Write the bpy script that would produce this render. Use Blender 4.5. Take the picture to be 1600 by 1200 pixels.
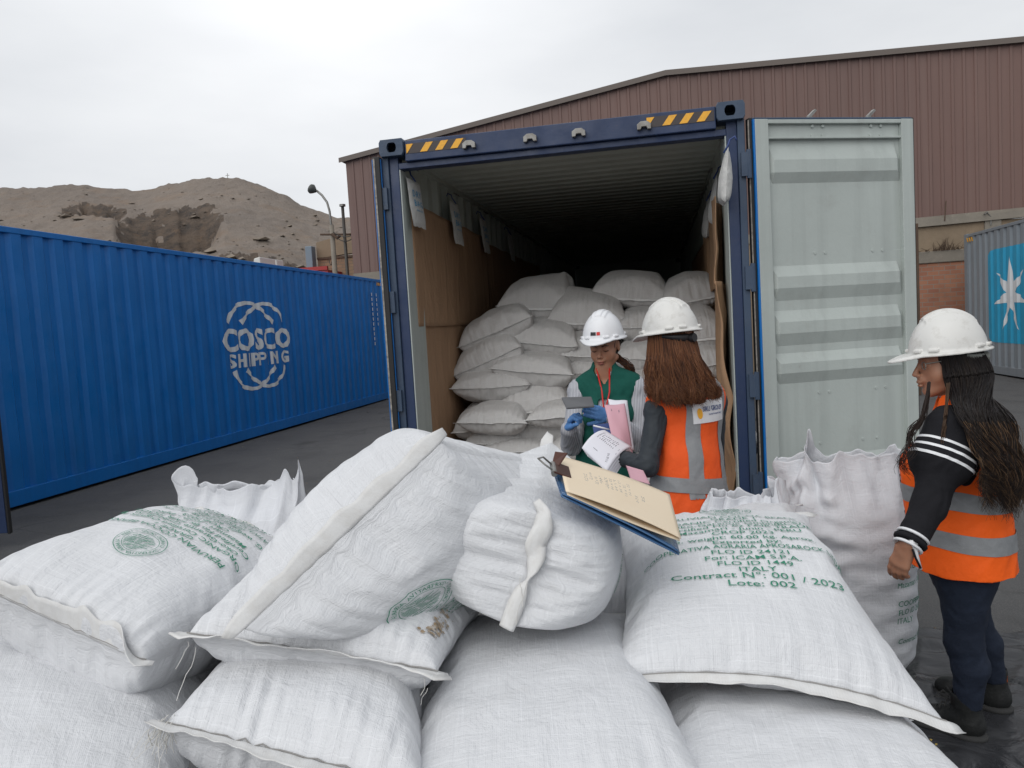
import bpy, bmesh, math, random
import numpy as np
from mathutils import Vector, Matrix, noise as mnoise
for o in list(bpy.data.objects): bpy.data.objects.remove(o)
C = bpy.context.scene.collection
SC = bpy.context.scene
R = math.radians
# ------------------------------------------------------------------ camera
F_PX, YAW, PITCH, ROLL, CAM_H = 1188.99, R(-11.127), R(4.173), R(-3.424), 1.546
_f = np.array([math.sin(YAW)*math.cos(PITCH), math.cos(YAW)*math.cos(PITCH), -math.sin(PITCH)])
_r0 = np.array([math.cos(YAW), -math.sin(YAW), 0.0]); _u0 = np.cross(_r0, _f)
CR = _r0*math.cos(ROLL) + _u0*math.sin(ROLL); CU = -_r0*math.sin(ROLL) + _u0*math.cos(ROLL); CF = _f
CO = np.array([0, 0, CAM_H])
cam_d = bpy.data.cameras.new('camera'); cam = bpy.data.objects.new('camera', cam_d); C.objects.link(cam)
cam_d.sensor_fit = 'HORIZONTAL'; cam_d.sensor_width = 36; cam_d.lens = 36*F_PX/1600
cam_d.clip_start = .05; cam_d.clip_end = 3000
cam.matrix_world = Matrix(((CR[0], CU[0], -CF[0], CO[0]), (CR[1], CU[1], -CF[1], CO[1]), (CR[2], CU[2], -CF[2], CO[2]), (0, 0, 0, 1)))
SC.camera = cam
def P(px, py, d):          # photo pixel (1600 wide) at depth d -> world point
    return CO + CF*d + CR*((px-800)/F_PX*d) + CU*((600-py)/F_PX*d)
def G(px, py, z=0.0):      # photo pixel on the level z
    v = CF + CR*((px-800)/F_PX) + CU*((600-py)/F_PX)
    return CO + v*((z-CAM_H)/v[2])
def PX(px, py, x):         # photo pixel on the vertical plane x = const
    v = CF + CR*((px-800)/F_PX) + CU*((600-py)/F_PX)
    return CO + v*(x/v[0])
def PY(px, py, y):
    v = CF + CR*((px-800)/F_PX) + CU*((600-py)/F_PX)
    return CO + v*(y/v[1])
def proj(p):
    d = np.asarray(p, float)-CO; z = d@CF
    return 800+F_PX*(d@CR)/z, 600-F_PX*(d@CU)/z, z
# ------------------------------------------------------------------ light
SUN_EL, SUN_AZ = R(40), R(-22)
W = bpy.data.worlds.new('World'); SC.world = W; W.use_nodes = True
nt = W.node_tree; nt.nodes.clear()
def _n(t, tree=None, **k):
    n = (tree or nt).nodes.new(t)
    for a, b in k.items(): setattr(n, a, b)
    return n
out = _n('ShaderNodeOutputWorld'); bg = _n('ShaderNodeBackground'); sky = _n('ShaderNodeTexSky')
sky.sky_type = 'NISHITA'; sky.sun_disc = False; sky.sun_elevation = SUN_EL; sky.sun_rotation = SUN_AZ
sky.dust_density = 6; sky.air_density = 1.2; sky.altitude = 100
hs = _n('ShaderNodeHueSaturation'); hs.inputs['Saturation'].default_value = .12; hs.inputs['Value'].default_value = .10
nt.links.new(sky.outputs[0], hs.inputs['Color'])
tc = _n('ShaderNodeTexCoord'); mp = _n('ShaderNodeMapping'); mp.inputs['Scale'].default_value = (1, 1, 3.2)
nz = _n('ShaderNodeTexNoise'); nz.inputs['Scale'].default_value = 1.3; nz.inputs['Detail'].default_value = 6; nz.inputs['Roughness'].default_value = .5
nt.links.new(tc.outputs['Generated'], mp.inputs[0]); nt.links.new(mp.outputs[0], nz.inputs['Vector'])
cr = _n('ShaderNodeValToRGB'); cr.color_ramp.elements[0].position = .3; cr.color_ramp.elements[1].position = .72
cr.color_ramp.elements[0].color = (.50, .53, .575, 1); cr.color_ramp.elements[1].color = (.79, .81, .835, 1)
nt.links.new(nz.outputs[0], cr.inputs[0])
mx = _n('ShaderNodeMix', data_type='RGBA'); mx.inputs[0].default_value = .88
nt.links.new(hs.outputs[0], mx.inputs[6]); nt.links.new(cr.outputs[0], mx.inputs[7])
nt.links.new(mx.outputs[2], bg.inputs[0]); bg.inputs[1].default_value = 1.0
nt.links.new(bg.outputs[0], out.inputs[0])
sun_d = bpy.data.lights.new('sun', 'SUN'); sun_d.energy = 1.5; sun_d.angle = R(70); sun_d.color = (1, .975, .94)
sun = bpy.data.objects.new('sun', sun_d); C.objects.link(sun)
sd = Vector((math.sin(SUN_AZ)*math.cos(SUN_EL), math.cos(SUN_AZ)*math.cos(SUN_EL)*-1, math.sin(SUN_EL)))
sun.rotation_euler = sd.to_track_quat('Z', 'Y').to_euler(); sun.location = (0, 0, 20)
SC.view_settings.view_transform = 'Standard'; SC.view_settings.look = 'None'
SC.view_settings.exposure = .14; SC.view_settings.gamma = 1
SC.cycles.max_bounces = 8; SC.cycles.use_denoising = True
# ------------------------------------------------------------------ materials
class Mt:
    """small node-material builder"""
    def __init__(s, name, col=(.5, .5, .5), rough=.6, metal=0, spec=.5):
        s.m = bpy.data.materials.new(name); s.m.use_nodes = True; s.t = s.m.node_tree
        s.b = s.t.nodes['Principled BSDF']; s.b.inputs['Base Color'].default_value = (*col, 1)
        s.b.inputs['Roughness'].default_value = rough; s.b.inputs['Metallic'].default_value = metal
        s.b.inputs['Specular IOR Level'].default_value = spec
        s.col = None; s.bump = None; s.base = col; s._c = {}
    def n(s, t, **k): return _n(t, s.t, **k)
    def L(s, a, b): s.t.links.new(a, b)
    def coord(s, kind='Object', scale=(1, 1, 1), rot=(0, 0, 0)):
        k = (kind, scale, rot)
        if k not in s._c:
            c = s.n('ShaderNodeTexCoord'); m = s.n('ShaderNodeMapping'); m.inputs['Scale'].default_value = scale; m.inputs['Rotation'].default_value = rot
            s.L(c.outputs[kind], m.inputs[0]); s._c[k] = m.outputs[0]
        return s._c[k]
    def noise(s, sc=5, det=5, rough=.55, kind='Object', scale=(1, 1, 1), lo=.3, hi=.7, rot=(0, 0, 0), dist=0):
        z = s.n('ShaderNodeTexNoise'); z.inputs['Scale'].default_value = sc; z.inputs['Detail'].default_value = det; z.inputs['Roughness'].default_value = rough
        z.inputs['Distortion'].default_value = dist
        s.L(s.coord(kind, scale, rot), z.inputs['Vector'])
        return s.ramp(z.outputs[0], lo, hi)
    def ramp(s, o, lo, hi, a=0., b=1.):
        r = s.n('ShaderNodeMapRange'); r.inputs[1].default_value = lo; r.inputs[2].default_value = hi; r.inputs[3].default_value = a; r.inputs[4].default_value = b
        s.L(o, r.inputs[0]); return r.outputs[0]
    def wave(s, sc, kind='UV', axis='X', scale=(1, 1, 1), dist=0, dsc=1, prof='SIN'):
        w = s.n('ShaderNodeTexWave'); w.bands_direction = axis; w.wave_profile = prof; w.inputs['Scale'].default_value = sc; w.inputs['Distortion'].default_value = dist
        w.inputs['Detail Scale'].default_value = dsc
        s.L(s.coord(kind, scale), w.inputs['Vector']); return w.outputs['Fac']
    def math(s, op, a, b=None):
        m = s.n('ShaderNodeMath', operation=op)
        for i, v in enumerate((a, b)):
            if v is None: continue
            if isinstance(v, (int, float)): m.inputs[i].default_value = v
            else: s.L(v, m.inputs[i])
        return m.outputs[0]
    def mix(s, fac, col, amt=1.0):
        m = s.n('ShaderNodeMix', data_type='RGBA')
        if amt != 1.0: fac = s.math('MULTIPLY', fac, amt)
        s.L(fac, m.inputs[0])
        if s.col is None: m.inputs[6].default_value = (*s.base, 1)
        else: s.L(s.col, m.inputs[6])
        m.inputs[7].default_value = (*col, 1); s.col = m.outputs[2]; s.L(s.col, s.b.inputs['Base Color']); return s
    def bmp(s, h, st=.3, dist=.01):
        b = s.n('ShaderNodeBump'); b.inputs['Strength'].default_value = st; b.inputs['Distance'].default_value = dist
        s.L(h, b.inputs['Height'])
        if s.bump is not None: s.L(s.bump, b.inputs['Normal'])
        s.bump = b.outputs[0]; s.L(s.bump, s.b.inputs['Normal']); return s
    def roughn(s, o, a, b): s.L(s.ramp(o, 0, 1, a, b), s.b.inputs['Roughness']); return s
# ------------------------------------------------------------------ mesh helpers
def org(o):
    while o.parent is not None: o = o.parent
    return ORG.get(o.name, (0, 0, 0))
def mesh_obj(name, V, Fc, mat, parent=None, smooth=False, uv=None, world=True):
    """V in world coordinates; a child is stored relative to its thing's origin"""
    V = np.asarray(V, float)
    if parent is not None and world:
        o3 = np.array(org(parent)); V = V-o3
    me = bpy.data.meshes.new(name)
    if isinstance(Fc, np.ndarray): 
        nf, k = Fc.shape
        me.vertices.add(len(V)); me.vertices.foreach_set('co', V.ravel().astype(np.float32))
        me.loops.add(nf*k); me.loops.foreach_set('vertex_index', Fc.ravel().astype(np.int32))
        me.polygons.add(nf); me.polygons.foreach_set('loop_start', np.arange(0, nf*k, k, dtype=np.int32))
        me.update(calc_edges=True); me.validate()
    else:
        me.from_pydata([tuple(v) for v in V], [], [tuple(f) for f in Fc])
    if uv is not None:
        ul = me.uv_layers.new(name='UVMap'); li = np.zeros(len(me.loops), np.int32); me.loops.foreach_get('vertex_index', li)
        ul.data.foreach_set('uv', np.asarray(uv, np.float32)[li].ravel())
    if smooth: me.polygons.foreach_set('use_smooth', [True]*len(me.polygons))
    if mat is not None:
        for m in (mat if isinstance(mat, (list, tuple)) else [mat]): me.materials.append(m.m if isinstance(m, Mt) else m)
    o = bpy.data.objects.new(name, me); C.objects.link(o)
    if parent is not None: o.parent = parent
    return o
ORG = {}
def setp(o, label=None, cat=None, group=None, kind=None):
    if label: o['label'] = label
    if cat: o['category'] = cat
    if group: o['group'] = group
    if kind: o['kind'] = kind
    return o
def thing(name, label, cat, loc=(0, 0, 0), group=None):
    o = bpy.data.objects.new(name, None); C.objects.link(o); o.location = tuple(float(v) for v in loc); o.empty_display_size = .1
    setp(o, label, cat, group); ORG[o.name] = tuple(o.location); return o
def _sub(parent, o): ORG[o.name] = ORG[parent.name]; return o
class MB:
    def __init__(s): s.v = []; s.f = []
    def quad(s, *p):
        n = len(s.v); s.v += [tuple(map(float, q)) for q in p]; s.f.append(tuple(range(n, n+len(p)))); return s
    def box(s, a, b, M=None):
        (x0, y0, z0), (x1, y1, z1) = a, b; n = len(s.v)
        vs = [(x0, y0, z0), (x1, y0, z0), (x1, y1, z0), (x0, y1, z0), (x0, y0, z1), (x1, y0, z1), (x1, y1, z1), (x0, y1, z1)]
        if M is not None: vs = [tuple(M @ Vector(v)) for v in vs]
        s.v += vs; s.f += [tuple(n+i for i in q) for q in ((0, 3, 2, 1), (4, 5, 6, 7), (0, 1, 5, 4), (1, 2, 6, 5), (2, 3, 7, 6), (3, 0, 4, 7))]; return s
    def cyl(s, a, b, r, r2=None, k=10, cap=True):
        a = Vector(a); b = Vector(b); d = (b-a).normalized(); u = d.orthogonal().normalized(); w = d.cross(u); n = len(s.v); r2 = r if r2 is None else r2
        for p, q in ((a, r), (b, r2)):
            for i in range(k):
                t = 2*math.pi*i/k; s.v.append(tuple(p+(u*math.cos(t)+w*math.sin(t))*q))
        for i in range(k): j = (i+1) % k; s.f.append((n+i, n+j, n+k+j, n+k+i))
        if cap: s.f.append(tuple(n+i for i in range(k-1, -1, -1))); s.f.append(tuple(n+k+i for i in range(k)))
        return s
    def tube(s, pts, r, k=8):
        pts = [Vector(p) for p in pts]; n = len(s.v); m = len(pts); u = None
        for i, p in enumerate(pts):
            d = (pts[min(i+1, m-1)]-pts[max(i-1, 0)]).normalized()
            u = d.orthogonal().normalized() if u is None else (u-d*u.dot(d)).normalized()
            w = d.cross(u); q = r[i] if isinstance(r, (list, tuple)) else r
            for j in range(k): t = 2*math.pi*j/k; s.v.append(tuple(p+(u*math.cos(t)+w*math.sin(t))*q))
        for i in range(m-1):
            for j in range(k): l = (j+1) % k; s.f.append((n+i*k+j, n+i*k+l, n+(i+1)*k+l, n+(i+1)*k+j))
        s.f.append(tuple(n+j for j in range(k-1, -1, -1))); s.f.append(tuple(n+(m-1)*k+j for j in range(k))); return s
    def poly(s, pts, off):     # prism: outline pts, thickness vector off
        n = len(s.v); k = len(pts); s.v += [tuple(p) for p in pts]; s.v += [tuple(Vector(p)+Vector(off)) for p in pts]
        s.f.append(tuple(range(n+k-1, n-1, -1))); s.f.append(tuple(range(n+k, n+2*k)))
        for i in range(k): j = (i+1) % k; s.f.append((n+i, n+j, n+k+j, n+k+i))
        return s
    def obj(s, name, mat, parent=None, smooth=False, bevel=0):
        o = mesh_obj(name, s.v, s.f, mat, parent, smooth)
        if bevel:
            b = o.modifiers.new('bevel', 'BEVEL'); b.width = bevel; b.segments = 2; b.limit_method = 'ANGLE'; b.angle_limit = R(40); b.harden_normals = False
        return o
def struct(o): o['kind'] = 'structure'; return o
def tmesh(text, size=1.0, bold=0.0, align='CENTER', extrude=0, spacing=1.0, res=3):
    """default-font text -> (verts2d, faces) flat in xy"""
    cu = bpy.data.curves.new('t', 'FONT'); cu.body = text; cu.size = size; cu.offset = bold; cu.align_x = align; cu.resolution_u = res; cu.space_character = spacing
    ob = bpy.data.objects.new('t', cu); C.objects.link(ob); dg = bpy.context.evaluated_depsgraph_get(); dg.update()
    me = bpy.data.meshes.new_from_object(ob.evaluated_get(dg)); bpy.data.objects.remove(ob)
    v = np.array([x.co[:] for x in me.vertices]).reshape(-1, 3); f = [tuple(p.vertices) for p in me.polygons]; bpy.data.meshes.remove(me); bpy.data.curves.remove(cu)
    return v, f
def refine(v, f, cutsx=(), maxlen=None):
    """triangulated flat mesh cut along x = const lines / long edges split"""
    bm = bmesh.new(); vs = [bm.verts.new(tuple(p)) for p in v]
    for q in f:
        try: bm.faces.new([vs[i] for i in q])
        except ValueError: pass
    for x in cutsx:
        bmesh.ops.bisect_plane(bm, geom=bm.verts[:]+bm.edges[:]+bm.faces[:], plane_co=(x, 0, 0), plane_no=(1, 0, 0), dist=1e-6)
    bmesh.ops.triangulate(bm, faces=bm.faces[:])
    if maxlen:
        for _ in range(3):
            e = [e for e in bm.edges if e.calc_length() > maxlen]
            if not e: break
            bmesh.ops.subdivide_edges(bm, edges=e, cuts=1); bmesh.ops.triangulate(bm, faces=[q for q in bm.faces if len(q.verts) > 3])
    bm.verts.index_update(); V = np.array([p.co[:] for p in bm.verts]); Fq = [tuple(p.index for p in q.verts) for q in bm.faces]; bm.free(); return V, Fq
# ================================================================== materials
def paint(name, col, rough=.45, dirt=(.08, .06, .05), amt=.35, streak=True, rust=0.0, bump=.04):
    m = Mt(name, col, rough)
    m.mix(m.noise(1.1, 6, .6, lo=.35, hi=.75), tuple(c*1.35+.008 for c in col), .45)
    if streak:
        s1 = m.noise(1, 6, .6, scale=(9, 9, .35), lo=.45, hi=.85); m.mix(s1, tuple(c*.55 for c in col), .45)
        s2 = m.noise(1, 7, .7, scale=(22, 22, .9), lo=.66, hi=.8); m.mix(s2, tuple(min(1, c*1.4+.06) for c in col), .30)
    m.mix(m.noise(3.5, 8, .7, lo=.55, hi=.8), dirt, amt*.6)
    if rust: m.mix(m.noise(14, 8, .75, lo=.66, hi=.72), (.16, .06, .03), rust)
    m.mix(m.noise(1, 7, .75, scale=(3, 3, 28), lo=.68, hi=.74), tuple(min(1, c*1.5+.08) for c in col), .35)
    m.roughn(m.noise(6, 5, .6), rough-.1, rough+.2); m.bmp(m.noise(30, 4, .6), .15, bump*.1); return m
M = {}
M['cosco'] = paint('blue_container_paint', (.001, .145, .47), .42, (.02, .06, .12), .25, rust=.3)
M['navy'] = paint('navy_container_paint', (.013, .031, .088), .45, (.05, .05, .06), .4, rust=.5)
M['navy2'] = paint('worn_navy_steel', (.035, .06, .105), .5, (.10, .085, .07), .6, rust=.6)
M['white'] = paint('white_decal', (.66, .68, .70), .5, (.3, .33, .36), .5, rust=0)
M['greyc'] = paint('grey_container_paint', (.21, .235, .26), .5, (.12, .11, .1), .4)
M['lightblue'] = paint('light_blue_decal', (.02, .30, .50), .5, (.1, .2, .25), .3)
M['doorin'] = paint('pale_grey_green_paint', (.40, .44, .42), .45, (.27, .27, .25), .6, streak=True, rust=.25)
M['inner'] = paint('container_inside_paint', (.40, .43, .39), .55, (.2, .2, .17), .5, streak=False)
M['yellow'] = Mt('yellow_hazard_tape', (.85, .42, .03), .5); M['yellow'].mix(M['yellow'].noise(40, 6, lo=.5, hi=.8), (.4, .22, .06), .5)
M['black'] = Mt('black_rubber', (.012, .012, .013), .6)
M['gasket'] = Mt('worn_gasket_lip', (.42, .39, .35), .7); M['gasket'].mix(M['gasket'].noise(12, 6, scale=(1, 1, 3)), (.12, .11, .1), .8)
M['steel'] = Mt('worn_galvanised_steel', (.30, .30, .29), .45, .6); M['steel'].mix(M['steel'].noise(20, 6), (.12, .10, .08), .7)
M['floorw'] = Mt('plywood_floor', (.16, .10, .06), .7)
def asphalt():
    m = Mt('asphalt', (.076, .076, .079), .85)
    m.mix(m.noise(.35, 6, .6, lo=.35, hi=.7), (.105, .104, .105), .8)
    m.mix(m.noise(1.1, 7, .65, lo=.5, hi=.75), (.035, .035, .038), .6)
    m.mix(m.noise(160, 2, .5, lo=.5, hi=.72), (.15, .148, .14), .55)
    m.mix(m.noise(260, 1, .5, lo=.62, hi=.7), (.24, .23, .21), .6)
    m.mix(m.noise(2.2, 7, .7, scale=(.5, 3, 1), lo=.55, hi=.75), (.12, .119, .116), .5)
    vo = m.n('ShaderNodeTexVoronoi', feature='DISTANCE_TO_EDGE'); vo.inputs['Scale'].default_value = .55; wn = m.n('ShaderNodeTexNoise'); wn.inputs['Scale'].default_value = 1.3; wn.inputs['Detail'].default_value = 6; m.L(m.coord('Object'), wn.inputs['Vector']); va = m.n('ShaderNodeVectorMath', operation='ADD'); m.L(m.coord('Object'), va.inputs[0]); m.L(wn.outputs['Color'], va.inputs[1]); m.L(va.outputs[0], vo.inputs['Vector'])
    ck = m.math('MULTIPLY', m.ramp(vo.outputs['Distance'], .004, .012, 1, 0), m.noise(.5, 3, lo=.5, hi=.62)); m.mix(ck, (.02, .02, .021), .75); m.mix(m.noise(.8, 4, .5, lo=.66, hi=.74), (.035, .034, .034), .6); m.bmp(m.noise(180, 3, .7), .5, .006).bmp(m.noise(6, 4, .6), .2, .02); return m
M['asphalt'] = asphalt()
def hillm():
    m = Mt('arid_hillside', (.23, .19, .158), .95)  # base lightened and less brown, distance haze put into the colour
    m.mix(m.noise(.02, 8, .65, lo=.35, hi=.7), (.165, .138, .118), .9)
    m.mix(m.noise(.05, 8, .7, scale=(1, 1, 2.5), lo=.52, hi=.7), (.23, .155, .10), .6)
    m.mix(m.noise(.35, 6, .7, lo=.60, hi=.70), (.06, .052, .046), .6)
    m.mix(m.noise(.8, 6, .7, lo=.62, hi=.70), (.30, .26, .21), .7)
    m.bmp(m.noise(.3, 8, .7), .6, 1.5); return m
M['hill'] = hillm()
def rockm():
    m = Mt('quarry_rock', (.17, .125, .092), .95)
    m.mix(m.noise(.12, 8, .75, scale=(1, 1, 2.2), lo=.42, hi=.62), (.055, .048, .045), .8)
    m.mix(m.noise(.2, 8, .7, scale=(1.5, 1.5, .5), lo=.55, hi=.7), (.22, .14, .085), .7)
    m.bmp(m.noise(.4, 8, .75, scale=(1, 1, 3)), .9, 1.2); return m
M['rock'] = rockm()
def corr_m():
    m = Mt('maroon_cladding', (.165, .096, .080), .6)
    m.mix(m.noise(.35, 5, .6, scale=(1, 1, .5), lo=.35, hi=.7), (.125, .078, .068), .8)
    m.mix(m.noise(1, 6, .6, scale=(6, 6, .15), lo=.45, hi=.8), (.22, .15, .13), .35)
    m.mix(m.noise(2, 6, .7, lo=.62, hi=.75), (.10, .06, .055), .5)
    return m
M['maroon'] = corr_m()
def brick(name, c1, c2, mortar, sc=1.0):
    m = Mt(name, c1, .9); b = m.n('ShaderNodeTexBrick'); b.inputs['Scale'].default_value = 1; b.inputs['Brick Width'].default_value = .25; b.inputs['Row Height'].default_value = .105
    b.inputs['Mortar Size'].default_value = .009; b.inputs['Color1'].default_value = (*c1, 1); b.inputs['Color2'].default_value = (*c2, 1); b.inputs['Mortar'].default_value = (*mortar, 1); b.inputs['Bias'].default_value = -.1
    c = m.n('ShaderNodeTexCoord'); sp = m.n('ShaderNodeSeparateXYZ'); cb = m.n('ShaderNodeCombineXYZ'); m.L(c.outputs['Object'], sp.inputs[0])
    ad = m.math('ADD', sp.outputs[0], sp.outputs[1]); m.L(ad, cb.inputs[0]); m.L(sp.outputs[2], cb.inputs[1]); m.L(cb.outputs[0], b.inputs['Vector'])
    m.col = b.outputs['Color']; m.L(m.col, m.b.inputs['Base Color']); m.mix(m.noise(1.3, 6, .7, lo=.45, hi=.75), tuple(c*.6 for c in c1), .7); m.mix(m.noise(9, 5, .7, lo=.6, hi=.75), mortar, .5)
    m.bmp(b.outputs['Fac'], -.4, .01).bmp(m.noise(40, 4), .3, .004); return m
M['brick'] = brick('red_brick', (.36, .165, .10), (.28, .115, .075), (.25, .20, .16))
M['brick2'] = brick('tan_brick', (.30, .20, .13), (.24, .155, .10), (.17, .14, .11))
def conc(name='concrete', c=(.24, .215, .18)):
    m = Mt(name, c, .9); m.mix(m.noise(1.5, 7, .7, lo=.4, hi=.75), tuple(x*.65 for x in c), .7); m.mix(m.noise(7, 7, .7, lo=.55, hi=.75), tuple(x*1.3 for x in c), .5); m.bmp(m.noise(25, 6, .7), .4, .01); return m
M['conc'] = conc(); M['conc2'] = conc('tan_plaster', (.25, .19, .13)); M['wood'] = conc('weathered_wood', (.10, .065, .045))
def cardb():
    m = Mt('brown_cardboard', (.37, .225, .13), .85); m.mix(m.noise(1.5, 5, .6, lo=.35, hi=.7), (.29, .175, .10), .7); m.mix(m.noise(1, 4, .6, scale=(14, 14, .5), lo=.5, hi=.75), (.44, .29, .18), .35)
    m.mix(m.noise(8, 7, .7, lo=.66, hi=.74), (.16, .09, .05), .35); m.bmp(m.noise(1, 3, scale=(40, 40, .5)), .2, .006).bmp(m.noise(2.5, 6, .6, scale=(1.5, 1.5, .5), dist=1), .5, .03); return m
M['card'] = cardb()
# ================================================================== ground
def ground():
    n = 90; xs = np.concatenate([np.linspace(-400, -14, 12), np.linspace(-12, 12, 66), np.linspace(14, 400, 12)]); ys = np.concatenate([np.linspace(-60, -3, 6), np.linspace(-2, 24, 70), np.linspace(26, 700, 14)])
    X, Y = np.meshgrid(xs, ys); Z = np.zeros_like(X)
    for i in range(X.shape[0]):
        for j in range(X.shape[1]):
            if abs(X[i, j]) < 13 and -3 < Y[i, j] < 25: Z[i, j] = -.012*abs(mnoise.noise((X[i, j]*.5, Y[i, j]*.5, 0)))
    V = np.stack([X, Y, Z], -1).reshape(-1, 3); k = len(xs)
    Fq = np.array([(a*k+b, a*k+b+1, (a+1)*k+b+1, (a+1)*k+b) for a in range(len(ys)-1) for b in range(k-1)])
    return struct(mesh_obj('ground', V, Fq, M['asphalt'], smooth=True))
ground()
# ================================================================== hill
def hill():
    # bearing (photo column) -> ridge height in photo rows, turned into real metres at the ridge distance
    sky_px = [(-700, 330), (-300, 312), (-60, 300), (0, 299), (100, 296), (160, 292), (200, 297), (240, 301), (262, 299), (300, 289), (350, 281), (400, 283), (430, 291), (470, 309), (500, 325), (540, 340), (600, 346), (760, 380), (1000, 430), (1400, 455)]
    xs = np.array([a for a, b in sky_px], float); hs_ = np.array([b for a, b in sky_px], float)
    cols = np.arange(-700, 1400, 4.0); rows = 150; V = []; mats = []
    D0, D1 = 110., 330.
    def fb(p, o=5, l=2.1, g=.5):
        s = 0; a = 1
        for _ in range(o): s += a*mnoise.noise(p); p = (p[0]*l, p[1]*l, p[2]*l); a *= g
        return s
    H = []
    for c in cols:
        top = np.interp(c, xs, hs_)
        zr = P(c, top, D1)[2]; b = P(c, 600, 1.0)-CO; b = b/np.linalg.norm(b[:2]); dr = D1*np.linalg.norm((P(c, 600, 1.0)-CO)[:2])
        for r in range(rows+12):
            t = r/rows; d = D0+(dr-D0)*t; x, y = b[0]*d, b[1]*d
            if t <= 1: z = zr*(.42*t+.58*t**1.7) if t < 1 else zr
            else: z = zr*(1-(t-1)*2.2)
            w = math.sin(math.pi*min(1, max(0, t)))
            z += w*(3.2*fb((x*.015, y*.015, 3))+1.2*fb((x*.06, y*.06, 7)))+.9*fb((x*.2, y*.2, 1), 4)*min(1, t*4+.1)
            # quarry face: the ground steps up abruptly
            px_, py_, _ = proj((x, y, z)); q = 0
            def cliff(cx, wx, base, hgt):
                e = max(0, 1-((px_-cx)/wx)**2)
                if e <= 0: return 0, 0
                k = 1/(1+math.exp(-(z-base)/.9)); return -hgt*e*(1-k)*0, e
            H.append((px_, py_)); V.append([x, y, z])
    V = np.array(V).reshape(len(cols), rows+12, 3)
    # carve: push the slope back below a line so that a steep rock face appears
    fidx = np.zeros((len(cols)-1, rows+11), int)
    def carve(cx, wx, t0, t1, depth, sd):
        for i, c in enumerate(cols):
            e = 1-((c-cx)/wx)**2
            if e <= 0: continue
            e = min(1, e*1.6); n1 = mnoise.noise((c*.06, sd, 0)); n2 = mnoise.noise((c*.15, sd+4, 0))
            a = int((t0+.012*n2)*rows); b = int((t1+.035*n1*e-(1-e)*.03)*rows)
            if b-a < 4: continue
            z0 = V[i, a, 2]; z1 = V[i, b, 2]
            for r in range(a, b+1):
                s = (r-a)/(b-a); k = 0 if s < .62 else (s-.62)/.38
                led = .5+.5*math.floor(k*5)/5+.5*(k*5 % 1 > .55)/5 if k > 0 else 0
                tgt = z0+(z1-z0)*(s*.18 if k == 0 else .11+.89*(k**.7))
                V[i, r, 2] = V[i, r, 2]*(1-e)+tgt*e+e*.8*mnoise.noise((c*.2, r*.4, sd))*(k > 0)
                if k > 0 and i < len(cols)-1 and e > .12+.5*mnoise.noise((c*.045, r*.16, sd+7)) and mnoise.noise((c*.11, r*.35, sd+2)) > -.28-.3*e: fidx[i, r-1] = 1
    carve(285, 84, .50, .80, 1, 1.3); carve(170, 52, .74, .86, 1, 5.1); carve(470, 130, .30, .46, 1, 9.7); carve(-10, 60, .40, .60, 1, 12.)
    k = rows+12; Fq = []; mi = []
    for i in range(len(cols)-1):
        for r in range(k-1): Fq.append((i*k+r, (i+1)*k+r, (i+1)*k+r+1, i*k+r+1)); mi.append(fidx[i, r])
    global HV; HV = V.copy()
    o = mesh_obj('hill', V.reshape(-1, 3), np.array(Fq), [M['hill'], M['rock']], smooth=False)
    o.data.polygons.foreach_set('material_index', mi); return struct(o)
hill()
def rocks():
    rnd = random.Random(11); mb = MB()
    for k in range(520):
        c = rnd.uniform(-60, 600); i = int((c+700)/4); r = int(rnd.betavariate(1.6, 1.4)*145)+3; p = HV[i, r]; s = rnd.choice((.25, .35, .5, .9))*rnd.uniform(.5, 1.2)*(2.0 if mnoise.noise((c*.02, r*.05, 0)) > .15 else .8); n = len(mb.v)
        for (x, y, z) in ((1, 0, 0), (-1, 0, 0), (0, 1, 0), (0, -1, 0), (0, 0, .8), (0, 0, -.4), (.7, -.7, .4), (-.7, -.7, .3)): mb.v.append((p[0]+x*s*rnd.uniform(.7, 1.7), p[1]+y*s, p[2]+z*s*rnd.uniform(.5, 1)))
        mb.f += [(n+6, n, n+4), (n+7, n+6, n+4), (n+1, n+7, n+4), (n+3, n+6, n+7), (n+3, n, n+6), (n+1, n+3, n+7), (n, n+2, n+4), (n+2, n+1, n+4)]
    setp(mb.obj('scattered_rocks', M['rock2']), 'pale rocks scattered over the arid hillside', 'rocks', kind='stuff')
M['rock2'] = Mt('pale_rock', (.26, .215, .17), .95); M['rock2'].mix(M['rock2'].noise(.15, 3), (.09, .075, .062), .8)
rocks()
def cross():
    t = P(356, 281, 330); mb = MB(); mb.box((t[0]-.10, t[1]-.1, t[2]-1), (t[0]+.10, t[1]+.1, t[2]+2.8)); mb.box((t[0]-.9, t[1]-.08, t[2]+1.8), (t[0]+.9, t[1]+.08, t[2]+2.0))
    setp(mb.obj('hilltop_cross', M['steel']), 'tiny cross standing on the rounded top of the bare hill', 'cross')
cross()
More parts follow.
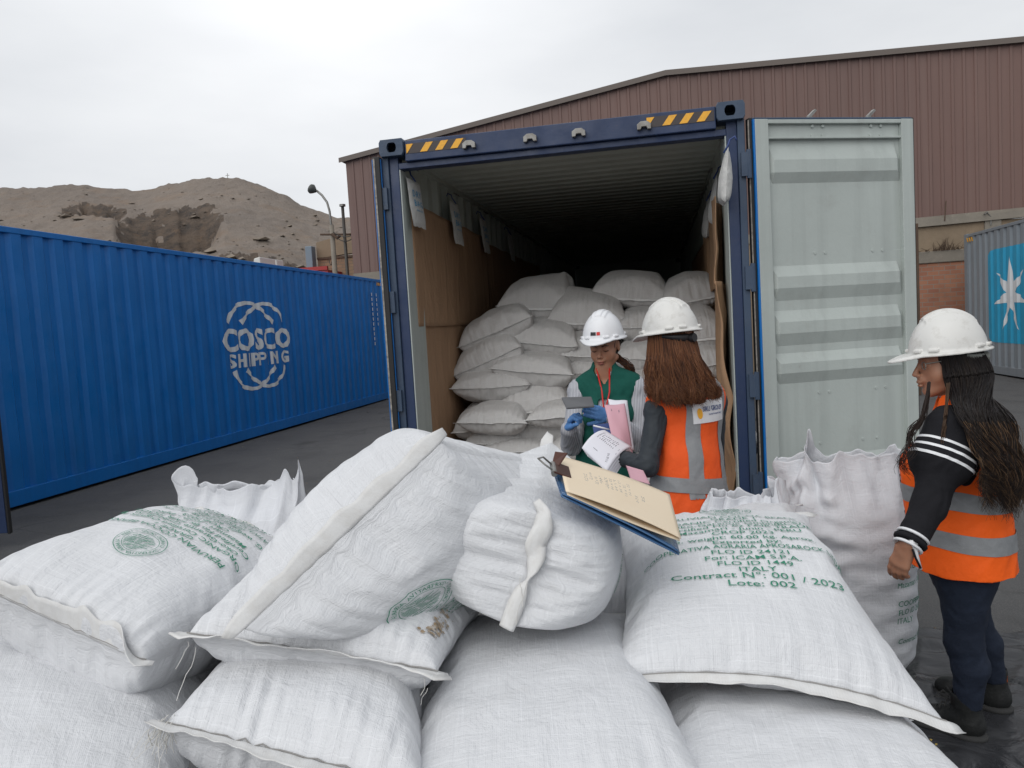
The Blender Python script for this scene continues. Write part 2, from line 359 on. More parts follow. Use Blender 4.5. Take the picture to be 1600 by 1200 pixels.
# ================================================================== warehouse
def debris():
    rnd = random.Random(21); mb = MB()
    for k in range(900):
        x = rnd.uniform(-9, 8); y = rnd.uniform(1, 17)
        if -1.9 < x < .7 and y > 5: continue
        s = rnd.choice((.004, .006, .009))*rnd.uniform(.6, 1.5); n = len(mb.v)
        for (a, b, c) in ((1, 0, 0), (-.5, .8, 0), (-.5, -.8, 0), (0, 0, 1)): mb.v.append((x+a*s*rnd.uniform(.7, 1.5), y+b*s*rnd.uniform(.7, 1.5), c*s-.001))
        mb.f += [(n, n+1, n+3), (n+1, n+2, n+3), (n+2, n, n+3)]
    setp(mb.obj('loose_grit', M['rock2']), 'pale grit and crumbs scattered over the dark asphalt', 'grit', kind='stuff')
debris()
def warehouse():
    W_ = thing('warehouse', 'long maroon corrugated metal warehouse rising behind the open container', 'building', (-8.19, 20, 0))
    y = 20.0; xl = -8.19; xr = 15.0
    roof = lambda x: 6.364+(x-xl)*(7.617-6.364)/(.447-xl) if x < .447 else 7.617-(x-.447)*.0271
    base = lambda x: 3.234+(x-xl)*.0205
    V = []; Fq = []; x = xl; pit = .25; pr = [(0, 0), (.15, 0), (.165, -.022), (.22, -.022), (.235, 0)]
    xs = []
    while x < xr:
        for a, d in pr: xs.append((x+a, d))
        x += pit
    for a, d in xs:
        for k in range(5): V.append((a, y+d, base(a)+(roof(a)-base(a))*k/4))
    for i in range(len(xs)-1):
        for k in range(4): Fq.append((i*5+k, (i+1)*5+k, (i+1)*5+k+1, i*5+k+1))
    mesh_obj('cladding', V, Fq, M['maroon'], W_)
    # side wall going back, ribbed the same way
    V = []; Fq = []; n = 0; yy = y
    while yy < 48:
        for a, d in pr: V += [(xl+d, yy+a, 0), (xl+d, yy+a, 6.364)]; n += 1
        yy += pit
    for i in range(n-1): Fq.append((2*i, 2*i+1, 2*i+3, 2*i+2))
    mesh_obj('side_cladding', V, Fq, M['maroon'], W_)
    mb = MB()   # roof sheet and verge trim
    pts = [(xl-.15, roof(xl)-.02), (.447, 7.617), (xr, roof(xr))]
    for (a, za), (b, zb) in zip(pts, pts[1:]):
        mb.quad((a, y-.12, za+.03), (b, y-.12, zb+.03), (b, 48, zb+.03), (a, 48, za+.03)); mb.quad((a, y-.12, za+.10), (b, y-.12, zb+.10), (b, 48, zb+.10), (a, 48, za+.10))
        mb.quad((a, y-.12, za-.03), (b, y-.12, zb-.03), (b, y-.12, zb+.10), (a, y-.12, za+.10))
    mb.obj('roof', Mt('dull_brown_roof_trim', (.13, .105, .09), .6), W_)
    mb = MB(); mb.quad((xl, y-.055, base(xl)), (xr, y-.055, base(xr)), (xr, y-.055, base(xr)+.07), (xl, y-.055, base(xl)+.07)); mb.obj('base_flashing', M['conc'], W_)
    mb = MB(); a = 2.0
    for z in (4.45, 4.47): pass
    # masonry plinth: tan concrete band, brick panels between concrete columns
    PL = thing('plinth_wall', 'brick and concrete wall carrying the maroon cladding, red brick panel right of the open door', 'wall', (-8.19, 20, 0))
    mb = MB(); mb.poly([(xl, y-.10, 0), (5.2, y-.10, 0), (5.2, y-.10, base(5.2)-.15), (xl, y-.10, base(xl)-.15)], (0, .15, 0)); mb.obj('wall_panel', M['conc2'], PL)
    mb = MB(); mb.poly([(xl, y-.14, base(xl)-.16), (xr, y-.14, base(xr)-.16), (xr, y-.14, base(xr)), (xl, y-.14, base(xl))], (0, .2, 0)); mb.obj('top_beam', M['conc'], PL)
    mb = MB(); mb.box((5.2, y-.05, 2.75), (xr, y+.05, 3.40)); mb.obj('upper_panel', M['conc2'], PL)
    mb = MB(); mb.box((5.2, y-.10, 2.50), (7.35, y+.05, 2.78)); mb.obj('lintel', M['conc'], PL, bevel=.02)
    mb = MB(); mb.box((5.2, y-.06, 0), (7.30, y+.05, 2.50)); mb.obj('brick_panel', M['brick'], PL)
    mb = MB(); mb.box((7.30, y-.13, 0), (7.52, y+.05, 2.77)); mb.obj('column', M['conc'], PL, bevel=.02)
    mb = MB(); mb.box((7.62, y-.10, 2.77), (7.98, y+.05, 3.43)); mb.obj('column', M['conc'], PL, bevel=.02)
    mb = MB(); mb.box((7.98, y-.06, 0), (xr, y+.05, 2.74)); mb.obj('brick_panel', M['brick'], PL)
warehouse()
def bits_right():
    p = PY(1427, 350, 14.0); mb = MB(); mb.box((p[0]-.06, 13.94, 0), (p[0]+.06, 14.06, p[2])); setp(mb.obj('timber_post', M['wood'], bevel=.01), 'rusty brown post standing just right of the open container door', 'post')
    for (a, b) in (((1545, 352), (1552, 330)),): 
        q0, q1 = PY(1548, 352, 19.9), PY(1544, 335, 19.9); mb = MB(); mb.tube([q0, (q0[0], 19.88, q0[2]+.18), (q1[0]-.05, 19.85, q1[2]+.05), (q1[0]-.12, 19.8, q1[2])], .02, 6)
        setp(mb.obj('pipe_stub', M['steel']), 'thin bent pipe stub sticking out of the plinth wall above the grey container', 'pipe')
    q0, q1 = PY(1476, 345, 19.85), PY(1478, 314, 19.85); mb = MB(); mb.tube([q0, q1], .014, 5); setp(mb.obj('rebar_rod', M['wood']), 'thin dark rod standing against the maroon cladding', 'rod')
    # dry weeds on the ledge
    rnd = random.Random(3); mb = MB(); c = PY(1476, 381, 19.85)
    for i in range(60):
        x = c[0]+rnd.gauss(0, .28); h = rnd.uniform(.05, .28)*math.exp(-((x-c[0])/.35)**2)+.03; mb.cyl((x, 19.87, 2.78), (x+rnd.gauss(0, .1), 19.8+rnd.gauss(0, .03), 2.78+h), .008, .002, 4)
    setp(mb.obj('dry_weeds', M['wood']), 'clump of dry weeds on the concrete ledge above the red brick panel', 'weeds', kind='stuff')
bits_right()
# ================================================================== things beyond the blue container
def yard_far():
    # left tan wall with brick panel, grey steel column
    Yw = 24.0
    a = PY(487, 392, Yw); b = PY(497, 389, Yw); c = PY(548, 380, Yw)
    t = thing('boundary_wall', 'tan rendered wall with rough brick lower half beside the maroon warehouse', 'wall', (b[0], Yw, 0))
    zb = PY(500, 404, Yw)[2]
    MB().box((b[0], Yw-.1, 0), (c[0]+2.5, Yw+.1, zb)).obj('brick_panel', M['brick2'], t)
    MB().poly([(b[0], Yw-.12, zb), (c[0]+2.5, Yw-.12, zb+.25), (c[0]+2.5, Yw-.12, c[2]+.75), (b[0], Yw-.12, b[2]+.2)], (0, .2, 0)).obj('upper_panel', M['conc2'], t)
    MB().box((b[0], Yw-.15, zb-.05), (c[0]+2.5, Yw-.11, zb+.02)).obj('seam_band', M['wood'], t)
    g = Mt('blue_grey_sheet', (.17, .22, .27), .6)
    setp(MB().box((a[0], Yw-.5, 0), (b[0], Yw-.2, a[2]+.1)).obj('steel_column', g, bevel=.02), 'blue grey sheet metal column at the end of the tan wall', 'column')
    # concrete lamp pole with curved arm
    Yp = 21.5; base = PY(524, 430, Yp); top = PY(518, 352, Yp)
    L = thing('street_lamp', 'curved arm street lamp on a concrete pole against the hill', 'street lamp', (base[0], Yp, 0))
    mb = MB(); mb.cyl((base[0], Yp, 0), (top[0], Yp, top[2]), .10, .070, 10); mb.obj('pole', M['conc'], L, smooth=True)
    arm = [PY(*q, Yp) for q in ((520, 362), (517, 348), (515, 330), (511, 316), (503, 305), (495, 298))]; MB().tube(arm, .035, 8).obj('lamp_arm', M['steel'], L, smooth=True)
    h0, h1 = PY(494, 299, Yp), PY(483, 293, Yp); mb = MB(); pts = [Vector(h0).lerp(Vector(h1), s) for s in (0, .15, .35, .6, .85, 1)]; mb.tube(pts, [.04, .07, .11, .15, .13, .05], 12)
    dk = Mt('dark_lamp_housing', (.06, .065, .06), .5); mb.obj('lamp_head', dk, L, smooth=True)
    mb = MB(); e = PY(525, 367, Yp); mb.tube([(top[0]-.35, Yp-.05, top[2]-.25), (top[0]+.6, Yp-.05, top[2]-.32)], .03, 6); mb.tube([PY(518, 366, Yp-.1), PY(527, 372, Yp-.1), PY(531, 368, Yp-.1)], .05, 6); mb.obj('bracket', M['wood'], L)
    # cables
    def cable(lab, A, B, sag, r=.012):
        A = Vector(A); B = Vector(B); mb = MB(); mb.tube([A.lerp(B, s)-Vector((0, 0, sag*4*s*(1-s))) for s in np.linspace(0, 1, 12)], r, 5)
        setp(mb.obj('overhead_cable', M['black']), lab, 'cable', 'cables from the lamp pole')
    cable('upper thin cable running from the lamp pole to the warehouse corner', PY(520, 362, Yp), PY(551, 367, 20.4), .1)
    cable('lower thin cable running from the lamp pole to the warehouse corner', PY(524, 369, Yp), PY(551, 372, 20.4), .12)
    cable('slack cable hanging down from the lamp pole bracket', PY(519, 365, Yp), PY(514, 405, 23.5), .5)
    Ys = 21.0; b0 = PY(543, 428, Ys); b1 = PY(541, 322, Ys)
    s = thing('steel_mast', 'slim dark steel mast standing between the lamp pole and the warehouse', 'mast', (b0[0], Ys, 0))
    mb = MB(); mb.cyl((b0[0], Ys, 0), (b0[0], Ys, b1[2]), .055, .045, 10); mb.obj('tube', Mt('dark_steel', (.05, .045, .04), .6), s, smooth=True)
    MB().cyl((b0[0], Ys, b1[2]), (b0[0], Ys, b1[2]+.06), .09, .09, 10).obj('cap', M['steel'], s)
    # truck parked behind the blue container: white cab roof and red flat bed just show
    Yt = 24; A = PY(411, 412, Yt); B = PY(425, 405, Yt); rl = PY(492, 421, Yt)
    wh = Mt('white_truck_paint', (.6, .6, .58), .4); rd = Mt('red_truck_paint', (.35, .02, .02), .5)
    T = thing('parked_truck', 'white cabbed truck with red flat bed, only its top showing over the blue container', 'truck', (A[0], Yt, 0))
    zc = A[2]-.35; x0, x1 = A[0]-1.2, B[0]+.3
    mb = MB(); mb.poly([(x0, Yt-1.1, .55), (x1, Yt-1.1, .55), (x1, Yt-1.1, zc+.02), (x0+1.15, Yt-1.1, zc), (x0+.8, Yt-1.1, zc-.3), (x0+.25, Yt-1.1, zc-.45), (x0, Yt-1.1, 1.6)], (0, 2.2, 0)); mb.obj('cab', wh, T, bevel=.05)
    MB().poly([(A[0], Yt-.8, zc), (B[0], Yt-.8, zc), (B[0], Yt-.8, B[2]+.02), (A[0]+.12, Yt-.8, B[2]-.02)], (0, 1.6, 0)).obj('roof_deflector', wh, T, bevel=.03)
    MB().box((x0+.35, Yt-1.12, 1.7), (x0+1.1, Yt-1.101, 2.3)).obj('side_window', M['black'], T)
    zr = rl[2]-.06; mb = MB(); mb.box((x1+.1, Yt-1.2, zr-.75), (rl[0]+1, Yt+1.2, zr-.1)); mb.box((x1+.6, Yt-1.25, zr-.1), (rl[0]+1, Yt-1.15, zr+.02)); mb.obj('bed', rd, T)
    p = PY(459, 411, Yt); MB().cyl((p[0], Yt-1.2, zr-.1), (p[0], Yt-1.2, p[2]), .03, k=6).obj('antenna', wh, T)
    for xx in (x0+.9, x1+1.2, rl[0]-.4):
        w = MB().cyl((xx, Yt-1.2, .5), (xx, Yt-.9, .5), .5, k=20).obj('wheel', M['black'], T); MB().cyl((xx, Yt-1.22, .5), (xx, Yt-1.2, .5), .27, k=16).obj('rim', M['steel'], w)
yard_far()
# ================================================================== containers
PROF = [(0, 0), (.072, 0), (.118, 1), (.188, 1), (.234, 0)]      # fractions of one corrugation (metres at pitch .29)
PIT = .29
def prof_breaks(y0, y1):
    b = []; y = y0
    while y < y1:
        for a, d in PROF: b.append((y+a*PIT/.29, d))
        y += PIT
    return [q for q in b if q[0] < y1]+[(y1, 0)]
def corr_off(y, y0):
    s = (y-y0) % PIT; a = [p[0] for p in PROF]+[PIT]; d = [p[1] for p in PROF]+[0]; return float(np.interp(s, a, d))
DENT = {}
def dent(x, n, y, z, z0, z1):
    a, sd = DENT.get((round(x, 3), n), (0, 0)); k = (z-z0)/(z1-z0); return a*mnoise.noise((y*.9, z*1.1, sd))*math.sin(math.pi*k)+a*.7*mnoise.noise((y*3.1, z*2.5, sd+5))
def side_wall(name, x, n, y0, y1, z0, z1, mat, par, dep=.036, dents=0.0, seed=0, both=False):
    """corrugated wall on plane x, outer face towards n (+1/-1)"""
    DENT[(round(x, 3), n)] = (dents, seed); br = prof_breaks(y0, y1); rows = 24; V = []; Fq = []
    for y, d in br:
        for k in range(rows+1):
            z = z0+(z1-z0)*k/rows; w = dent(x, n, y, z, z0, z1)*(0 < k < rows)
            V.append((x-n*dep*d+w, y, z))
    m = rows+1
    for i in range(len(br)-1):
        for k in range(rows): q = (i*m+k, (i+1)*m+k, (i+1)*m+k+1, i*m+k+1); Fq.append(q if n > 0 else q[::-1])
    return mesh_obj(name, V, Fq, mat, par)
def casting(par, c, s, mat, front=-1):
    """corner casting with oval holes; c = outer corner, s = inward signs"""
    L = (.162, .178, .118); bm = bmesh.new(); bmesh.ops.create_cube(bm, size=1)
    for v in bm.verts: v.co = Vector(((v.co.x+.5)*L[0]*s[0], (v.co.y+.5)*L[1]*s[1], (v.co.z+.5)*L[2]*s[2]))+Vector(c)
    bmesh.ops.recalc_face_normals(bm, faces=bm.faces); bmesh.ops.bevel(bm, geom=bm.edges[:], offset=.012, segments=2, affect='EDGES', profile=.5)
    me = bpy.data.meshes.new('corner_casting'); o3 = Vector(org(par))
    for v in bm.verts: v.co -= o3
    bm.to_mesh(me); bm.free(); me.materials.append(mat.m); o = bpy.data.objects.new('corner_casting', me); C.objects.link(o); o.parent = par
    # dark oval openings: recessed tubes on the end face and on the side face
    def oval(cx, cy, cz, ax, sgn):
        k = 20; rim = []; 
        for i in range(k):
            t = 2*math.pi*i/k; a = math.cos(t)*.026; b = math.copysign(min(abs(math.sin(t)*.046), .036), math.sin(t)); rim.append((a, b))
        V = []; Fq = []
        for off, sc in ((.0025, 1.14), (.0028, 1.0), (-.045, .95)):
            for a, b in rim:
                q = (cx+b*sc*1.0, cy+sgn*off, cz+a*sc) if ax == 'y' else (cx+sgn*off, cy+b*sc, cz+a*sc); V.append(q)
        for r in range(2):
            for i in range(k): Fq.append((r*k+i, r*k+(i+1) % k, (r+1)*k+(i+1) % k, (r+1)*k+i))
        Fq.append(tuple(range(2*k, 3*k)))
        return V, Fq
    return o
def hole_casting(par, c, s, mat):
    """casting whose end face (towards -y) really has a hole: plate with an oval opening plus side, top and bottom plates"""
    W_, H_, D_ = .178, .118, .162; k = 24; x0, z0 = c[0], c[2]; y = c[1]
    cx = x0+s[0]*W_*.52; cz = z0-H_*.5; mb = MB(); X0, X1 = sorted((x0, x0+s[0]*W_)); Z0, Z1 = z0-H_, z0
    inn = []; outr = []
    for i in range(k):
        t = 2*math.pi*(i+.5)/k; a = .030*math.cos(t); b = .040*math.sin(t); b = max(-.033, min(.033, b)); inn.append((cx+a*1.15, cz+b))
        ct, st = math.cos(t), math.sin(t); r = min((X1-X0)/2/abs(ct) if abs(ct) > 1e-6 else 9, (Z1-Z0)/2/abs(st) if abs(st) > 1e-6 else 9); outr.append(((X0+X1)/2+ct*r, (Z0+Z1)/2+st*r))
    V = [(a, y+.010, b) for a, b in outr]+[((X0+X1)/2+(a-(X0+X1)/2)*.965, y, (Z0+Z1)/2+(b-(Z0+Z1)/2)*.95) for a, b in outr]+[(a, y, b) for a, b in inn]+[(a, y+.03, b) for a, b in inn]+[(a, y+D_, b) for a, b in outr]
    Fq = []
    for i in range(k):
        j = (i+1) % k
        Fq += [(i, j, k+j, k+i), (k+i, k+j, 2*k+j, 2*k+i), (2*k+i, 2*k+j, 3*k+j, 3*k+i), (4*k+i, 4*k+j, j, i)]
    Fq.append(tuple(4*k+i for i in range(k)))
    return mesh_obj('corner_casting', V, Fq, mat, par)
def decal_on_side(name, v, f, x, n, yc, zc, y0, mat, par, dep=.036, off=.006, mirror=False):
    """flat artwork (s,t) laid on a corrugated side: split at every fold and pushed into it"""
    s = -1 if mirror else 1
    v = np.array([(yc+s*a, b, 0) for a, b, _ in v]); ys = [q[0] for q in prof_breaks(y0, v[:, 0].max()+.3) if v[:, 0].min()-.01 < q[0] < v[:, 0].max()+.01]
    V, Fq = refine(v, f, ys, .14); out_ = [(x-n*dep*corr_off(a, y0)+n*off+dent(x, n, a, zc+b, .19, 2.84), a, zc+b) for a, b, _ in V]
    return mesh_obj(name, out_, Fq, mat, par)
def ribbon2(pts, w):
    """flat band along a 2-D polyline"""
    pts = [Vector((a, b, 0)) for a, b in pts]; V = []; Fq = []
    for i, p in enumerate(pts):
        d = (pts[min(i+1, len(pts)-1)]-pts[max(0, i-1)]).normalized(); nn = Vector((-d.y, d.x, 0)); ww = w[i] if isinstance(w, (list, tuple)) else w
        V += [tuple(p+nn*ww/2), tuple(p-nn*ww/2)]
    for i in range(len(pts)-1): Fq.append((2*i, 2*i+1, 2*i+3, 2*i+2))
    return V, Fq
def smooth_pts(pts, n=24):
    pts = np.array(pts, float); t = np.linspace(0, 1, len(pts)); T = np.linspace(0, 1, n)
    out_ = []
    for d in range(pts.shape[1]):   # Catmull-Rom
        y = pts[:, d]; m = np.gradient(y, t); r = []
        for q in T:
            i = min(int(q*(len(t)-1)), len(t)-2); h = t[i+1]-t[i]; s = (q-t[i])/h
            r.append((2*s**3-3*s**2+1)*y[i]+(s**3-2*s**2+s)*h*m[i]+(-2*s**3+3*s**2)*y[i+1]+(s**3-s**2)*h*m[i+1])
        out_.append(r)
    return np.array(out_).T
def shell(root, x0, x1, y0, y1, H, mat, n_vis, roofmat=None):
    """frame of a closed container seen from one long side"""
    for y in (y0, y1-.16):
        for xx in (x0, x1-.1): MB().box((xx, y, .1), (xx+.1, y+.16, H-.1)).obj('corner_post', mat, root)
    for nm, z0, z1 in (('top_rail', H-.075, H-.012), ('bottom_rail', .03, .19)):
        for xx in (x0, x1-.06): MB().box((xx+.003, y0+.16, z0), (xx+.057, y1-.16, z1)).obj(nm, mat, root, bevel=.006)
    mb = MB(); mb.box((x0+.05, y0+.05, H-.05), (x1-.05, y1-.05, H-.03)); mb.obj('roof', mat, root)
    for a, b in ((y0+.02, y0+.06), (y1-.06, y1-.02)): MB().box((x0+.06, a, .12), (x1-.06, b, H-.08)).obj('end_wall', mat, root)
    for y, sy in ((y0, 1), (y1, -1)):
        for xx, sx in ((x0, 1), (x1, -1)):
            for z, sz in ((H, -1), (.02, 1)): casting(root, (xx-.003*sx, y-.003*sy, z), (sx, sy, sz), mat)
def blue_container():
    x1, y1, H = -6.54, 17.80, 2.915; y0 = y1-12.19; x0 = x1-2.438; yw = y0+.16
    T = thing('shipping_container', 'long bright blue shipping container with white COSCO SHIPPING logo, parked at left', 'shipping container', (x0, y0, 0))
    side_wall('side_panel', x1-.012, 1, yw, y1-.16, .19, H-.075, M['cosco'], T, dents=.009, seed=2)
    side_wall('side_panel', x0+.012, -1, yw, y1-.16, .19, H-.075, M['cosco'], T)
    shell(T, x0, x1, y0, y1, H, M['cosco'], 1)
    V, Fq = [], []
    def add(v, f):
        n = len(V); V.extend([tuple(map(float, q)) for q in v]); Fq.extend([tuple(i+n for i in q) for q in f])
    # lettering drawn from strokes so that it matches the heavy wide letters
    def txt(s, w, h, yc, zc, bold, sp):
        v, f = tmesh(s, 1, bold, spacing=sp); v = v.copy(); v[:, 0] -= (v[:, 0].max()+v[:, 0].min())/2; v[:, 1] -= (v[:, 1].max()+v[:, 1].min())/2
        v[:, 0] *= w/np.ptp(v[:, 0]); v[:, 1] *= h/np.ptp(v[:, 1]); v[:, 0] += yc; v[:, 1] += zc; add(v, f)
    txt('COSCO', 2.16, .37, 0, .085, .034, 1.06); txt('SHIPPING', 1.92, .225, .02, -.245, .030, 1.15)
    A = [(-.86, .36), (-.76, .52), (-.52, .65), (-.20, .68), (.10, .60), (.34, .47), (.50, .36)]
    w = [.085, .060, .070, .055, .070, .062, .095]
    for sx in (1, -1):
        p = smooth_pts([(a*sx, b) for a, b in A], 30); ww = list(np.interp(np.linspace(0, 1, 30), np.linspace(0, 1, 7), w)); add(*ribbon2(p, ww))
        p = smooth_pts([(a*sx*.93, -b-.06+.02) for a, b in A], 30); add(*ribbon2(p, [q*.95 for q in ww]))
    # every stroke its own sheet height would z-fight: lay the arcs 2 mm apart
    decal_on_side('white_logo', V, Fq, x1-.012, 1, 11.70, 1.535, yw, M['white'], T)
    # small markings near the far end
    for k in range(4): MB().poly([(x1+.001, y1-.50+k*.1, H-.16), (x1+.001, y1-.45+k*.1, H-.16), (x1+.001, y1-.41+k*.1, H-.09), (x1+.001, y1-.46+k*.1, H-.09)], (.003, 0, 0)).obj('hazard_stripe', M['yellow'], T)
    for k in range(11):
        z = H-.42-k*.115; MB().box((x1-.010, y1-.86, z), (x1-.004, y1-.82, z+.075)).obj('serial_mark', M['white'], T)
        if k < 7: MB().box((x1-.010, y1-.56, z), (x1-.004, y1-.53, z+.07)).obj('serial_mark', M['white'], T)
    for za, zb in ((1.62, 1.78), (1.08, 1.22)): MB().box((x1+.001, y1-.13, za), (x1+.004, y1-.03, zb)).obj('orange_sticker', M['yellow'], T)
blue_container()
def grey_container():
    x0, y1, H = 6.75, 18.75, 3.02; y0 = y1-12.19; x1 = x0+2.438; yw = y0+.16
    T = thing('shipping_container', 'grey shipping container with a white seven pointed star on light blue at right edge', 'shipping container', (x0, y0, 0))
    side_wall('side_panel', x0+.012, -1, yw, y1-.16, .19, H-.075, M['greyc'], T, dents=.004, seed=8)
    side_wall('side_panel', x1-.012, 1, yw, y1-.16, .19, H-.075, M['greyc'], T)
    shell(T, x0, x1, y0, y1, H, M['greyc'], -1)
    # blue rounded square with the star (artwork in metres)
    c0 = PX(1541, 392, x0); c1 = PX(1541, 534, x0); yc = c0[1]-1.05; zc = (c0[2]+c1[2])/2; hh = (c0[2]-c1[2])/2; ww = 1.05
    r = .28; pts = []
    for (sx, sy, a0) in ((1, 1, 0), (-1, 1, 90), (-1, -1, 180), (1, -1, 270)):
        for a in range(0, 91, 15): t = R(a0+a); pts.append((sx*(ww-r)+r*math.cos(t), sy*(hh-r)+r*math.sin(t), 0))
    star = []; R1, R2 = min(ww, hh)*.80, min(ww, hh)*.25
    for i in range(14): t = math.pi/2+math.pi*i/7; q = R1 if i % 2 == 0 else R2; star.append((q*math.cos(t), q*math.sin(t), 0))
    decal_on_side('blue_square', pts, [tuple(range(len(pts)))], x0+.012, -1, yc, zc, yw, M['lightblue'], T)
    sv = star+[(0, 0, 0)]; sf = [(i, (i+1) % 14, 14) for i in range(14)]
    decal_on_side('white_star', sv, sf, x0+.012, -1, yc, zc, yw, M['white'], T, off=.010, mirror=True)
    for k in range(3): MB().poly([(x0-.001, y1-.50+k*.12, H-.18), (x0-.001, y1-.44+k*.12, H-.18), (x0-.001, y1-.38+k*.12, H-.09), (x0-.001, y1-.44+k*.12, H-.09)], (-.003, 0, 0)).obj('hazard_stripe', M['yellow'], T)
grey_container()
# ------------------------------------------------------------------ door leaf
def door_leaf(par, hinge, dirv, label=None, inner=-1, L=1.17, z0=.155, z1=2.775, name='door'):
    """leaf from the hinge along dirv; its inside face towards `inner` side (normal = dirv rotated)"""
    d = Vector((dirv[0], dirv[1], 0)).normalized(); n = Vector((d.y, -d.x, 0))*(1 if inner < 0 else -1); h = Vector(hinge)
    pt = lambda u, z, o: tuple(h+d*u+n*o+Vector((0, 0, z)))
    sl, sr = .105, .095; zb, zt = z0+.10, 2.665
    key = [(zt+.03, 0), (zt, 0), (2.66, -.022), (2.635, -.022), (2.52, .014), (2.44, .014), (2.375, -.016), (1.845, -.016), (1.775, .012), (1.70, .012), (1.62, -.016), (1.555, -.016), (1.48, .012), (1.405, .012), (1.325, -.016), (1.275, -.016), (1.21, .012), (1.145, .012), (1.075, -.016), (.575, -.016), (.49, .012), (.41, .012), (.325, -.016), (zb, -.016)]
    key = key[2:]; V = []; Fq = []
    for z, o in key: V += [pt(sl, z, o-.002), pt(sl+.03, z, o), pt(L-sr-.03, z, o), pt(L-sr, z, o-.002)]
    # close the ends of each bump against the frame
    V2 = []; 
    for z, o in key: V2 += [pt(sl, z, -.016), pt(sl+.035, z, o), pt(L-sr-.035, z, o), pt(L-sr, z, -.016)]
    for i in range(len(key)-1):
        for k in range(3): Fq.append((4*i+k, 4*i+k+1, 4*i+5+k, 4*i+4+k))
    leaf = mesh_obj(name, V2, Fq, M['doorin'], par)
    if label: leaf['label'] = label
    ORG[leaf.name] = ORG[par.name]
    def bx(nm, u0, u1, a, b, o0, o1, mat, bev=.004):
        mb = MB(); mb.box((0, 0, 0), (1, 1, 1)); vs = []
        for (x, y, z) in mb.v: vs.append(pt(u0+(u1-u0)*x, a+(b-a)*z, o0+(o1-o0)*y))
        bm = bmesh.new(); bv = [bm.verts.new(Vector(v)-Vector(org(par))) for v in vs]
        for f in mb.f: bm.faces.new([bv[i] for i in f])
        bmesh.ops.recalc_face_normals(bm, faces=bm.faces)
        if bev: bmesh.ops.bevel(bm, geom=bm.edges[:], offset=bev, segments=2, affect='EDGES', profile=.5)
        me = bpy.data.meshes.new(nm); bm.to_mesh(me); bm.free(); me.materials.append(mat.m); o = bpy.data.objects.new(nm, me); C.objects.link(o); o.parent = leaf; return o
    bx('stile', 0.012, sl, z0, z1, -.034, .018, M['doorin']); bx('stile', L-sr, L-.006, z0, z1, -.034, .018, M['doorin'])
    bx('rail', sl, L-sr, z1-.028, z1-.002, -.030, .016, M['doorin']); bx('rail', sl, L-sr, zt-.012, zt, -.030, .012, M['doorin'], .002); bx('rail', sl, L-sr, z0+.002, zb, -.030, .016, M['doorin'])
    bx('top_panel', sl+.001, L-sr-.001, zt-.001, z1-.027, -.020, -.012, M['doorin'], 0)
    bx('outer_skin', .012, L-.006, z0, z1, -.052, -.0345, M['navy'], .004)
    bx('edge_band', .0, .012, z0, z1, -.050, .016, M['cosco'], .003)
    bx('gasket', -.020, -.001, z0-.01, z1+.012, -.046, .004, M['black'], .004); bx('gasket', L-.005, L+.014, z0-.01, z1+.012, -.050, .0, M['black'], .004)
    bx('gasket', 0, L-.005, z1, z1+.014, -.046, .004, M['navy2'], .004); bx('gasket_lip', -.024, -.0205, z0, z1, -.012, .000, M['gasket'], .001)
    for u, zs in ((.43, (2.735, 2.675)), (.505, (2.735, 2.675)), (.86, (2.735, 2.675)), (.935, (2.735, 2.675)), (.43, (1.92,)), (.505, (1.92,)), (.86, (1.92,)), (.935, (1.92,)), (.43, (1.0,)), (.505, (1.0,)), (.86, (1.0,)), (.935, (1.0,)), (.43, (.66,)), (.86, (.66,)), (.3, (.64,)), (.75, (.66,))):
        for z in zs:
            o0 = -.012 if z > 2.6 else -.024; mb = MB(); mb.cyl(pt(u, z, o0), pt(u, z, o0+.012), .012, .010, 10); b = mb.obj('bolt', M['doorin'], par, smooth=False); b.parent = leaf
    for u in (.46, .90):     # locking bars on the outside with cam ends above and below
        mb = MB(); mb.cyl(pt(u, z0-.03, -.085), pt(u, z1+.03, -.085), .017, k=10)
        b = mb.obj('locking_bar', M['steel'], par, smooth=False); b.parent = leaf
        mb = MB(); q = [pt(u-.02, z1+.01, -.09), pt(u+.02, z1+.01, -.09), pt(u+.03, z1+.028, -.09), pt(u+.005, z1+.035, -.09), pt(u+.045, z1+.075, -.09), pt(u+.035, z1+.085, -.09), pt(u-.012, z1+.045, -.09)]; mb.poly(q, n*.03); b = mb.obj('cam_end', M['steel'], par); b.parent = leaf
        mb = MB()
        for z in (.35, 1.0, 1.92, 2.6): mb.box((0, 0, 0), (0, 0, 0))
    return leaf
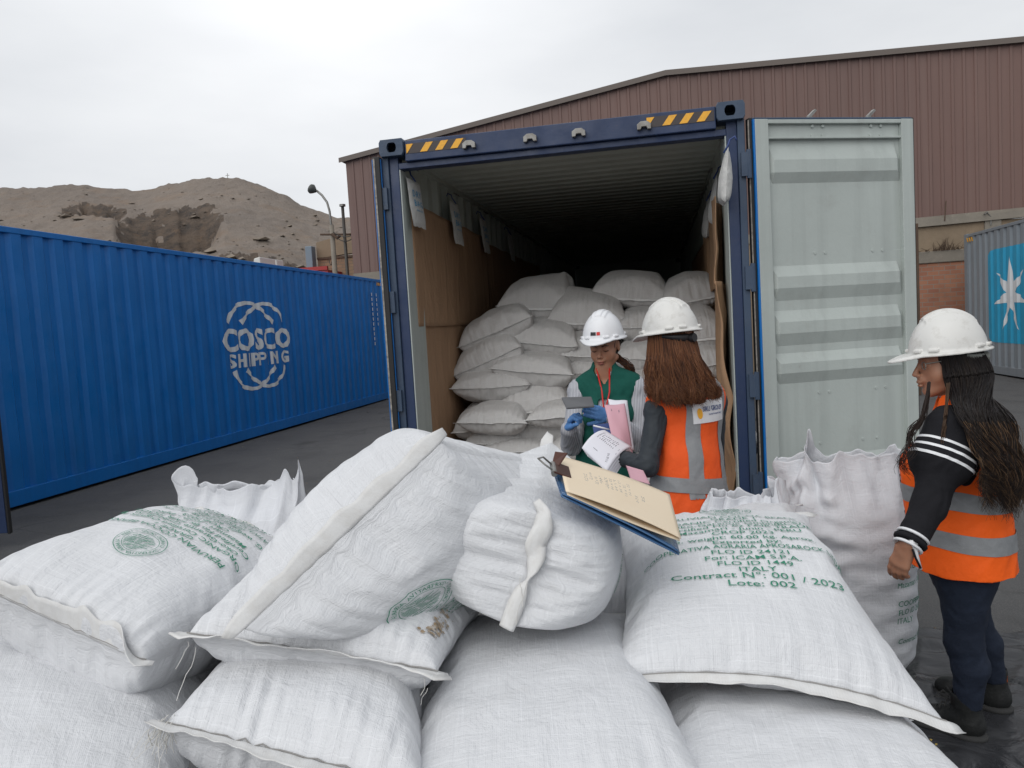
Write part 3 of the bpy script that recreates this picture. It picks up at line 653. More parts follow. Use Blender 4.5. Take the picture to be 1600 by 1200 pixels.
def open_container():
    XR, Y0, H = .592, 5.127, 2.90; XL = XR-2.438; Y1 = Y0+12.19
    T = thing('shipping_container', 'navy shipping container with doors open, loaded with white sacks, in the middle', 'shipping container', (XL, Y0, 0))
    ORGT = T
    ps = .155
    # posts with inner grey return
    for x, s in ((XL, 1), (XR, -1)):
        a, b = sorted((x, x+s*.045)); MB().box((a, Y0+.035, .1), (b, Y0+.16, H-.11)).obj('corner_post', M['navy2'], T, bevel=.004)
        a, b = sorted((x+s*.045, x+s*.112)); MB().box((a, Y0+.055, .1), (b, Y0+.15, H-.11)).obj('corner_post', M['navy'], T, bevel=.005)
        a, b = sorted((x+s*.1125, x+s*.122)); MB().box((a, Y0+.06, .1), (b, Y0+.40, 2.70)).obj('door_jamb', M['doorin'], T, bevel=.003)
        hole_casting(T, (x-.004*s, Y0-.004, H), (s, 1, -1), M['navy2'])
        casting(T, (x-.003*s, Y0-.003, .0), (s, 1, 1), M['navy2']); casting(T, (x-.003*s, Y1+.003, H), (s, -1, -1), M['navy2'])
        for z in (.42, 1.08, 1.78, 2.50):   # hinges
            mb = MB(); mb.cyl((x-s*.018, Y0+.02, z-.09), (x-s*.018, Y0+.02, z+.09), .017, k=10); mb.box((min(x-s*.018, x+s*.03), Y0+.008, z-.075), (max(x-s*.018, x+s*.03), Y0+.034, z+.075)); mb.obj('hinge', M['navy2'], T)
    mb = MB(); mb.box((XL+.175, Y0+.02, 2.742), (XR-.175, Y0+.14, H-.018)); mb.obj('header', M['navy'], T, bevel=.006)
    mb = MB(); mb.box((XL+.112, Y0+.055, 2.700), (XR-.112, Y0+.15, 2.7415)); mb.obj('header_lip', M['navy'], T, bevel=.004)
    mb = MB(); mb.box((XL, Y0+.02, .02), (XR, Y0+.15, .15)); mb.obj('sill', M['navy2'], T, bevel=.006)
    for u in (.52, .94, 1.265, 1.69):     # cam keepers
        x = XL+.12+u*(2.19/2.19); z = 2.80; mb = MB()
        q = [(x-.045, z-.022), (x-.045, z+.012), (x-.02, z+.03), (x+.02, z+.03), (x+.045, z+.012), (x+.045, z-.022), (x+.022, z-.022), (x+.015, z-.005), (x-.015, z-.005), (x-.022, z-.022)]
        mb.poly([(a, Y0+.0195, b) for a, b in q], (0, -.035, 0)); mb.obj('cam_keeper', M['steel'], T, bevel=.003)
    for x0, sg in ((XL+.19, 1), (XR-.19-.42, 1)):
        for k in range(4):
            a = x0+k*.108; zt, zb = H-.045, H-.105
            if k == 0: q = [(a, zt), (a+.05, zt), (a+.005, zb), (a, zb)]
            else: q = [(a+.035, zt), (a+.085, zt), (a+.04, zb), (a-.01, zb)]
            MB().poly([(x, Y0+.0165, z) for x, z in q], (0, -.002, 0)).obj('hazard_stripe', M['yellow'], T)
    # black ground of the tape
    tb = Mt('dark_tape', (.045, .035, .035), .5)
    for x0 in (XL+.185, XR-.19-.425): MB().box((x0, Y0+.0172, H-.108), (x0+.43, Y0+.0195, H-.042)).obj('tape_ground', tb, T)
    # walls: outside navy, inside pale
    side_wall('side_wall', XL+.03, -1, Y0+.16, Y1-.1, .15, H-.07, M['navy'], T); side_wall('side_wall', XR-.03, 1, Y0+.16, Y1-.1, .15, H-.07, M['navy'], T)
    side_wall('side_lining', XL+.0352, 1, Y0+.16, Y1-.1, .15, H-.07, M['inner'], T, dep=-.036); side_wall('side_lining', XR-.0352, -1, Y0+.16, Y1-.1, .15, H-.07, M['inner'], T, dep=-.036)
    for x, s in ((XL, 1), (XR, -1)):
        a, b = sorted((x+s*.004, x+s*.09)); MB().box((a, Y0+.16, H-.085), (b, Y1-.1, H-.02)).obj('top_rail', M['inner'], T); MB().box((a, Y0+.16, .03), (b, Y1-.1, .16)).obj('bottom_rail', M['navy'], T)
    # corrugated roof, waves running across
    V = []; Fq = []; y = Y0+.15; ys = []
    while y < Y1-.1: 
        for a, d in ((0, 0), (.07, 0), (.095, 1), (.14, 1), (.165, 0)): ys.append((y+a, d))
        y += .21
    for y, d in ys:
        for x in np.linspace(XL+.05, XR-.05, 9): V.append((x, y, H-.055+.022*d))
    for i in range(len(ys)-1):
        for k in range(8): Fq.append((i*9+k, i*9+k+1, i*9+10+k, i*9+9+k))
    mesh_obj('roof_lining', V, Fq, M['inner'], T)
    MB().box((XL+.04, Y0+.14, H-.028), (XR-.04, Y1-.05, H-.02)).obj('roof', M['navy'], T)
    MB().box((XL+.09, Y0+.15, .12), (XR-.09, Y1-.1, .155)).obj('floor', M['floorw'], T)
    MB().box((XL, Y1-.09, .1), (XR, Y1, H-.03)).obj('end_wall', M['inner'], T)
    for k in range(9):
        yy = Y0+.45+k*1.2
        for x, s in ((XL+.09, 1), (XR-.09, -1)): MB().tube([(x, yy-.04, H-.11), (x+s*.03, yy-.035, H-.13), (x+s*.03, yy+.035, H-.13), (x, yy+.04, H-.11)], .006, 6).obj('lashing_ring', M['steel'], T)
    # the two leaves: right one swung wide open, left one folded back along the side
    door_leaf(T, (XR+.045, Y0+.03, 0), (1.098, .462), 'pale grey green inside face of the swung open right door', inner=-1)
    door_leaf(T, (XL-.050, Y0+.01, 0), (-.035, 1), 'left door folded back along the container side', inner=1)
open_container()
def near_door():
    p = G(19, 832, .12); x, y = p[0], p[1]
    T = thing('shipping_container', 'worn blue container door edge cut off by the left edge of the photo', 'shipping container', (x-2.6, y-6, 0))
    d = Vector((-.93, -.36, 0))
    XR = x-.25; YF = y-.75
    # body wholly to the left of the picture
    side_wall('side_panel', XR-1.1, 1, YF-5.9, YF-.2, .19, 2.8, M['cosco'], T); side_wall('side_panel', XR-3.5, -1, YF-5.9, YF-.2, .19, 2.8, M['cosco'], T)
    MB().box((XR-3.5, YF-5.9, 2.8), (XR-1.1, YF-.2, 2.88)).obj('roof', M['cosco'], T); MB().box((XR-3.5, YF-5.9, .05), (XR-1.1, YF-.2, .19)).obj('floor', M['floorw'], T)
    MB().box((XR-3.5, YF-5.9, .19), (XR-1.1, YF-5.8, 2.8)).obj('end_wall', M['cosco'], T)
    lf = door_leaf(T, (x-1.18*.93, y-1.18*.36, 0), (.93, .36), None, inner=1, z0=.13, z1=2.76)
near_door()
# ================================================================== sacks
def woven(name='white_woven_sack', c=(.66, .67, .69), cr=0.0):
    m = Mt(name, c, .62, spec=.35)
    m.mix(m.noise(3, 5, .6, kind='UV', lo=.35, hi=.75), tuple(x*.90 for x in c), .6)
    # warp and weft: thin pale and dark lines along both directions
    def lines(sx, sy, lo, hi): return m.noise(1, 2, .5, kind='UV', scale=(sx, sy, 1), lo=lo, hi=hi)
    m.mix(lines(210, 3, .58, .72), tuple(min(1, x*1.16) for x in c), .55); m.mix(lines(3, 210, .58, .72), tuple(min(1, x*1.16) for x in c), .55)
    m.mix(lines(260, 7, .60, .74), tuple(x*.78 for x in c), .45); m.mix(lines(7, 260, .60, .74), tuple(x*.78 for x in c), .45)
    m.mix(m.noise(9, 7, .7, kind='UV', lo=.60, hi=.80), (.40, .385, .36), .30)
    m.mix(m.noise(60, 3, .6, kind='UV', lo=.70, hi=.78), (.30, .29, .27), .35)
    wx = m.wave(75, 'UV', 'X'); wy = m.wave(75, 'UV', 'Y'); wv = m.math('MAXIMUM', wx, wy)
    m.bmp(wv, .28, .0012)
    m.bmp(m.noise(1, 3, .6, kind='UV', scale=(120, 10, 1), lo=.2, hi=.8), .30, .003); m.bmp(m.noise(1, 3, .6, kind='UV', scale=(10, 120, 1), lo=.2, hi=.8), .30, .003)
    m.bmp(m.noise(16, 5, .65, kind='UV', dist=.6), .30, .010)
    if cr:
        m.bmp(m.noise(1, 3, .55, kind='UV', scale=(70, 7, 1), lo=.25, hi=.75, dist=.8), cr, .012); m.bmp(m.noise(1, 4, .6, kind='UV', scale=(26, 5, 1), lo=.3, hi=.7, dist=1.2), cr*.8, .022); m.bmp(m.noise(1, 3, .6, kind='UV', scale=(8, 60, 1), lo=.35, hi=.75, dist=.5), cr*.5, .008)
    m.b.inputs['Sheen Weight'].default_value = .15
    return m
M['sack'] = woven(); M['sack_shaded'] = woven('shaded_woven_sack', (.54, .53, .52), .14); M['sackw'] = woven('creased_woven_sack', cr=.10); M['sack'] = woven(cr=.05)  # container stack uses a darkened copy of the white weave, interior shade in its colour
def hem_m():
    m = Mt('white_hem_tape', (.68, .68, .675), .6); m.mix(m.noise(25, 5, .6, kind='UV', lo=.4, hi=.8), (.52, .50, .47), .6); m.bmp(m.noise(30, 5, .7, kind='UV'), .2, .004)
    w = m.wave(55, 'UV', 'X', prof='SIN'); m.bmp(w, .12, .002); return m
M['hem'] = hem_m()
def inkm():
    m = Mt('faded_green_ink', (.012, .19, .11), .6); m.mix(m.noise(190, 3, .7, kind='Object', lo=.58, hi=.66), (.40, .50, .46), .6); m.mix(m.noise(30, 4, .6, lo=.5, hi=.7), (.10, .30, .22), .5); return m
M['ink'] = inkm()
M['thread'] = Mt('loose_thread', (.6, .59, .56), .8)
def inflate(nu=56, nv=84, w=.66, l=1.0, press=1.0, seed=0, steps=220, vol=None, init=None, damp=.93):
    """two woven sheets joined round the rim, blown up by stuffing: position-based cloth.
    returns top(nu+1,nv+1,3), bottom(...)"""
    rs = np.random.RandomState(seed)
    xs = np.linspace(-w/2, w/2, nu+1); ys = np.linspace(-l/2, l/2, nv+1)
    X, Y = np.meshgrid(xs, ys, indexing='ij')
    S = np.zeros((2, nu+1, nv+1, 3)); S[..., 0] = X; S[..., 1] = Y
    dome = (1-(2*X/w)**2)*(1-(2*Y/l)**2)
    # smooth random bumps
    nz = np.zeros_like(X)
    for k in range(10):
        a, b = rs.uniform(-12, 12, 2); nz += rs.uniform(.3, 1)*np.cos(a*X+b*Y+rs.uniform(0, 6.3))
    S[0, ..., 2] = dome*.05+nz*.002*(dome > 0); S[1, ..., 2] = -dome*.05+nz*.002*(dome > 0)
    if init is not None:
        S = init
        for ax in (1, 2):
            n = S.shape[ax]; S2 = np.zeros(S.shape[:ax]+(2*n-1,)+S.shape[ax+1:]); sl = [slice(None)]*4; sl[ax] = slice(0, None, 2); S2[tuple(sl)] = S
            a = [slice(None)]*4; b = [slice(None)]*4; a[ax] = slice(0, -1); b[ax] = slice(1, None); sl[ax] = slice(1, None, 2); S2[tuple(sl)] = (S[tuple(a)]+S[tuple(b)])*.5; S = S2
    S[..., 2] += rs.normal(0, .0006, S[..., 2].shape)
    Pp = S.copy(); dx = xs[1]-xs[0]; dy = ys[1]-ys[0]; dd = np.hypot(dx, dy)
    def weld():
        m = (S[0]+S[1])*.5
        for sl in ((0, slice(None)), (-1, slice(None)), (slice(None), 0), (slice(None), -1)):
            S[0][sl] = m[sl]; S[1][sl] = m[sl]
    def con(A, B, rest, k):
        d = B-A; L = np.sqrt((d*d).sum(-1, keepdims=True))+1e-9; c = d*((L-rest)/L*.5*k); return c
    def solve(ax, step, off, rest, k, comp=1.0):
        n = S.shape[ax]; i0 = np.arange(off, n-step, 2*step if step > 1 else 2)
        a = np.take(S, i0, ax); b = np.take(S, i0+step, ax)
        d = b-a; L = np.sqrt((d*d).sum(-1, keepdims=True))+1e-9; e = (L-rest)/L; e = np.where(e < 0, e*comp, e); c = d*(e*.5*k)
        if ax == 1: S[:, i0] = a+c; S[:, i0+step] = b-c
        else: S[:, :, i0] = a+c; S[:, :, i0+step] = b-c
    def shear(ou, ov, flip):
        A = S[:, ou:-1:2, ov:-1:2]; 
        if not flip: p, q = (slice(ou, nu, 2), slice(ov, nv, 2)), (slice(ou+1, nu+1, 2), slice(ov+1, nv+1, 2))
        else: p, q = (slice(ou+1, nu+1, 2), slice(ov, nv, 2)), (slice(ou, nu, 2), slice(ov+1, nv+1, 2))
        a = S[(slice(None),)+p]; b = S[(slice(None),)+q]; d = b-a; L = np.sqrt((d*d).sum(-1, keepdims=True))+1e-9; c = d*((L-dd)/L*.5*.25)
        S[(slice(None),)+p] = a+c; S[(slice(None),)+q] = b-c
    for it in range(steps):
        V = (S-Pp)*damp; Pp = S.copy(); S += V
        du = np.gradient(S, axis=1); dv = np.gradient(S, axis=2); N = np.cross(du, dv); N[1] *= -1
        # pressure falls as the volume target is met
        volume = (N[0, ..., 2]*S[0, ..., 2]).sum()+(N[1, ..., 2]*S[1, ..., 2]).sum()
        p = press*np.clip((vol-volume)/vol*6, -.3, 1) if vol else press
        S += N*(p*.0035/(dx*dy))
        S[:, 0, :, 2] *= .9; S[:, -1, :, 2] *= .9; S[:, :, 0, 2] *= .9; S[:, :, -1, 2] *= .9; S -= S.mean((0, 1, 2))
        weld()
        for _ in range(10):
            for o in (0, 1): solve(1, 1, o, dx, 1.0, .9); solve(2, 1, o, dy, 1.0, .9)
            for fl in (False, True):
                for a in (0, 1):
                    for b in (0, 1): shear(a, b, fl)
            # light bending: keep skip-one distances from collapsing
            for o in (0, 1, 2, 3):
                n = S.shape[1]; i0 = np.arange(o, n-2, 4); a = S[:, i0]; b = S[:, i0+2]; d = b-a; L = np.sqrt((d*d).sum(-1, keepdims=True))+1e-9; e = np.minimum((L-2*dx)/L, 0)*.12; S[:, i0] = a+d*e*.5; S[:, i0+2] = b-d*e*.5
                n = S.shape[2]; i0 = np.arange(o, n-2, 4); a = S[:, :, i0]; b = S[:, :, i0+2]; d = b-a; L = np.sqrt((d*d).sum(-1, keepdims=True))+1e-9; e = np.minimum((L-2*dy)/L, 0)*.12; S[:, :, i0] = a+d*e*.5; S[:, :, i0+2] = b-d*e*.5
            weld()
    return S, volume
def make_can(seed, vol, lv=(260, 90, 50)):
    S = None
    for k, st in enumerate(lv): S = inflate(14*2**k, 21*2**k, seed=seed, vol=vol, steps=st, init=S)[0]
    return S
CAN = []
for sd_, vv in ((1, .066), (5, .060), (11, .073)): CAN.append(make_can(sd_, vv))
NU, NV = CAN[0].shape[1]-1, CAN[0].shape[2]-1
_id0 = np.arange((NU+1)*(NV+1)).reshape(NU+1, NV+1)
def _bottom_ids():
    b = -np.ones((NU+1, NV+1), int); n = _id0.size
    b[1:-1, 1:-1] = n+np.arange((NU-1)*(NV-1)).reshape(NU-1, NV-1); m = b < 0; b[m] = _id0[m]; return b
_id1 = _bottom_ids()
def _grid_faces(I, flip):
    a, b, c, d = I[:-1, :-1].ravel(), I[1:, :-1].ravel(), I[1:, 1:].ravel(), I[:-1, 1:].ravel()
    return np.stack([a, b, c, d] if not flip else [d, c, b, a], 1)
SACK_F = np.concatenate([_grid_faces(_id0, False), _grid_faces(_id1, True)])
uu, vv_ = np.meshgrid(np.linspace(0, .66, NU+1), np.linspace(0, 1.0, NV+1), indexing='ij')
def lag(s, P3):     # P3: 3 values at 0,.5,1
    a = 2*(s-.5)*(s-1); b = -4*s*(s-1); c = 2*s*(s-.5); return a, b, c
class Sack:
    def __init__(s, name, label, C4, tz=1.0, can=0, mids=None, flip=(0, 0), group='white woven sacks', mat='sack', sub=1, hem=(1, 1), hw=.035, cat='sack', bulge=0.0, asym=(1, 1), fold=0.012, seed=0, wr=.0018, taper=(1, 1), ear=.02, blunt=0.0, swell=0.0, lay=0.0, fb=.7):
        s.lay = lay
        """C4: near-left, near-right, far-left, far-right corners of the flat sack (world points)"""
        c00, c10, c01, c11 = [np.array(q, float) for q in C4]; mids = mids or {}
        CP = np.zeros((3, 3, 3)); CP[0, 0], CP[2, 0], CP[0, 2], CP[2, 2] = c00, c10, c01, c11
        CP[1, 0] = (c00+c10)/2; CP[1, 2] = (c01+c11)/2; CP[0, 1] = (c00+c01)/2; CP[2, 1] = (c10+c11)/2; CP[1, 1] = (c00+c10+c01+c11)/4
        nrm = np.cross(c10-c00, c01-c00); nrm /= np.linalg.norm(nrm)
        for k, v in mids.items():
            if k == 'n': CP[1, 1] += nrm*v
            elif k == 'nx': CP[1, :] += nrm*v          # arch along the width
            elif k == 'ny': CP[:, 1] += nrm*v          # arch along the length
            else: CP[k] += np.array(v, float)
        G_ = CAN[can].copy()
        if flip[0]: G_ = G_[:, ::-1].copy(); G_[..., 0] *= -1
        if flip[1]: G_ = G_[:, :, ::-1].copy(); G_[..., 1] *= -1
        xc, yc = abs(G_[0, 0, 0, 0]), abs(G_[0, 0, 0, 1]); S_ = (G_[..., 0]/xc+1)/2; T_ = (G_[..., 1]/yc+1)/2; Z = G_[..., 2].copy()*tz
        zf = np.abs(Z)/np.abs(Z).max(); S_ = .5+(S_-.5)*(1+swell*zf)
        Z[0] *= asym[0]; Z[1] *= asym[1]
        Z *= taper[0]+(taper[1]-taper[0])*T_
        a = np.stack(lag(S_, 0), -1); b = np.stack(lag(T_, 0), -1)
        Pm = np.einsum('...i,...j,ijk->...k', a, b, CP)
        e = 1e-3; a2 = (np.stack(lag(S_+e, 0), -1)-a)/e; b2 = (np.stack(lag(T_+e, 0), -1)-b)/e
        dS = np.einsum('...i,...j,ijk->...k', a2, b, CP); dT = np.einsum('...i,...j,ijk->...k', a, b2, CP)
        N = np.cross(dS, dT); N /= np.linalg.norm(N, axis=-1, keepdims=True)
        uT = dT/np.linalg.norm(dT, axis=-1, keepdims=True)
        Wd = Pm+N*Z[..., None]-uT*(blunt*zf*np.clip(1-T_*2.2, 0, 1))[..., None]+uT*(blunt*fb*zf*np.clip(T_*2.2-1.2, 0, 1))[..., None]
        # slumps and creases of its own
        s.W = Wd; rs = np.random.RandomState(seed+3); D = np.zeros(Z.shape)
        for k in range(14):
            f = rs.uniform(2, 13); th = rs.uniform(0, 6.3); D += np.cos(S_*f*math.cos(th)*3+T_*f*math.sin(th)*4+rs.uniform(0, 6.3))/(1+f*.25)
        edge = np.clip(np.minimum(np.minimum(T_, 1-T_)*1, np.minimum(S_, 1-S_))*8, 0, 1); D *= edge
        ple = np.zeros(Z.shape)   # gathers running in from the two sewn ends
        for k in range(9): f = rs.uniform(45, 130); ple += np.cos(S_*f+rs.uniform(0, 6.3)+T_*rs.uniform(-4, 4))
        amp = np.exp(-(np.minimum(T_, 1-T_)/.16)**2)*np.clip(np.minimum(T_, 1-T_)/.02, 0, 1); D += ple*amp*.55
        wv = np.zeros(Z.shape)
        for k in range(7): f = rs.uniform(50, 120); wv += np.cos(T_*f+rs.uniform(0, 6.3)+S_*rs.uniform(-5, 5))
        D += wv*.28*np.exp(-(np.minimum(S_, 1-S_)/.10)**2)*np.clip(np.minimum(S_, 1-S_)/.03, 0, 1)
        sg = np.array([1, -1])[:, None, None]; Wd = Wd+N*(D*wr*sg)[..., None]; s.W = Wd; s.N = N; s.sg = sg
        V = np.concatenate([Wd[0].reshape(-1, 3), Wd[1][1:-1, 1:-1].reshape(-1, 3)])
        UV = np.concatenate([np.stack([uu, vv_], -1).reshape(-1, 2), np.stack([uu+.7, vv_], -1)[1:-1, 1:-1].reshape(-1, 2)])+rs.uniform(0, 30, 2)
        base = V[V[:, 2].argmin()].copy(); base[:2] = V[:, :2].mean(0)
        s.T = thing(name, label, cat, base, group)
        s.body = mesh_obj('sack_body', V, SACK_F, M[mat], s.T, True, UV)
        # face the normals outwards
        if (np.cross(dS[0, NU//2, NV//2], dT[0, NU//2, NV//2])@nrm) < 0: pass
        if sub: q = s.body.modifiers.new('sub', 'SUBSURF'); q.levels = sub; q.render_levels = sub
        for e_, on in enumerate(hem):
            if on: s.hem(e_, hw, seed, mat, ear)
    def hem(s, e, hw, seed, mat, ear):
        rs = np.random.RandomState(seed+e*17+1); j = 0 if e == 0 else NV; jj = 3 if e == 0 else NV-3; n = NU+1
        p = s.W[0][:, j].copy()
        for _ in range(2): p[1:-1] = (p[:-2]+p[1:-1]*2+p[2:])/4
        ins = (s.W[0][:, jj]+s.W[1][:, jj])/2; d = p-ins
        for _ in range(12): d[1:-1] = (d[:-2]+d[1:-1]+d[2:])/3
        d /= np.linalg.norm(d, axis=1, keepdims=True)+1e-9
        nr = s.N[0][:, j]; d = d*(1-s.lay)+nr*s.lay; d /= np.linalg.norm(d, axis=1, keepdims=True); k = np.arange(n)/(n-1); ph = rs.uniform(0, 6.3, 6)
        wob = np.array([mnoise.noise((q*5, seed+e*3.3, 0))*1.3+mnoise.noise((q*14, seed, 5))*.7 for q in k])
        wd = hw*(1+.18*np.sin(k*7+ph[3])+.10*np.sin(k*31+ph[4]))
        tl = p[-1]-p[-2]; tl /= np.linalg.norm(tl); tf = p[0]-p[1]; tf /= np.linalg.norm(tf)
        rows = 6; V = []; UV = []
        pe = np.concatenate([[p[0]+tf*ear], p, [p[-1]+tl*ear]]); de = np.concatenate([[d[0]*.8+tf*.4], d, [d[-1]*.8+tl*.4]]); ne = np.concatenate([[nr[0]], nr, [nr[-1]]]); wo = np.concatenate([[wob[0]], wob, [wob[-1]]]); we = np.concatenate([[wd[0]*.7], wd, [wd[-1]*.7]])
        for r in range(rows):
            t = r/(rows-1); off = pe-de*.004+de*(we*t)[:, None]+ne*(wo*hw*.22*t**1.3+.004*math.sin(t*5+seed)*t)[:, None]; V.append(off); UV.append(np.stack([np.linspace(0, .66, len(pe)), np.full(len(pe), t*hw)], -1))
        V = np.array(V); UV = np.array(UV); nn = len(pe); I = np.arange(rows*nn).reshape(rows, nn); Fq = _grid_faces(I, e == 1)
        o = mesh_obj('hem', V.reshape(-1, 3), Fq, M['hem'], s.T, True, UV.reshape(-1, 2)+rs.uniform(0, 9, 2)); q = o.modifiers.new('thick', 'SOLIDIFY'); q.thickness = .0014; q.offset = 0
    def seam(s, e):
        j = 0 if e == 0 else NV; p = s.W[0][:, j]-0; n = s.N[0][:, j]; mb = MB(); mb.tube([tuple(a+b*.0022) for a, b in zip(p, n)][::2], .0013, 4); mb.obj('stitching', M['stitch'], s.T)
    def at(s, u, v, side=0, off=.003):
        """rest-sheet metres (u 0-.66, v 0-1) -> world"""
        a = np.clip(np.asarray(u)/.66*NU, 0, NU-1e-4); b = np.clip(np.asarray(v)*NV, 0, NV-1e-4); i = a.astype(int); j = b.astype(int); fa = (a-i)[:, None]; fb = (b-j)[:, None]; Wd = s.W[side]
        du = np.gradient(Wd, axis=0); dv = np.gradient(Wd, axis=1); N = np.cross(du, dv); N /= np.linalg.norm(N, axis=-1, keepdims=True)+1e-12
        if side: N = -N
        f = lambda A: A[i, j]*(1-fa)*(1-fb)+A[i+1, j]*fa*(1-fb)+A[i, j+1]*(1-fa)*fb+A[i+1, j+1]*fa*fb
        return f(Wd)+f(N)*off
    def print_(s, items, side=0, name='printed_text', mat='ink'):
        """items: list of (verts2d (u,v), faces)"""
        V = []; Fq = []
        for v, f in items:
            v = np.asarray(v, float); v3 = np.zeros((len(v), 3)); v3[:, :2] = v[:, :2]; V2, F2 = refine(v3, f, (), .018); n = len(V); V += list(map(tuple, s.at(V2[:, 0], V2[:, 1], side))); Fq += [tuple(i+n for i in q) for q in F2]
        o = mesh_obj(name, V, Fq, M[mat], s.T); return o
TEXT = ['PERUVIAN COCOA BEANS', 'GRADE 1', 'ORGANIC Certified Organic By', 'Oko-Garantie Gmbh(BCS)', 'Certified Flo By FAIR TRADE', 'Mazamari - Junin - PERU', 'CROP 2023', 'G. weight: 60.00 kg. Aprox.', 'Exported by:', 'COOPERATIVA AGRARIA APROSAROCK LTDA.', 'FLO ID 24121', 'For: ICAM S.P.A.', 'FLO ID 1449', 'ITALY', 'Contract N°: 001 / 2023', 'Lote: 002']
TSIZE = [1, 1, 1, 1, 1, 1, 1, 1, 1, 1.08, 1, 1, 1, 1, 1.18, 1.18]
_TX = [tmesh(t, 1, .004, res=2) for t in TEXT]
def sack_art(u0, v0, k=.031, wid=.53, rot=False, lines=None, logo=True, vstep=.0312, er=.080):
    """artwork on the sheet: emblem then the lines; v decreases line by line (rot turns it half round)"""
    it = []
    def put(v, f):
        v = v[:, :2].copy()
        if rot: v = -v
        v = v+np.array([u0, v0]); it.append((v, f))
    if logo: 
        for v, f in emblem(er): v = v.copy(); v[:, 1] += er+.035; put(v, f)
    y = 0
    for i in (lines if lines is not None else range(len(TEXT))):
        v, f = _TX[i]; v = v.copy(); sz = k*TSIZE[i]; v[:, 0] *= sz*1.08; v[:, 1] *= sz
        if np.ptp(v[:, 0]) > wid: v[:, 0] *= wid/np.ptp(v[:, 0])
        v[:, 1] += y; y -= vstep*TSIZE[i]; put(v, f)
    return it
def emblem(r):
    """round stamp: two rings, ring of letters, a cocoa leaf and pod drawn in bars"""
    it = []
    def ring(a, b, n=40):
        V = []; Fq = []
        for i in range(n): t = 2*math.pi*i/n; V += [(a*math.cos(t), a*math.sin(t), 0), (b*math.cos(t), b*math.sin(t), 0)]
        for i in range(n): j = (i+1) % n; Fq.append((2*i, 2*i+1, 2*j+1, 2*j))
        it.append((np.array(V), Fq))
    ring(r, r*.972); ring(r*.70, r*.68)
    word = 'COOPERATIVA AGRARIA * PERU * CACAO ORGANICO *'; n = len(word)
    for i, ch in enumerate(word):
        if ch == ' ': continue
        v, f = tmesh(ch, r*.22, 0, res=1)
        if not len(v): continue
        t = math.pi-2*math.pi*i/n; c, s_ = math.cos(t-math.pi/2), math.sin(t-math.pi/2); q = v.copy(); q[:, 1] += r*.75; x = q[:, 0]*c-q[:, 1]*s_; y = q[:, 0]*s_+q[:, 1]*c; it.append((np.stack([x, y, 0*x], -1), f))
    rnd = random.Random(4)
    for k in range(17):
        y0 = -r*.56+k*r*.068; wx = math.sqrt(max(0, (.6*r)**2-y0*y0)); a = -wx*rnd.uniform(.4, .98); 
        while a < wx:
            L = rnd.uniform(.1, .45)*r; b = min(a+L, wx); h = r*.030; it.append((np.array([(a, y0, 0), (b, y0+r*.05, 0), (b, y0+h+r*.05, 0), (a, y0+h, 0)]), [(0, 1, 2, 3)])); a = b+rnd.uniform(.03, .16)*r
    return it
def PC(*c): return [P(*q) for q in c]
FG = {}
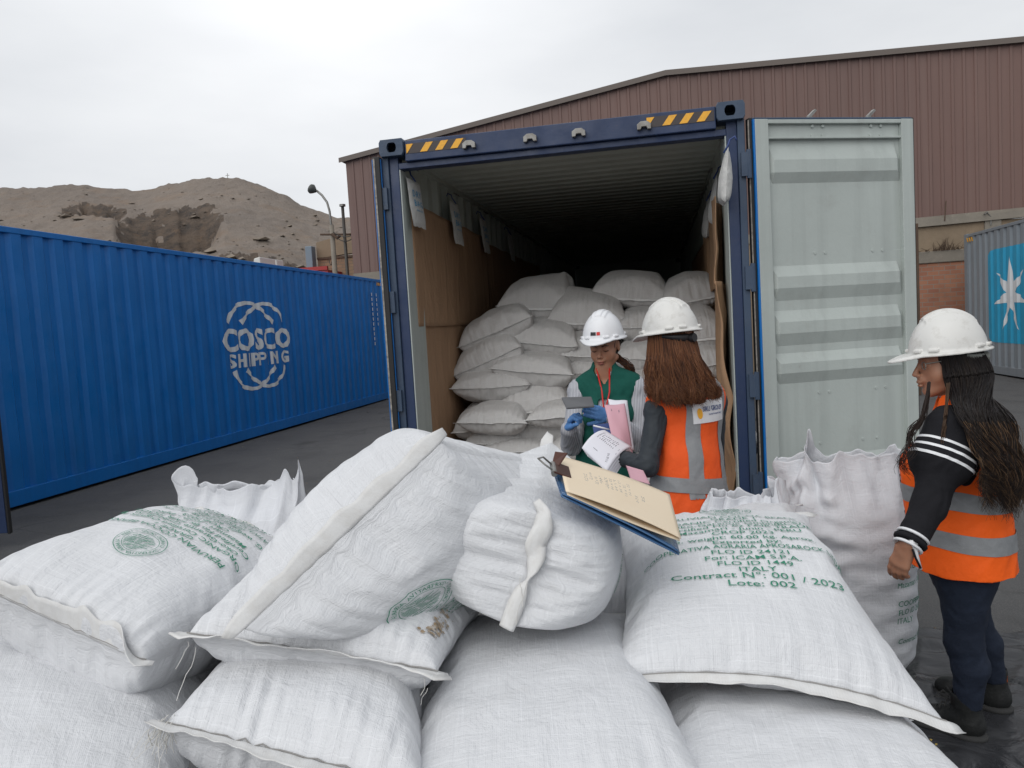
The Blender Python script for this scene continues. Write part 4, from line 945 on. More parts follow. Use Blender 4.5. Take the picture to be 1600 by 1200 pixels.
def foreground():
    g = 'sacks heaped in the foreground'
    def S(k, name, label, *a, **kw): FG[k] = Sack(name, label, *a, group=g, **kw)
    S('S1', 'printed_sack', 'plump white sack printed with green COCOA BEANS lines, lying in front at right', PC((957, 1062, 1.50), (1476, 1130, 1.46), (962, 822, 2.2), (1262, 805, 2.35)), tz=1.15, can=2, mids={(1, 0): (0, 0, .040), 'n': .02, (2, 1): (-.02, 0, 0)}, seed=1, asym=(1, 1))
    S('S5', 'printed_sack', 'white sack at left edge with upside down green print and a folded hem', PC((-50, 905, 1.55), (228, 1032, 1.40), (285, 805, 2.25), (510, 905, 1.95)), tz=1.4, can=0, mids={'n': .02, (1, 0): (0, 0, -.01)}, seed=2, asym=(.8, 1.9), hw=.045, blunt=.08, swell=.12, mat='sackw', wr=.0024)
    S('S3', 'tilted_sack', 'big white sack propped on its side, long diagonal hem, highest of the heap', PC((375, 985, 1.34), (688, 688, 1.58), (700, 905, 2.0), (838, 715, 2.22)), tz=1.7, can=1, seed=3, taper=(1.3, .9), hw=.034, asym=(1.35, 1.35), blunt=.035, swell=.13, lay=.6, mat='sackw', wr=.0024)
    S('S4', 'stained_sack', 'white sack with brown stain on its right corner, under the sack with diagonal hem', PC((292, 990, 1.45), (684, 1050, 1.38), (430, 850, 2.1), (800, 900, 2.0)), tz=1.35, can=0, seed=4, hw=.04, asym=(.95, 1.3), blunt=.03, mat='sackw', wr=.0024)
    S('S2', 'upright_sack', 'bulging white sack seen end on with twisted hem ribbon, under the clipboard', PC((795, 978, 1.50), (843, 800, 1.54), (830, 930, 2.2), (862, 690, 2.3)), tz=2.95, can=1, seed=5, taper=(1.15, .62), hw=.034, hem=(0, 1), blunt=.13, swell=.16, lay=.85, asym=(1.1, .98), fb=0, mat='sackw', wr=.0013)
    S('S6', 'lower_sack', 'large plain white sack filling the bottom left corner', PC((-200, 1330, 1.12), (270, 1340, 1.12), (-90, 965, 1.80), (350, 1050, 1.80)), tz=1.15, can=1, seed=6)
    S('S7', 'frayed_sack', 'white sack with frayed threads at its hem tip, under the stained sack', PC((258, 1130, 1.27), (655, 1235, 1.17), (320, 1060, 1.95), (720, 1075, 1.85)), tz=1.45, can=2, seed=7, hw=.045, mat='sackw', wr=.0024)
    S('S8', 'lower_sack', 'large plain white sack at bottom middle, under the end on sack', PC((585, 1350, 1.12), (1150, 1300, 1.15), (670, 990, 1.98), (1000, 975, 2.0)), tz=1.5, can=0, seed=8)
    S('S9', 'lower_sack', 'plain white sack at bottom right, under the printed sack', PC((1010, 1300, 1.18), (1600, 1300, 1.18), (980, 1060, 1.95), (1410, 1110, 1.9)), tz=1.35, can=1, seed=9)
    S('S10', 'lying_sack', 'white sack lying behind the printed sack, only its far corner showing', PC((1110, 880, 2.45), (1262, 845, 2.5), (1120, 800, 3.0), (1245, 790, 3.05)), tz=.9, can=1, seed=12)
    S('S11', 'lying_sack', 'sack wedged low between the end on sack and the printed sack', PC((930, 960, 1.95), (1050, 960, 1.95), (930, 850, 2.5), (1060, 850, 2.5)), tz=1.1, can=1, seed=13)
    # the course below, down to the ground
    for k, (x, y, z, yaw) in enumerate(((-.95, 1.25, .33, .1), (-.30, 1.45, .36, -.08), (.35, 1.50, .36, .05), (-.65, 1.35, .12, .0), (.02, 1.5, .12, .1), (.62, 1.6, .12, -.1))):
        c, s_ = math.cos(yaw), math.sin(yaw); q = []
        for a, b in ((-.31, -.46), (.31, -.46), (-.31, .46), (.31, .46)): q.append((x+a*c-b*s_, y+a*s_+b*c, z))
        S('L%d' % k, 'lower_sack', ('sack in the second course of the heap, below the visible sacks', 'sack in the bottom course of the heap, on the asphalt')[k > 2], q, tz=1.15, can=k % 3, seed=30+k, hem=(0, 0), sub=0)
foreground()
FG['S1'].print_(sack_art(.33, .735))
FG['S5'].print_(sack_art(.34, .45, rot=True, er=.068))
FG['S3'].print_(sack_art(.235, .34, rot=True), side=1)
FG['S2'].print_(sack_art(.30, .46, rot=True, lines=[]), side=1)
M['stitch'] = Mt('grey_stitching', (.30, .29, .28), .8); M['stain'] = Mt('brown_stain', (.30, .22, .14), .9); M['stain'].mix(M['stain'].noise(60, 5, .7, lo=.45, hi=.6), (.52, .49, .45), .8)
for k_ in ('S1', 'S5', 'S3', 'S4', 'S7'): FG[k_].seam(0)
def ribbon_on(k, path):
    '''twisted end tape hanging over the mouth of the sack: follows the cloth a few millimetres off it'''
    Wp = FG[k].W.reshape(-1, 3); d = Wp-CO; zz = d@CF; xx = 800+F_PX*(d@CR)/zz; yy = 600-F_PX*(d@CU)/zz; V = []; n = 40; pa = np.array(path, float); t = np.linspace(0, len(pa)-1, n); q = np.array([np.interp(t, np.arange(len(pa)), pa[:, i]) for i in range(4)]).T
    dep = np.array([zz[(np.hypot(xx-a, yy-b) < 14)].min() if (np.hypot(xx-a, yy-b) < 14).any() else 1.5 for a, b, _, _ in q]); dep = np.convolve(np.pad(dep, 4, 'edge'), np.ones(9)/9, 'valid')-.007
    for i in range(n):
        a, b, w, tw = q[i]; c = P(a, b, dep[i]); j = min(i+1, n-1); h = max(i-1, 0); tg = P(q[j, 0], q[j, 1], dep[j])-P(q[h, 0], q[h, 1], dep[h]); sd_ = np.cross(tg, CF); sd_ = sd_/np.linalg.norm(sd_); s2 = sd_*math.cos(tw)-CF*math.sin(tw)
        for u in (-1, -.5, 0, .5, 1): V.append(c+s2*w/2*u-CF*(.004*(1-u*u)+.002*mnoise.noise((i*.3, u*2, 3))))
    uv = [(u*.02, i*.01) for i in range(n) for u in range(5)]
    o = mesh_obj('hem', V, _grid_faces(np.arange(n*5).reshape(n, 5), True), M['hem'], FG[k].T, True, uv); m = o.modifiers.new('t', 'SOLIDIFY'); m.thickness = .0014
ribbon_on('S2', [(838, 782, .016, .2), (850, 800, .030, .5), (849, 825, .040, .1), (836, 850, .042, -.2), (838, 870, .038, .3), (832, 890, .026, .6), (824, 906, .007, 1.2), (815, 922, .026, .3), (806, 945, .034, 0), (797, 968, .032, .1), (791, 982, .030, .2)])
def stain():
    rnd = random.Random(3); it = []
    for k in range(70):
        t = rnd.random(); u = .60+.022*math.sin(t*3)+rnd.gauss(0, .010); v = .10+.20*t; r = rnd.uniform(.0015, .0065)*(1.2-t*.6); n = 7; it.append((np.array([(u+r*math.cos(6.28*i/n)*rnd.uniform(.5, 1.4), v+r*1.6*math.sin(6.28*i/n)*rnd.uniform(.5, 1.4), 0) for i in range(n)]), [tuple(range(n))]))
    FG['S4'].print_(it, name='brown_stain', mat='stain')
stain()
def threads(k, p0, n, ln, sd, spread=1.0):
    rnd = random.Random(sd)
    for i in range(n):
        a = rnd.uniform(-1, 1); L = ln*rnd.uniform(.4, 1.2); d = nrm(-CR*rnd.uniform(.2, 1)*spread+CF*rnd.gauss(0, .3)-np.array([0, 0, rnd.uniform(.2, 1.1)])); q = [p0+np.array([rnd.gauss(0, .010), rnd.gauss(0, .010), rnd.gauss(0, .008)])]
        for j in range(7): d = nrm(d+np.array([rnd.gauss(0, .25), rnd.gauss(0, .25), -.16])); q.append(q[-1]+d*L/7)
        mb = MB(); mb.tube(q, .0007, 4); mb.obj('loose_thread', M['thread'], FG[k].T)
def nrm(v): v = np.asarray(v, float); return v/np.linalg.norm(v)
threads('S7', P(258, 1134, 1.265), 34, .055, 1); threads('S3', P(300, 1005, 1.36), 2, .09, 2, .1); threads('S4', P(665, 1060, 1.375), 2, .05, 3, .1); threads('S2', P(826, 905, 1.47), 2, .10, 6, .1)
# ------------------------------------------------------------------ sacks stacked in the open container
def stack():
    g = 'white sacks stacked in the container'
    # cx, cy of the visible hem, width, tilt (px right minus left), plane y, half thickness factor, label
    # left px, right px, seam y left / right, top y, bottom y, plane y, label, mesh
    L = [(780, 893, 478, 482, 432, 500, 6.75, 'top left sack of the stack with a pointed far corner', 2),
         (923, 1043, 462, 468, 414, 474, 6.85, 'highest sack of the stack, just left of the top right one', 0),
         (1036, 1128, 478, 458, 412, 482, 6.75, 'top right sack of the stack against the cardboard', 1),
         (720, 826, 543, 494, 474, 545, 6.42, 'leftmost sack of the second row, tilted up to the right', 1),
         (788, 899, 530, 541, 494, 552, 6.45, 'sack below the top left one, its hem turned down at the right', 0),
         (856, 978, 502, 506, 452, 513, 6.62, 'sack between the two highest sacks, faint green print', 2),
         (966, 1060, 512, 506, 474, 528, 6.60, 'sack behind the middle helmet, second row', 0),
         (1060, 1134, 532, 524, 480, 540, 6.50, 'sack right of the middle helmet, second row', 2),
         (712, 808, 588, 541, 524, 596, 6.30, 'leftmost sack of the third row, tilted', 2),
         (864, 935, 552, 556, 512, 568, 6.45, 'sack behind the front facing woman helmet brim', 1),
         (962, 1060, 562, 556, 522, 580, 6.42, 'sack between the two helmets, third row', 1),
         (1070, 1136, 578, 562, 532, 590, 6.38, 'sack right of the long brown hair, third row', 0),
         (770, 890, 575, 585, 549, 602, 6.20, 'small plump sack in the fourth row left of the green vest', 0),
         (884, 950, 582, 584, 560, 606, 6.36, 'sack just behind the green vest shoulder', 2),
         (708, 822, 607, 601, 572, 627, 6.12, 'leftmost sack of the fifth row with a pointed tip', 1),
         (960, 1050, 606, 604, 572, 630, 6.30, 'sack between the two women at shoulder height', 0),
         (1080, 1142, 614, 606, 584, 634, 6.30, 'sack right of the brown hair at shoulder height', 1),
         (775, 886, 648, 634, 598, 654, 6.12, 'sack beside the grey phone, fifth row', 2),
         (858, 930, 628, 620, 600, 640, 6.25, 'sack hidden behind the green vest chest', 0),
         (710, 818, 676, 652, 622, 682, 6.08, 'leftmost sack of the sixth row with a long hem', 0),
         (784, 890, 659, 671, 646, 694, 6.00, 'sack with a loose flapping hem left of the gloves', 1),
         (858, 940, 650, 655, 634, 680, 6.15, 'sack behind the blue gloves', 2),
         (960, 1050, 652, 652, 622, 682, 6.2, 'sack hidden between the women, sixth row', 2),
         (1084, 1146, 660, 652, 632, 682, 6.22, 'sack right of the orange vest, sixth row', 2),
         (730, 816, 690, 692, 664, 704, 5.98, 'sack low at the left, just above the foreground heap', 2),
         (876, 970, 694, 696, 674, 722, 6.05, 'sack behind the papers, low row', 1),
         (800, 900, 716, 714, 690, 740, 5.90, 'lowest visible sack left of the upright sack tip', 0),
         (700, 800, 735, 733, 706, 760, 5.86, 'sack under the low left one, mostly behind the heap', 1),
         (1090, 1150, 702, 700, 680, 724, 6.1, 'second lowest sack right of the orange vest', 0),
         (1092, 1152, 744, 744, 722, 766, 6.0, 'lowest sack right of the orange vest', 1)]
    rnd = random.Random(5)
    for k, (xa, xb, ya, yb, yt, yo, Y, lab, can) in enumerate(L):
        a = PY(xa-4, ya, Y); b = PY(xb+5, yb, Y+rnd.uniform(-.06, .06)); dx = rnd.uniform(-.05, .05); ln = .85; up = rnd.uniform(.0, .04)
        c = a+np.array([dx, ln, up]); d = b+np.array([dx, ln, up+rnd.uniform(-.04, .04)]); hz = PY(xa, yt, Y)[2]-PY(xa, yo, Y)[2]; ym = (ya+yb)/2; hu_ = PY(xa, yt, Y)[2]-PY(xa, ym, Y)[2]; hd_ = hz-hu_; T0 = .088
        Sack('stacked_sack', lab, [a, b, c, d], tz=1.0, asym=(max(.6, hu_/T0*.80+.12), max(.85, hd_/T0*1.15+.35)), can=can, seed=50+k, flip=(k % 2, (k//2) % 2), group=g, mat='sack_shaded', sub=0, hem=(1, 0), hw=.020, taper=(1.25, 1), wr=.003, mids={(1, 0): (0, -.03, -.01)}, ear=.008, blunt=.05, swell=.05)
stack()
def stack_base():
    rnd = random.Random(9); k = 0
    for r, z in enumerate((.30, .56, .82)):
        for c in range(4):
            x = -1.62+c*.56+(.14 if r % 2 else 0); y = 5.95-.05*r+rnd.uniform(-.05, .05); t = rnd.uniform(-.03, .03)
            Sack('stacked_sack', 'sack in the lowest courses of the container stack, close to the plywood floor', [(x, y, z), (x+.57, y, z+t), (x+.03, y+.85, z+.02), (x+.58, y+.85, z+t)], tz=1.35, can=k % 3, seed=90+k, flip=(k % 2, (k//2) % 2), group='white sacks stacked in the container', mat='sack_shaded', sub=0, hem=(1, 0), hw=.02, taper=(1.2, 1), wr=.003, blunt=.05); k += 1
stack_base()
# ------------------------------------------------------------------ open-mouthed sacks standing on the ground
def thinm():
    m = woven('thin_open_sack', (.76, .775, .81)); tr = m.n('ShaderNodeBsdfTranslucent'); tr.inputs[0].default_value = (.72, .75, .80, 1); mxs = m.n('ShaderNodeMixShader'); mxs.inputs[0].default_value = .15
    o = [x for x in m.t.nodes if x.type == 'OUTPUT_MATERIAL'][0]; m.L(m.b.outputs[0], mxs.inputs[1]); m.L(tr.outputs[0], mxs.inputs[2]); m.L(mxs.outputs[0], o.inputs[0]); return m
M['thin'] = thinm()
def open_sack(name, label, base, rx, ry, H, yaw, ears, seed, fill=.72, lean=(0, 0), group='open white sacks standing behind the heap', mouth=(1.0, .35), text=None):
    """ears: list of (angle deg, extra height, width deg)"""
    rs = np.random.RandomState(seed); nt_, nz_ = 180, 130; th = np.linspace(0, 2*math.pi, nt_, endpoint=False); z = np.linspace(0, 1, nz_); TH, Z = np.meshgrid(th, z)
    f = np.clip((Z-fill)/(1-fill), 0, 1); sm = f*f*(3-2*f)
    low = np.sqrt(np.clip(1-((.16-Z)/.16).clip(0, 1)**2, 0, 1))*.45+.55
    bul = 1+.06*np.sin(math.pi*Z)
    a = rx*(1-sm)+rx*mouth[0]*sm; b = ry*(1-sm)+ry*mouth[1]*sm
    e = .85-.1*sm; c_, s_ = np.cos(TH), np.sin(TH); X = a*low*bul*np.sign(c_)*np.abs(c_)**e; Y = b*low*bul*np.sign(s_)*np.abs(s_)**e
    D = np.zeros_like(Z)
    for k in range(16):   # sagging creases, mostly level ones low down and steep ones near the mouth
        m_ = rs.randint(1, 6); q = rs.uniform(35, 95); D += np.cos(Z*q+np.sin(TH*m_+rs.uniform(0, 6.3))*rs.uniform(.8, 2.5)+rs.uniform(0, 6.3))*(1-sm)*1.5/(6+q*.10)
        m2 = rs.randint(4, 15); D += np.cos(TH*m2+rs.uniform(0, 6.3)+Z*rs.uniform(-9, 9))*(.05+.20*sm)/(.8+m2*.12)
    D = D*np.clip(.35+.9*np.sin(TH*1.5+seed)+.3, .25, 1)
    X += c_*D*(.030+.03*sm); Y += s_*D*(.030+.03*sm)
    cr_ = sum(np.abs(np.sin(TH*q+Z*w+p))*g_ for q, w, p, g_ in ((2.5, 5, seed, .4), (6.5, -7, seed*2, .3), (11, 9, seed*.7, .2))); X -= c_*cr_*sm*.035; Y -= s_*cr_*sm*.035
    top = np.ones(nt_)*(0)
    for an, ex, wd in ears: dd = (np.degrees(th)-an+180) % 360-180; top += ex*np.exp(-(dd/wd)**2)
    top += np.array([.03*mnoise.noise((math.cos(t)*2.2, math.sin(t)*2.2, seed))+.022*mnoise.noise((math.cos(t)*6, math.sin(t)*6, seed)) for t in th])
    ZZ = Z*H+top[None, :]*sm*1.0
    X = X+lean[0]*Z**2; Y = Y+lean[1]*Z**2
    cy, sy = math.cos(yaw), math.sin(yaw); V = np.stack([base[0]+X*cy-Y*sy, base[1]+X*sy+Y*cy, base[2]+ZZ], -1)
    I = np.arange(nz_*nt_).reshape(nz_, nt_); I2 = np.concatenate([I, I[:, :1]], 1); Fq = _grid_faces(I2, True); n = nz_*nt_
    V = np.concatenate([V.reshape(-1, 3), [[base[0], base[1], base[2]]]]); uv = np.concatenate([np.stack([TH*rx, Z*H], -1).reshape(-1, 2), [[0, 0]]])
    T = thing(name, label, 'sack', base, group)
    o = mesh_obj('sack_body', V, Fq, M['thin'], T, True, uv); q = o.modifiers.new('t', 'SOLIDIFY'); q.thickness = .0015
    G_ = V[:-1].reshape(nz_, nt_, 3); rim = G_[-1]
    # stuffing level inside
    k = int(nz_*fill*.93); ring = G_[k]; c0 = ring.mean(0); V3 = np.concatenate([c0+(ring-c0)*s for s in (.97, .6, .3)]+[[c0]]); V3[:nt_, 2] -= .01; I = np.arange(3*nt_).reshape(3, nt_); I = np.concatenate([I, I[:, :1]], 1); F3 = [tuple(q) for q in _grid_faces(I, False)]+[(2*nt_+i, 2*nt_+(i+1) % nt_, 3*nt_) for i in range(nt_)]
    mesh_obj('beans_inside', V3, F3, M['beans'], T, True)
    if text:
        for (vv, ff), (dt, dz) in text:
            V4 = []; F4 = []
            v3 = vv.copy(); v3[:, 0] = v3[:, 0]/rx+R(dt); v3[:, 1] = v3[:, 1]/H+dz; V2_, F2 = refine(np.stack([v3[:, 0], v3[:, 1], 0*v3[:, 0]], -1), ff, (), .05)
            a = (V2_[:, 0] % (2*math.pi))/(2*math.pi)*nt_; b = V2_[:, 1]*(nz_-1); i = a.astype(int) % nt_; j = b.astype(int).clip(0, nz_-2); fa = (a % 1)[:, None]; fb = (b % 1)[:, None]; i1 = (i+1) % nt_
            p = G_[j, i]*(1-fa)*(1-fb)+G_[j, i1]*fa*(1-fb)+G_[j+1, i]*(1-fa)*fb+G_[j+1, i1]*fa*fb; ax = G_[j].mean(1); ax[:, 2] = p[:, 2]; d = p-ax; d /= np.linalg.norm(d, axis=1, keepdims=True); p = p+d*.004
            nn = len(V4); V4 += list(map(tuple, p)); F4 += [tuple(q+nn for q in t_) for t_ in F2]
            mesh_obj('printed_line', V4, F4, M['ink'], T)
    return T
M['beans'] = Mt('cocoa_beans', (.10, .045, .025), .7); M['beans'].bmp(M['beans'].noise(70, 2, .5), .8, .02)
def open_sacks():
    b = G(1335, 1050); b[2] = 0
    tx = [((tmesh(t, .034, 0, 'LEFT', res=2)), (0, z)) for t, z in (('PERUVIAN COCOA BEANS', .60), ('ORGANIC Certified', .565), ('Oko-Garantie Gmbh', .53), ('Mazamari - Junin', .45), ('COOPERATIVA AGRARIA', .37), ('FLO ID 24121', .33), ('ITALY', .29), ('Contract N°: 001', .20))]
    tx = [((v, f), (292, z)) for ((v, f), (_, z)) in tx]
    open_sack('open_sack', 'tall open mouthed white sack with side print, standing beside the woman at right', b+np.array([.0, .05, 0]), .245, .21, .92, .12, [(215, .06, 14), (120, .12, 10), (262, .045, 8), (300, .02, 30), (30, .03, 14)], 3, fill=.66, mouth=(1.05, .55), text=tx)
    p = P(378, 745, 3.4); open_sack('open_sack', 'open mouthed white sack with tied rim standing behind the left printed sack', (p[0], p[1], 0), .27, .22, .93, .1, [(195, .08, 12), (340, .10, 8), (312, .06, 7), (255, -.03, 20)], 8, fill=.70, mouth=(1.10, .14))
    p = P(1150, 780, 2.95); open_sack('open_sack', 'open mouthed white sack with a folded over lip behind the orange vest', (p[0], p[1], 0), .20, .2, .86, -.2, [(350, .06, 20), (250, .0, 30), (30, .05, 18)], 14, fill=.72, mouth=(.75, .35), lean=(.03, 0))
open_sacks()
# ================================================================== implicit modelling
def nets(val, lo, h):
    s = val < 0; nx, ny, nz_ = val.shape
    cnt = np.zeros((nx-1, ny-1, nz_-1), np.uint8)
    for a in (0, 1):
        for b in (0, 1):
            for c in (0, 1): cnt += s[a:nx-1+a, b:ny-1+b, c:nz_-1+c]
    act = (cnt > 0) & (cnt < 8); I, J, K = np.nonzero(act); n = len(I); idx = -np.ones(act.shape, np.int32); idx[I, J, K] = np.arange(n)
    acc = np.zeros((n, 3)); m = np.zeros(n)
    cor = [(a, b, c) for a in (0, 1) for b in (0, 1) for c in (0, 1)]; cv = {q: val[I+q[0], J+q[1], K+q[2]] for q in cor}
    for q in cor:
        for ax in range(3):
            if q[ax]: continue
            r = list(q); r[ax] = 1; r = tuple(r); v0, v1 = cv[q], cv[r]; ch = (v0 < 0) != (v1 < 0); t = np.where(ch, v0/(v0-v1+1e-20), 0)
            p = np.array(q, float)[None, :].repeat(n, 0); p[:, ax] += t; acc += p*ch[:, None]; m += ch
    V = (np.stack([I, J, K], 1)+acc/m[:, None])*h+np.array(lo)
    Fq = []
    for ax in range(3):
        sl0 = [slice(None)]*3; sl1 = [slice(None)]*3; sl0[ax] = slice(0, -1); sl1[ax] = slice(1, None); ch = s[tuple(sl0)] != s[tuple(sl1)]
        b, c = [q for q in range(3) if q != ax]
        e = np.stack(np.nonzero(ch), 1); e = e[(e[:, b] > 0) & (e[:, c] > 0) & (e[:, b] < val.shape[b]-1) & (e[:, c] < val.shape[c]-1)]
        def cell(db, dc): q = e.copy(); q[:, b] += db; q[:, c] += dc; return idx[q[:, 0], q[:, 1], q[:, 2]]
        f = np.stack([cell(-1, -1), cell(0, -1), cell(0, 0), cell(-1, 0)], 1); ins = s[e[:, 0], e[:, 1], e[:, 2]]
        flip = ins if ax != 1 else ~ins
        f = np.where(flip[:, None], f, f[:, ::-1]); Fq.append(f)
    Fq = np.concatenate(Fq); return V, Fq[(Fq >= 0).all(1)]
def nrm(v): v = np.asarray(v, float); return v/np.linalg.norm(v)
class Field:
    def __init__(s, lo, hi, h):
        s.lo = np.array(lo, float); s.h = h; s.n = np.ceil((np.array(hi)-s.lo)/h).astype(int)+1; s.v = np.full(s.n, .08, np.float32)
    def _blk(s, a, b, mg=.05):
        i0 = np.clip(np.floor((np.minimum(a, b)-mg-s.lo)/s.h).astype(int), 0, s.n-1); i1 = np.clip(np.ceil((np.maximum(a, b)+mg-s.lo)/s.h).astype(int)+1, 1, s.n)
        sl = tuple(slice(x, y) for x, y in zip(i0, i1)); ax = [(np.arange(x, y)*s.h+l).astype(np.float32) for x, y, l in zip(i0, i1, s.lo)]
        return sl, np.meshgrid(*ax, indexing='ij')
    def _op(s, sl, d, k, sub):
        cur = s.v[sl]
        if not sub:
            if k <= 0: s.v[sl] = np.minimum(cur, d)
            else: hh = np.clip(.5+.5*(cur-d)/k, 0, 1); s.v[sl] = cur*(1-hh)+d*hh-k*hh*(1-hh)
        else:
            d = -d
            if k <= 0: s.v[sl] = np.maximum(cur, d)
            else: hh = np.clip(.5-.5*(cur-d)/k, 0, 1); s.v[sl] = cur*(1-hh)+d*hh+k*hh*(1-hh)
    def cone(s, a, b, ra, rb, k=.01, sub=False, f=None, flat=1.0):
        a = np.array(a, float); b = np.array(b, float); R_ = max(ra, rb); sl, (X, Y, Z) = s._blk(np.minimum(a, b)-R_, np.maximum(a, b)+R_)
        if X.size == 0: return s
        ab = b-a; X, Y, Z = X-a[0], Y-a[1], Z-a[2]
        if f is not None and flat != 1:
            g = (X*f[0]+Y*f[1]+Z*f[2])*(1/flat-1); X, Y, Z = X+g*f[0], Y+g*f[1], Z+g*f[2]; g = (ab@f)*(1/flat-1); ab = ab+f*g
        t = np.clip((X*ab[0]+Y*ab[1]+Z*ab[2])/(ab@ab+1e-12), 0, 1)
        d = np.sqrt((X-t*ab[0])**2+(Y-t*ab[1])**2+(Z-t*ab[2])**2)-(ra+(rb-ra)*t)
        if flat < 1: d = d*(flat+(1-flat)*.3)
        s._op(sl, d.astype(np.float32), k, sub); return s
    def ell(s, c, r, k=.01, sub=False, M3=None):
        """M3: rows are the local axes"""
        c = np.array(c, float); r = np.array(r, float); R_ = r.max(); sl, (X, Y, Z) = s._blk(c-R_, c+R_)
        X, Y, Z = X-c[0], Y-c[1], Z-c[2]
        if M3 is not None: M3 = np.array(M3); X, Y, Z = (M3[i, 0]*X+M3[i, 1]*Y+M3[i, 2]*Z for i in range(3))
        k0 = np.sqrt((X/r[0])**2+(Y/r[1])**2+(Z/r[2])**2); k1 = np.sqrt((X/r[0]**2)**2+(Y/r[1]**2)**2+(Z/r[2]**2)**2)+1e-9
        s._op(sl, (k0*(k0-1)/k1).astype(np.float32), k, sub); return s
    def box(s, c, r, rd=.004, k=.004, sub=False, M3=None):
        c = np.array(c, float); r = np.array(r, float); R_ = np.linalg.norm(r); sl, (X, Y, Z) = s._blk(c-R_, c+R_); X, Y, Z = X-c[0], Y-c[1], Z-c[2]
        if M3 is not None: M3 = np.array(M3); X, Y, Z = (M3[i, 0]*X+M3[i, 1]*Y+M3[i, 2]*Z for i in range(3))
        qx, qy, qz = np.abs(X)-r[0]+rd, np.abs(Y)-r[1]+rd, np.abs(Z)-r[2]+rd
        d = np.sqrt(np.maximum(qx, 0)**2+np.maximum(qy, 0)**2+np.maximum(qz, 0)**2)+np.minimum(np.maximum(qx, np.maximum(qy, qz)), 0)-rd
        s._op(sl, d.astype(np.float32), k, sub); return s
    def half(s, p, n, k=0):      # cut away the side n points to
        X, Y, Z = np.meshgrid(*[(np.arange(m)*s.h+l).astype(np.float32) for m, l in zip(s.n, s.lo)], indexing='ij'); n = nrm(n); d = (X-p[0])*n[0]+(Y-p[1])*n[1]+(Z-p[2])*n[2]
        s._op(tuple([slice(None)]*3), -d, k, True); return s
    def func(s, fn):
        X, Y, Z = np.meshgrid(*[(np.arange(m)*s.h+l).astype(np.float32) for m, l in zip(s.n, s.lo)], indexing='ij'); s.v = fn(s.v, X, Y, Z).astype(np.float32); return s
    def mesh(s):
        s.v[0], s.v[-1], s.v[:, 0], s.v[:, -1], s.v[:, :, 0], s.v[:, :, -1] = (.05,)*6; return nets(s.v, s.lo, s.h)
def relax(V, Fq, n=2, f=.5):
    for _ in range(n):
        acc = np.zeros_like(V); c = np.zeros(len(V))
        for i in range(4):
            a, b = Fq[:, i], Fq[:, (i+1) % 4]; np.add.at(acc, a, V[b]); np.add.at(acc, b, V[a]); np.add.at(c, a, 1); np.add.at(c, b, 1)
        V = V*(1-f)+f*acc/np.maximum(c, 1)[:, None]
    return V
def vnorm(V, Fq):
    n = np.cross(V[Fq[:, 2]]-V[Fq[:, 0]], V[Fq[:, 3]]-V[Fq[:, 1]]); N = np.zeros_like(V)
    for i in range(4): np.add.at(N, Fq[:, i], n)
    return N/(np.linalg.norm(N, axis=1, keepdims=True)+1e-12)
def folds(V, Fq, amp, fr, seed, dirv=None, n=10, anis=3.0):
    """cloth creases: warped ridges along dirv"""
    rs = np.random.RandomState(seed); N = vnorm(V, Fq); D = np.zeros(len(V)); d = nrm(dirv if dirv is not None else (0, 0, 1))
    W_ = V+.03*np.sin(V[:, [1, 2, 0]]*23+seed)+.015*np.sin(V[:, [2, 0, 1]]*51)
    for k in range(n):
        q = rs.normal(size=3); q = q-d*(q@d)*(1-1/anis); q = nrm(q)*fr*rs.uniform(.5, 1.8); w = np.sin(W_@q+rs.uniform(0, 6.3)); D += (1-np.abs(w)*2)*rs.uniform(.4, 1)
    return V+N*(D/n*amp*2)[:, None]
def cut_mesh(V, Fq, planes, keep, off):
    """faces of (V,F) inside keep(centre), after slicing at the given planes, pushed out by off"""
    bm = bmesh.new(); vs = [bm.verts.new(tuple(p)) for p in V]; bm.verts.ensure_lookup_table()
    C3 = V[Fq].mean(1); sel = keep(C3, .03)
    for q in Fq[sel]:
        try: bm.faces.new([vs[i] for i in q])
        except ValueError: pass
    bmesh.ops.delete(bm, geom=[v for v in bm.verts if not v.link_faces], context='VERTS')
    for p, n in planes: bmesh.ops.bisect_plane(bm, geom=bm.verts[:]+bm.edges[:]+bm.faces[:], plane_co=tuple(p), plane_no=tuple(n), dist=1e-6)
    cs = np.array([f.calc_center_median()[:] for f in bm.faces]); k = keep(cs, 0); bmesh.ops.delete(bm, geom=[f for f, kk in zip(bm.faces[:], k) if not kk], context='FACES')
    bm.normal_update(); out_ = [v.co+v.normal*off for v in bm.verts]
    bm.verts.index_update(); Fo = [tuple(v.index for v in f.verts) for f in bm.faces]; Vo = [tuple(v) for v in out_]; bm.free(); return Vo, Fo
def strands(curves, rad, k=3):
    """curves: (n, m, 3); rad (n,m) -> tubes"""
    n, m, _ = curves.shape; T = np.gradient(curves, axis=1); T /= np.linalg.norm(T, axis=2, keepdims=True)+1e-9; up = np.array([.3, .5, .81]); A = np.cross(T, up); A /= np.linalg.norm(A, axis=2, keepdims=True)+1e-9; B = np.cross(T, A)
    V = np.stack([curves+(A*math.cos(2*math.pi*j/k)+B*math.sin(2*math.pi*j/k))*rad[..., None] for j in range(k)], 2)   # n,m,k,3
    I = np.arange(n*m*k).reshape(n, m, k); F_ = []
    for j in range(k): l = (j+1) % k; F_.append(np.stack([I[:, :-1, j], I[:, :-1, l], I[:, 1:, l], I[:, 1:, j]], -1).reshape(-1, 4))
    return V.reshape(-1, 3), np.concatenate(F_), np.tile(np.repeat(np.arange(n), m-1), k)
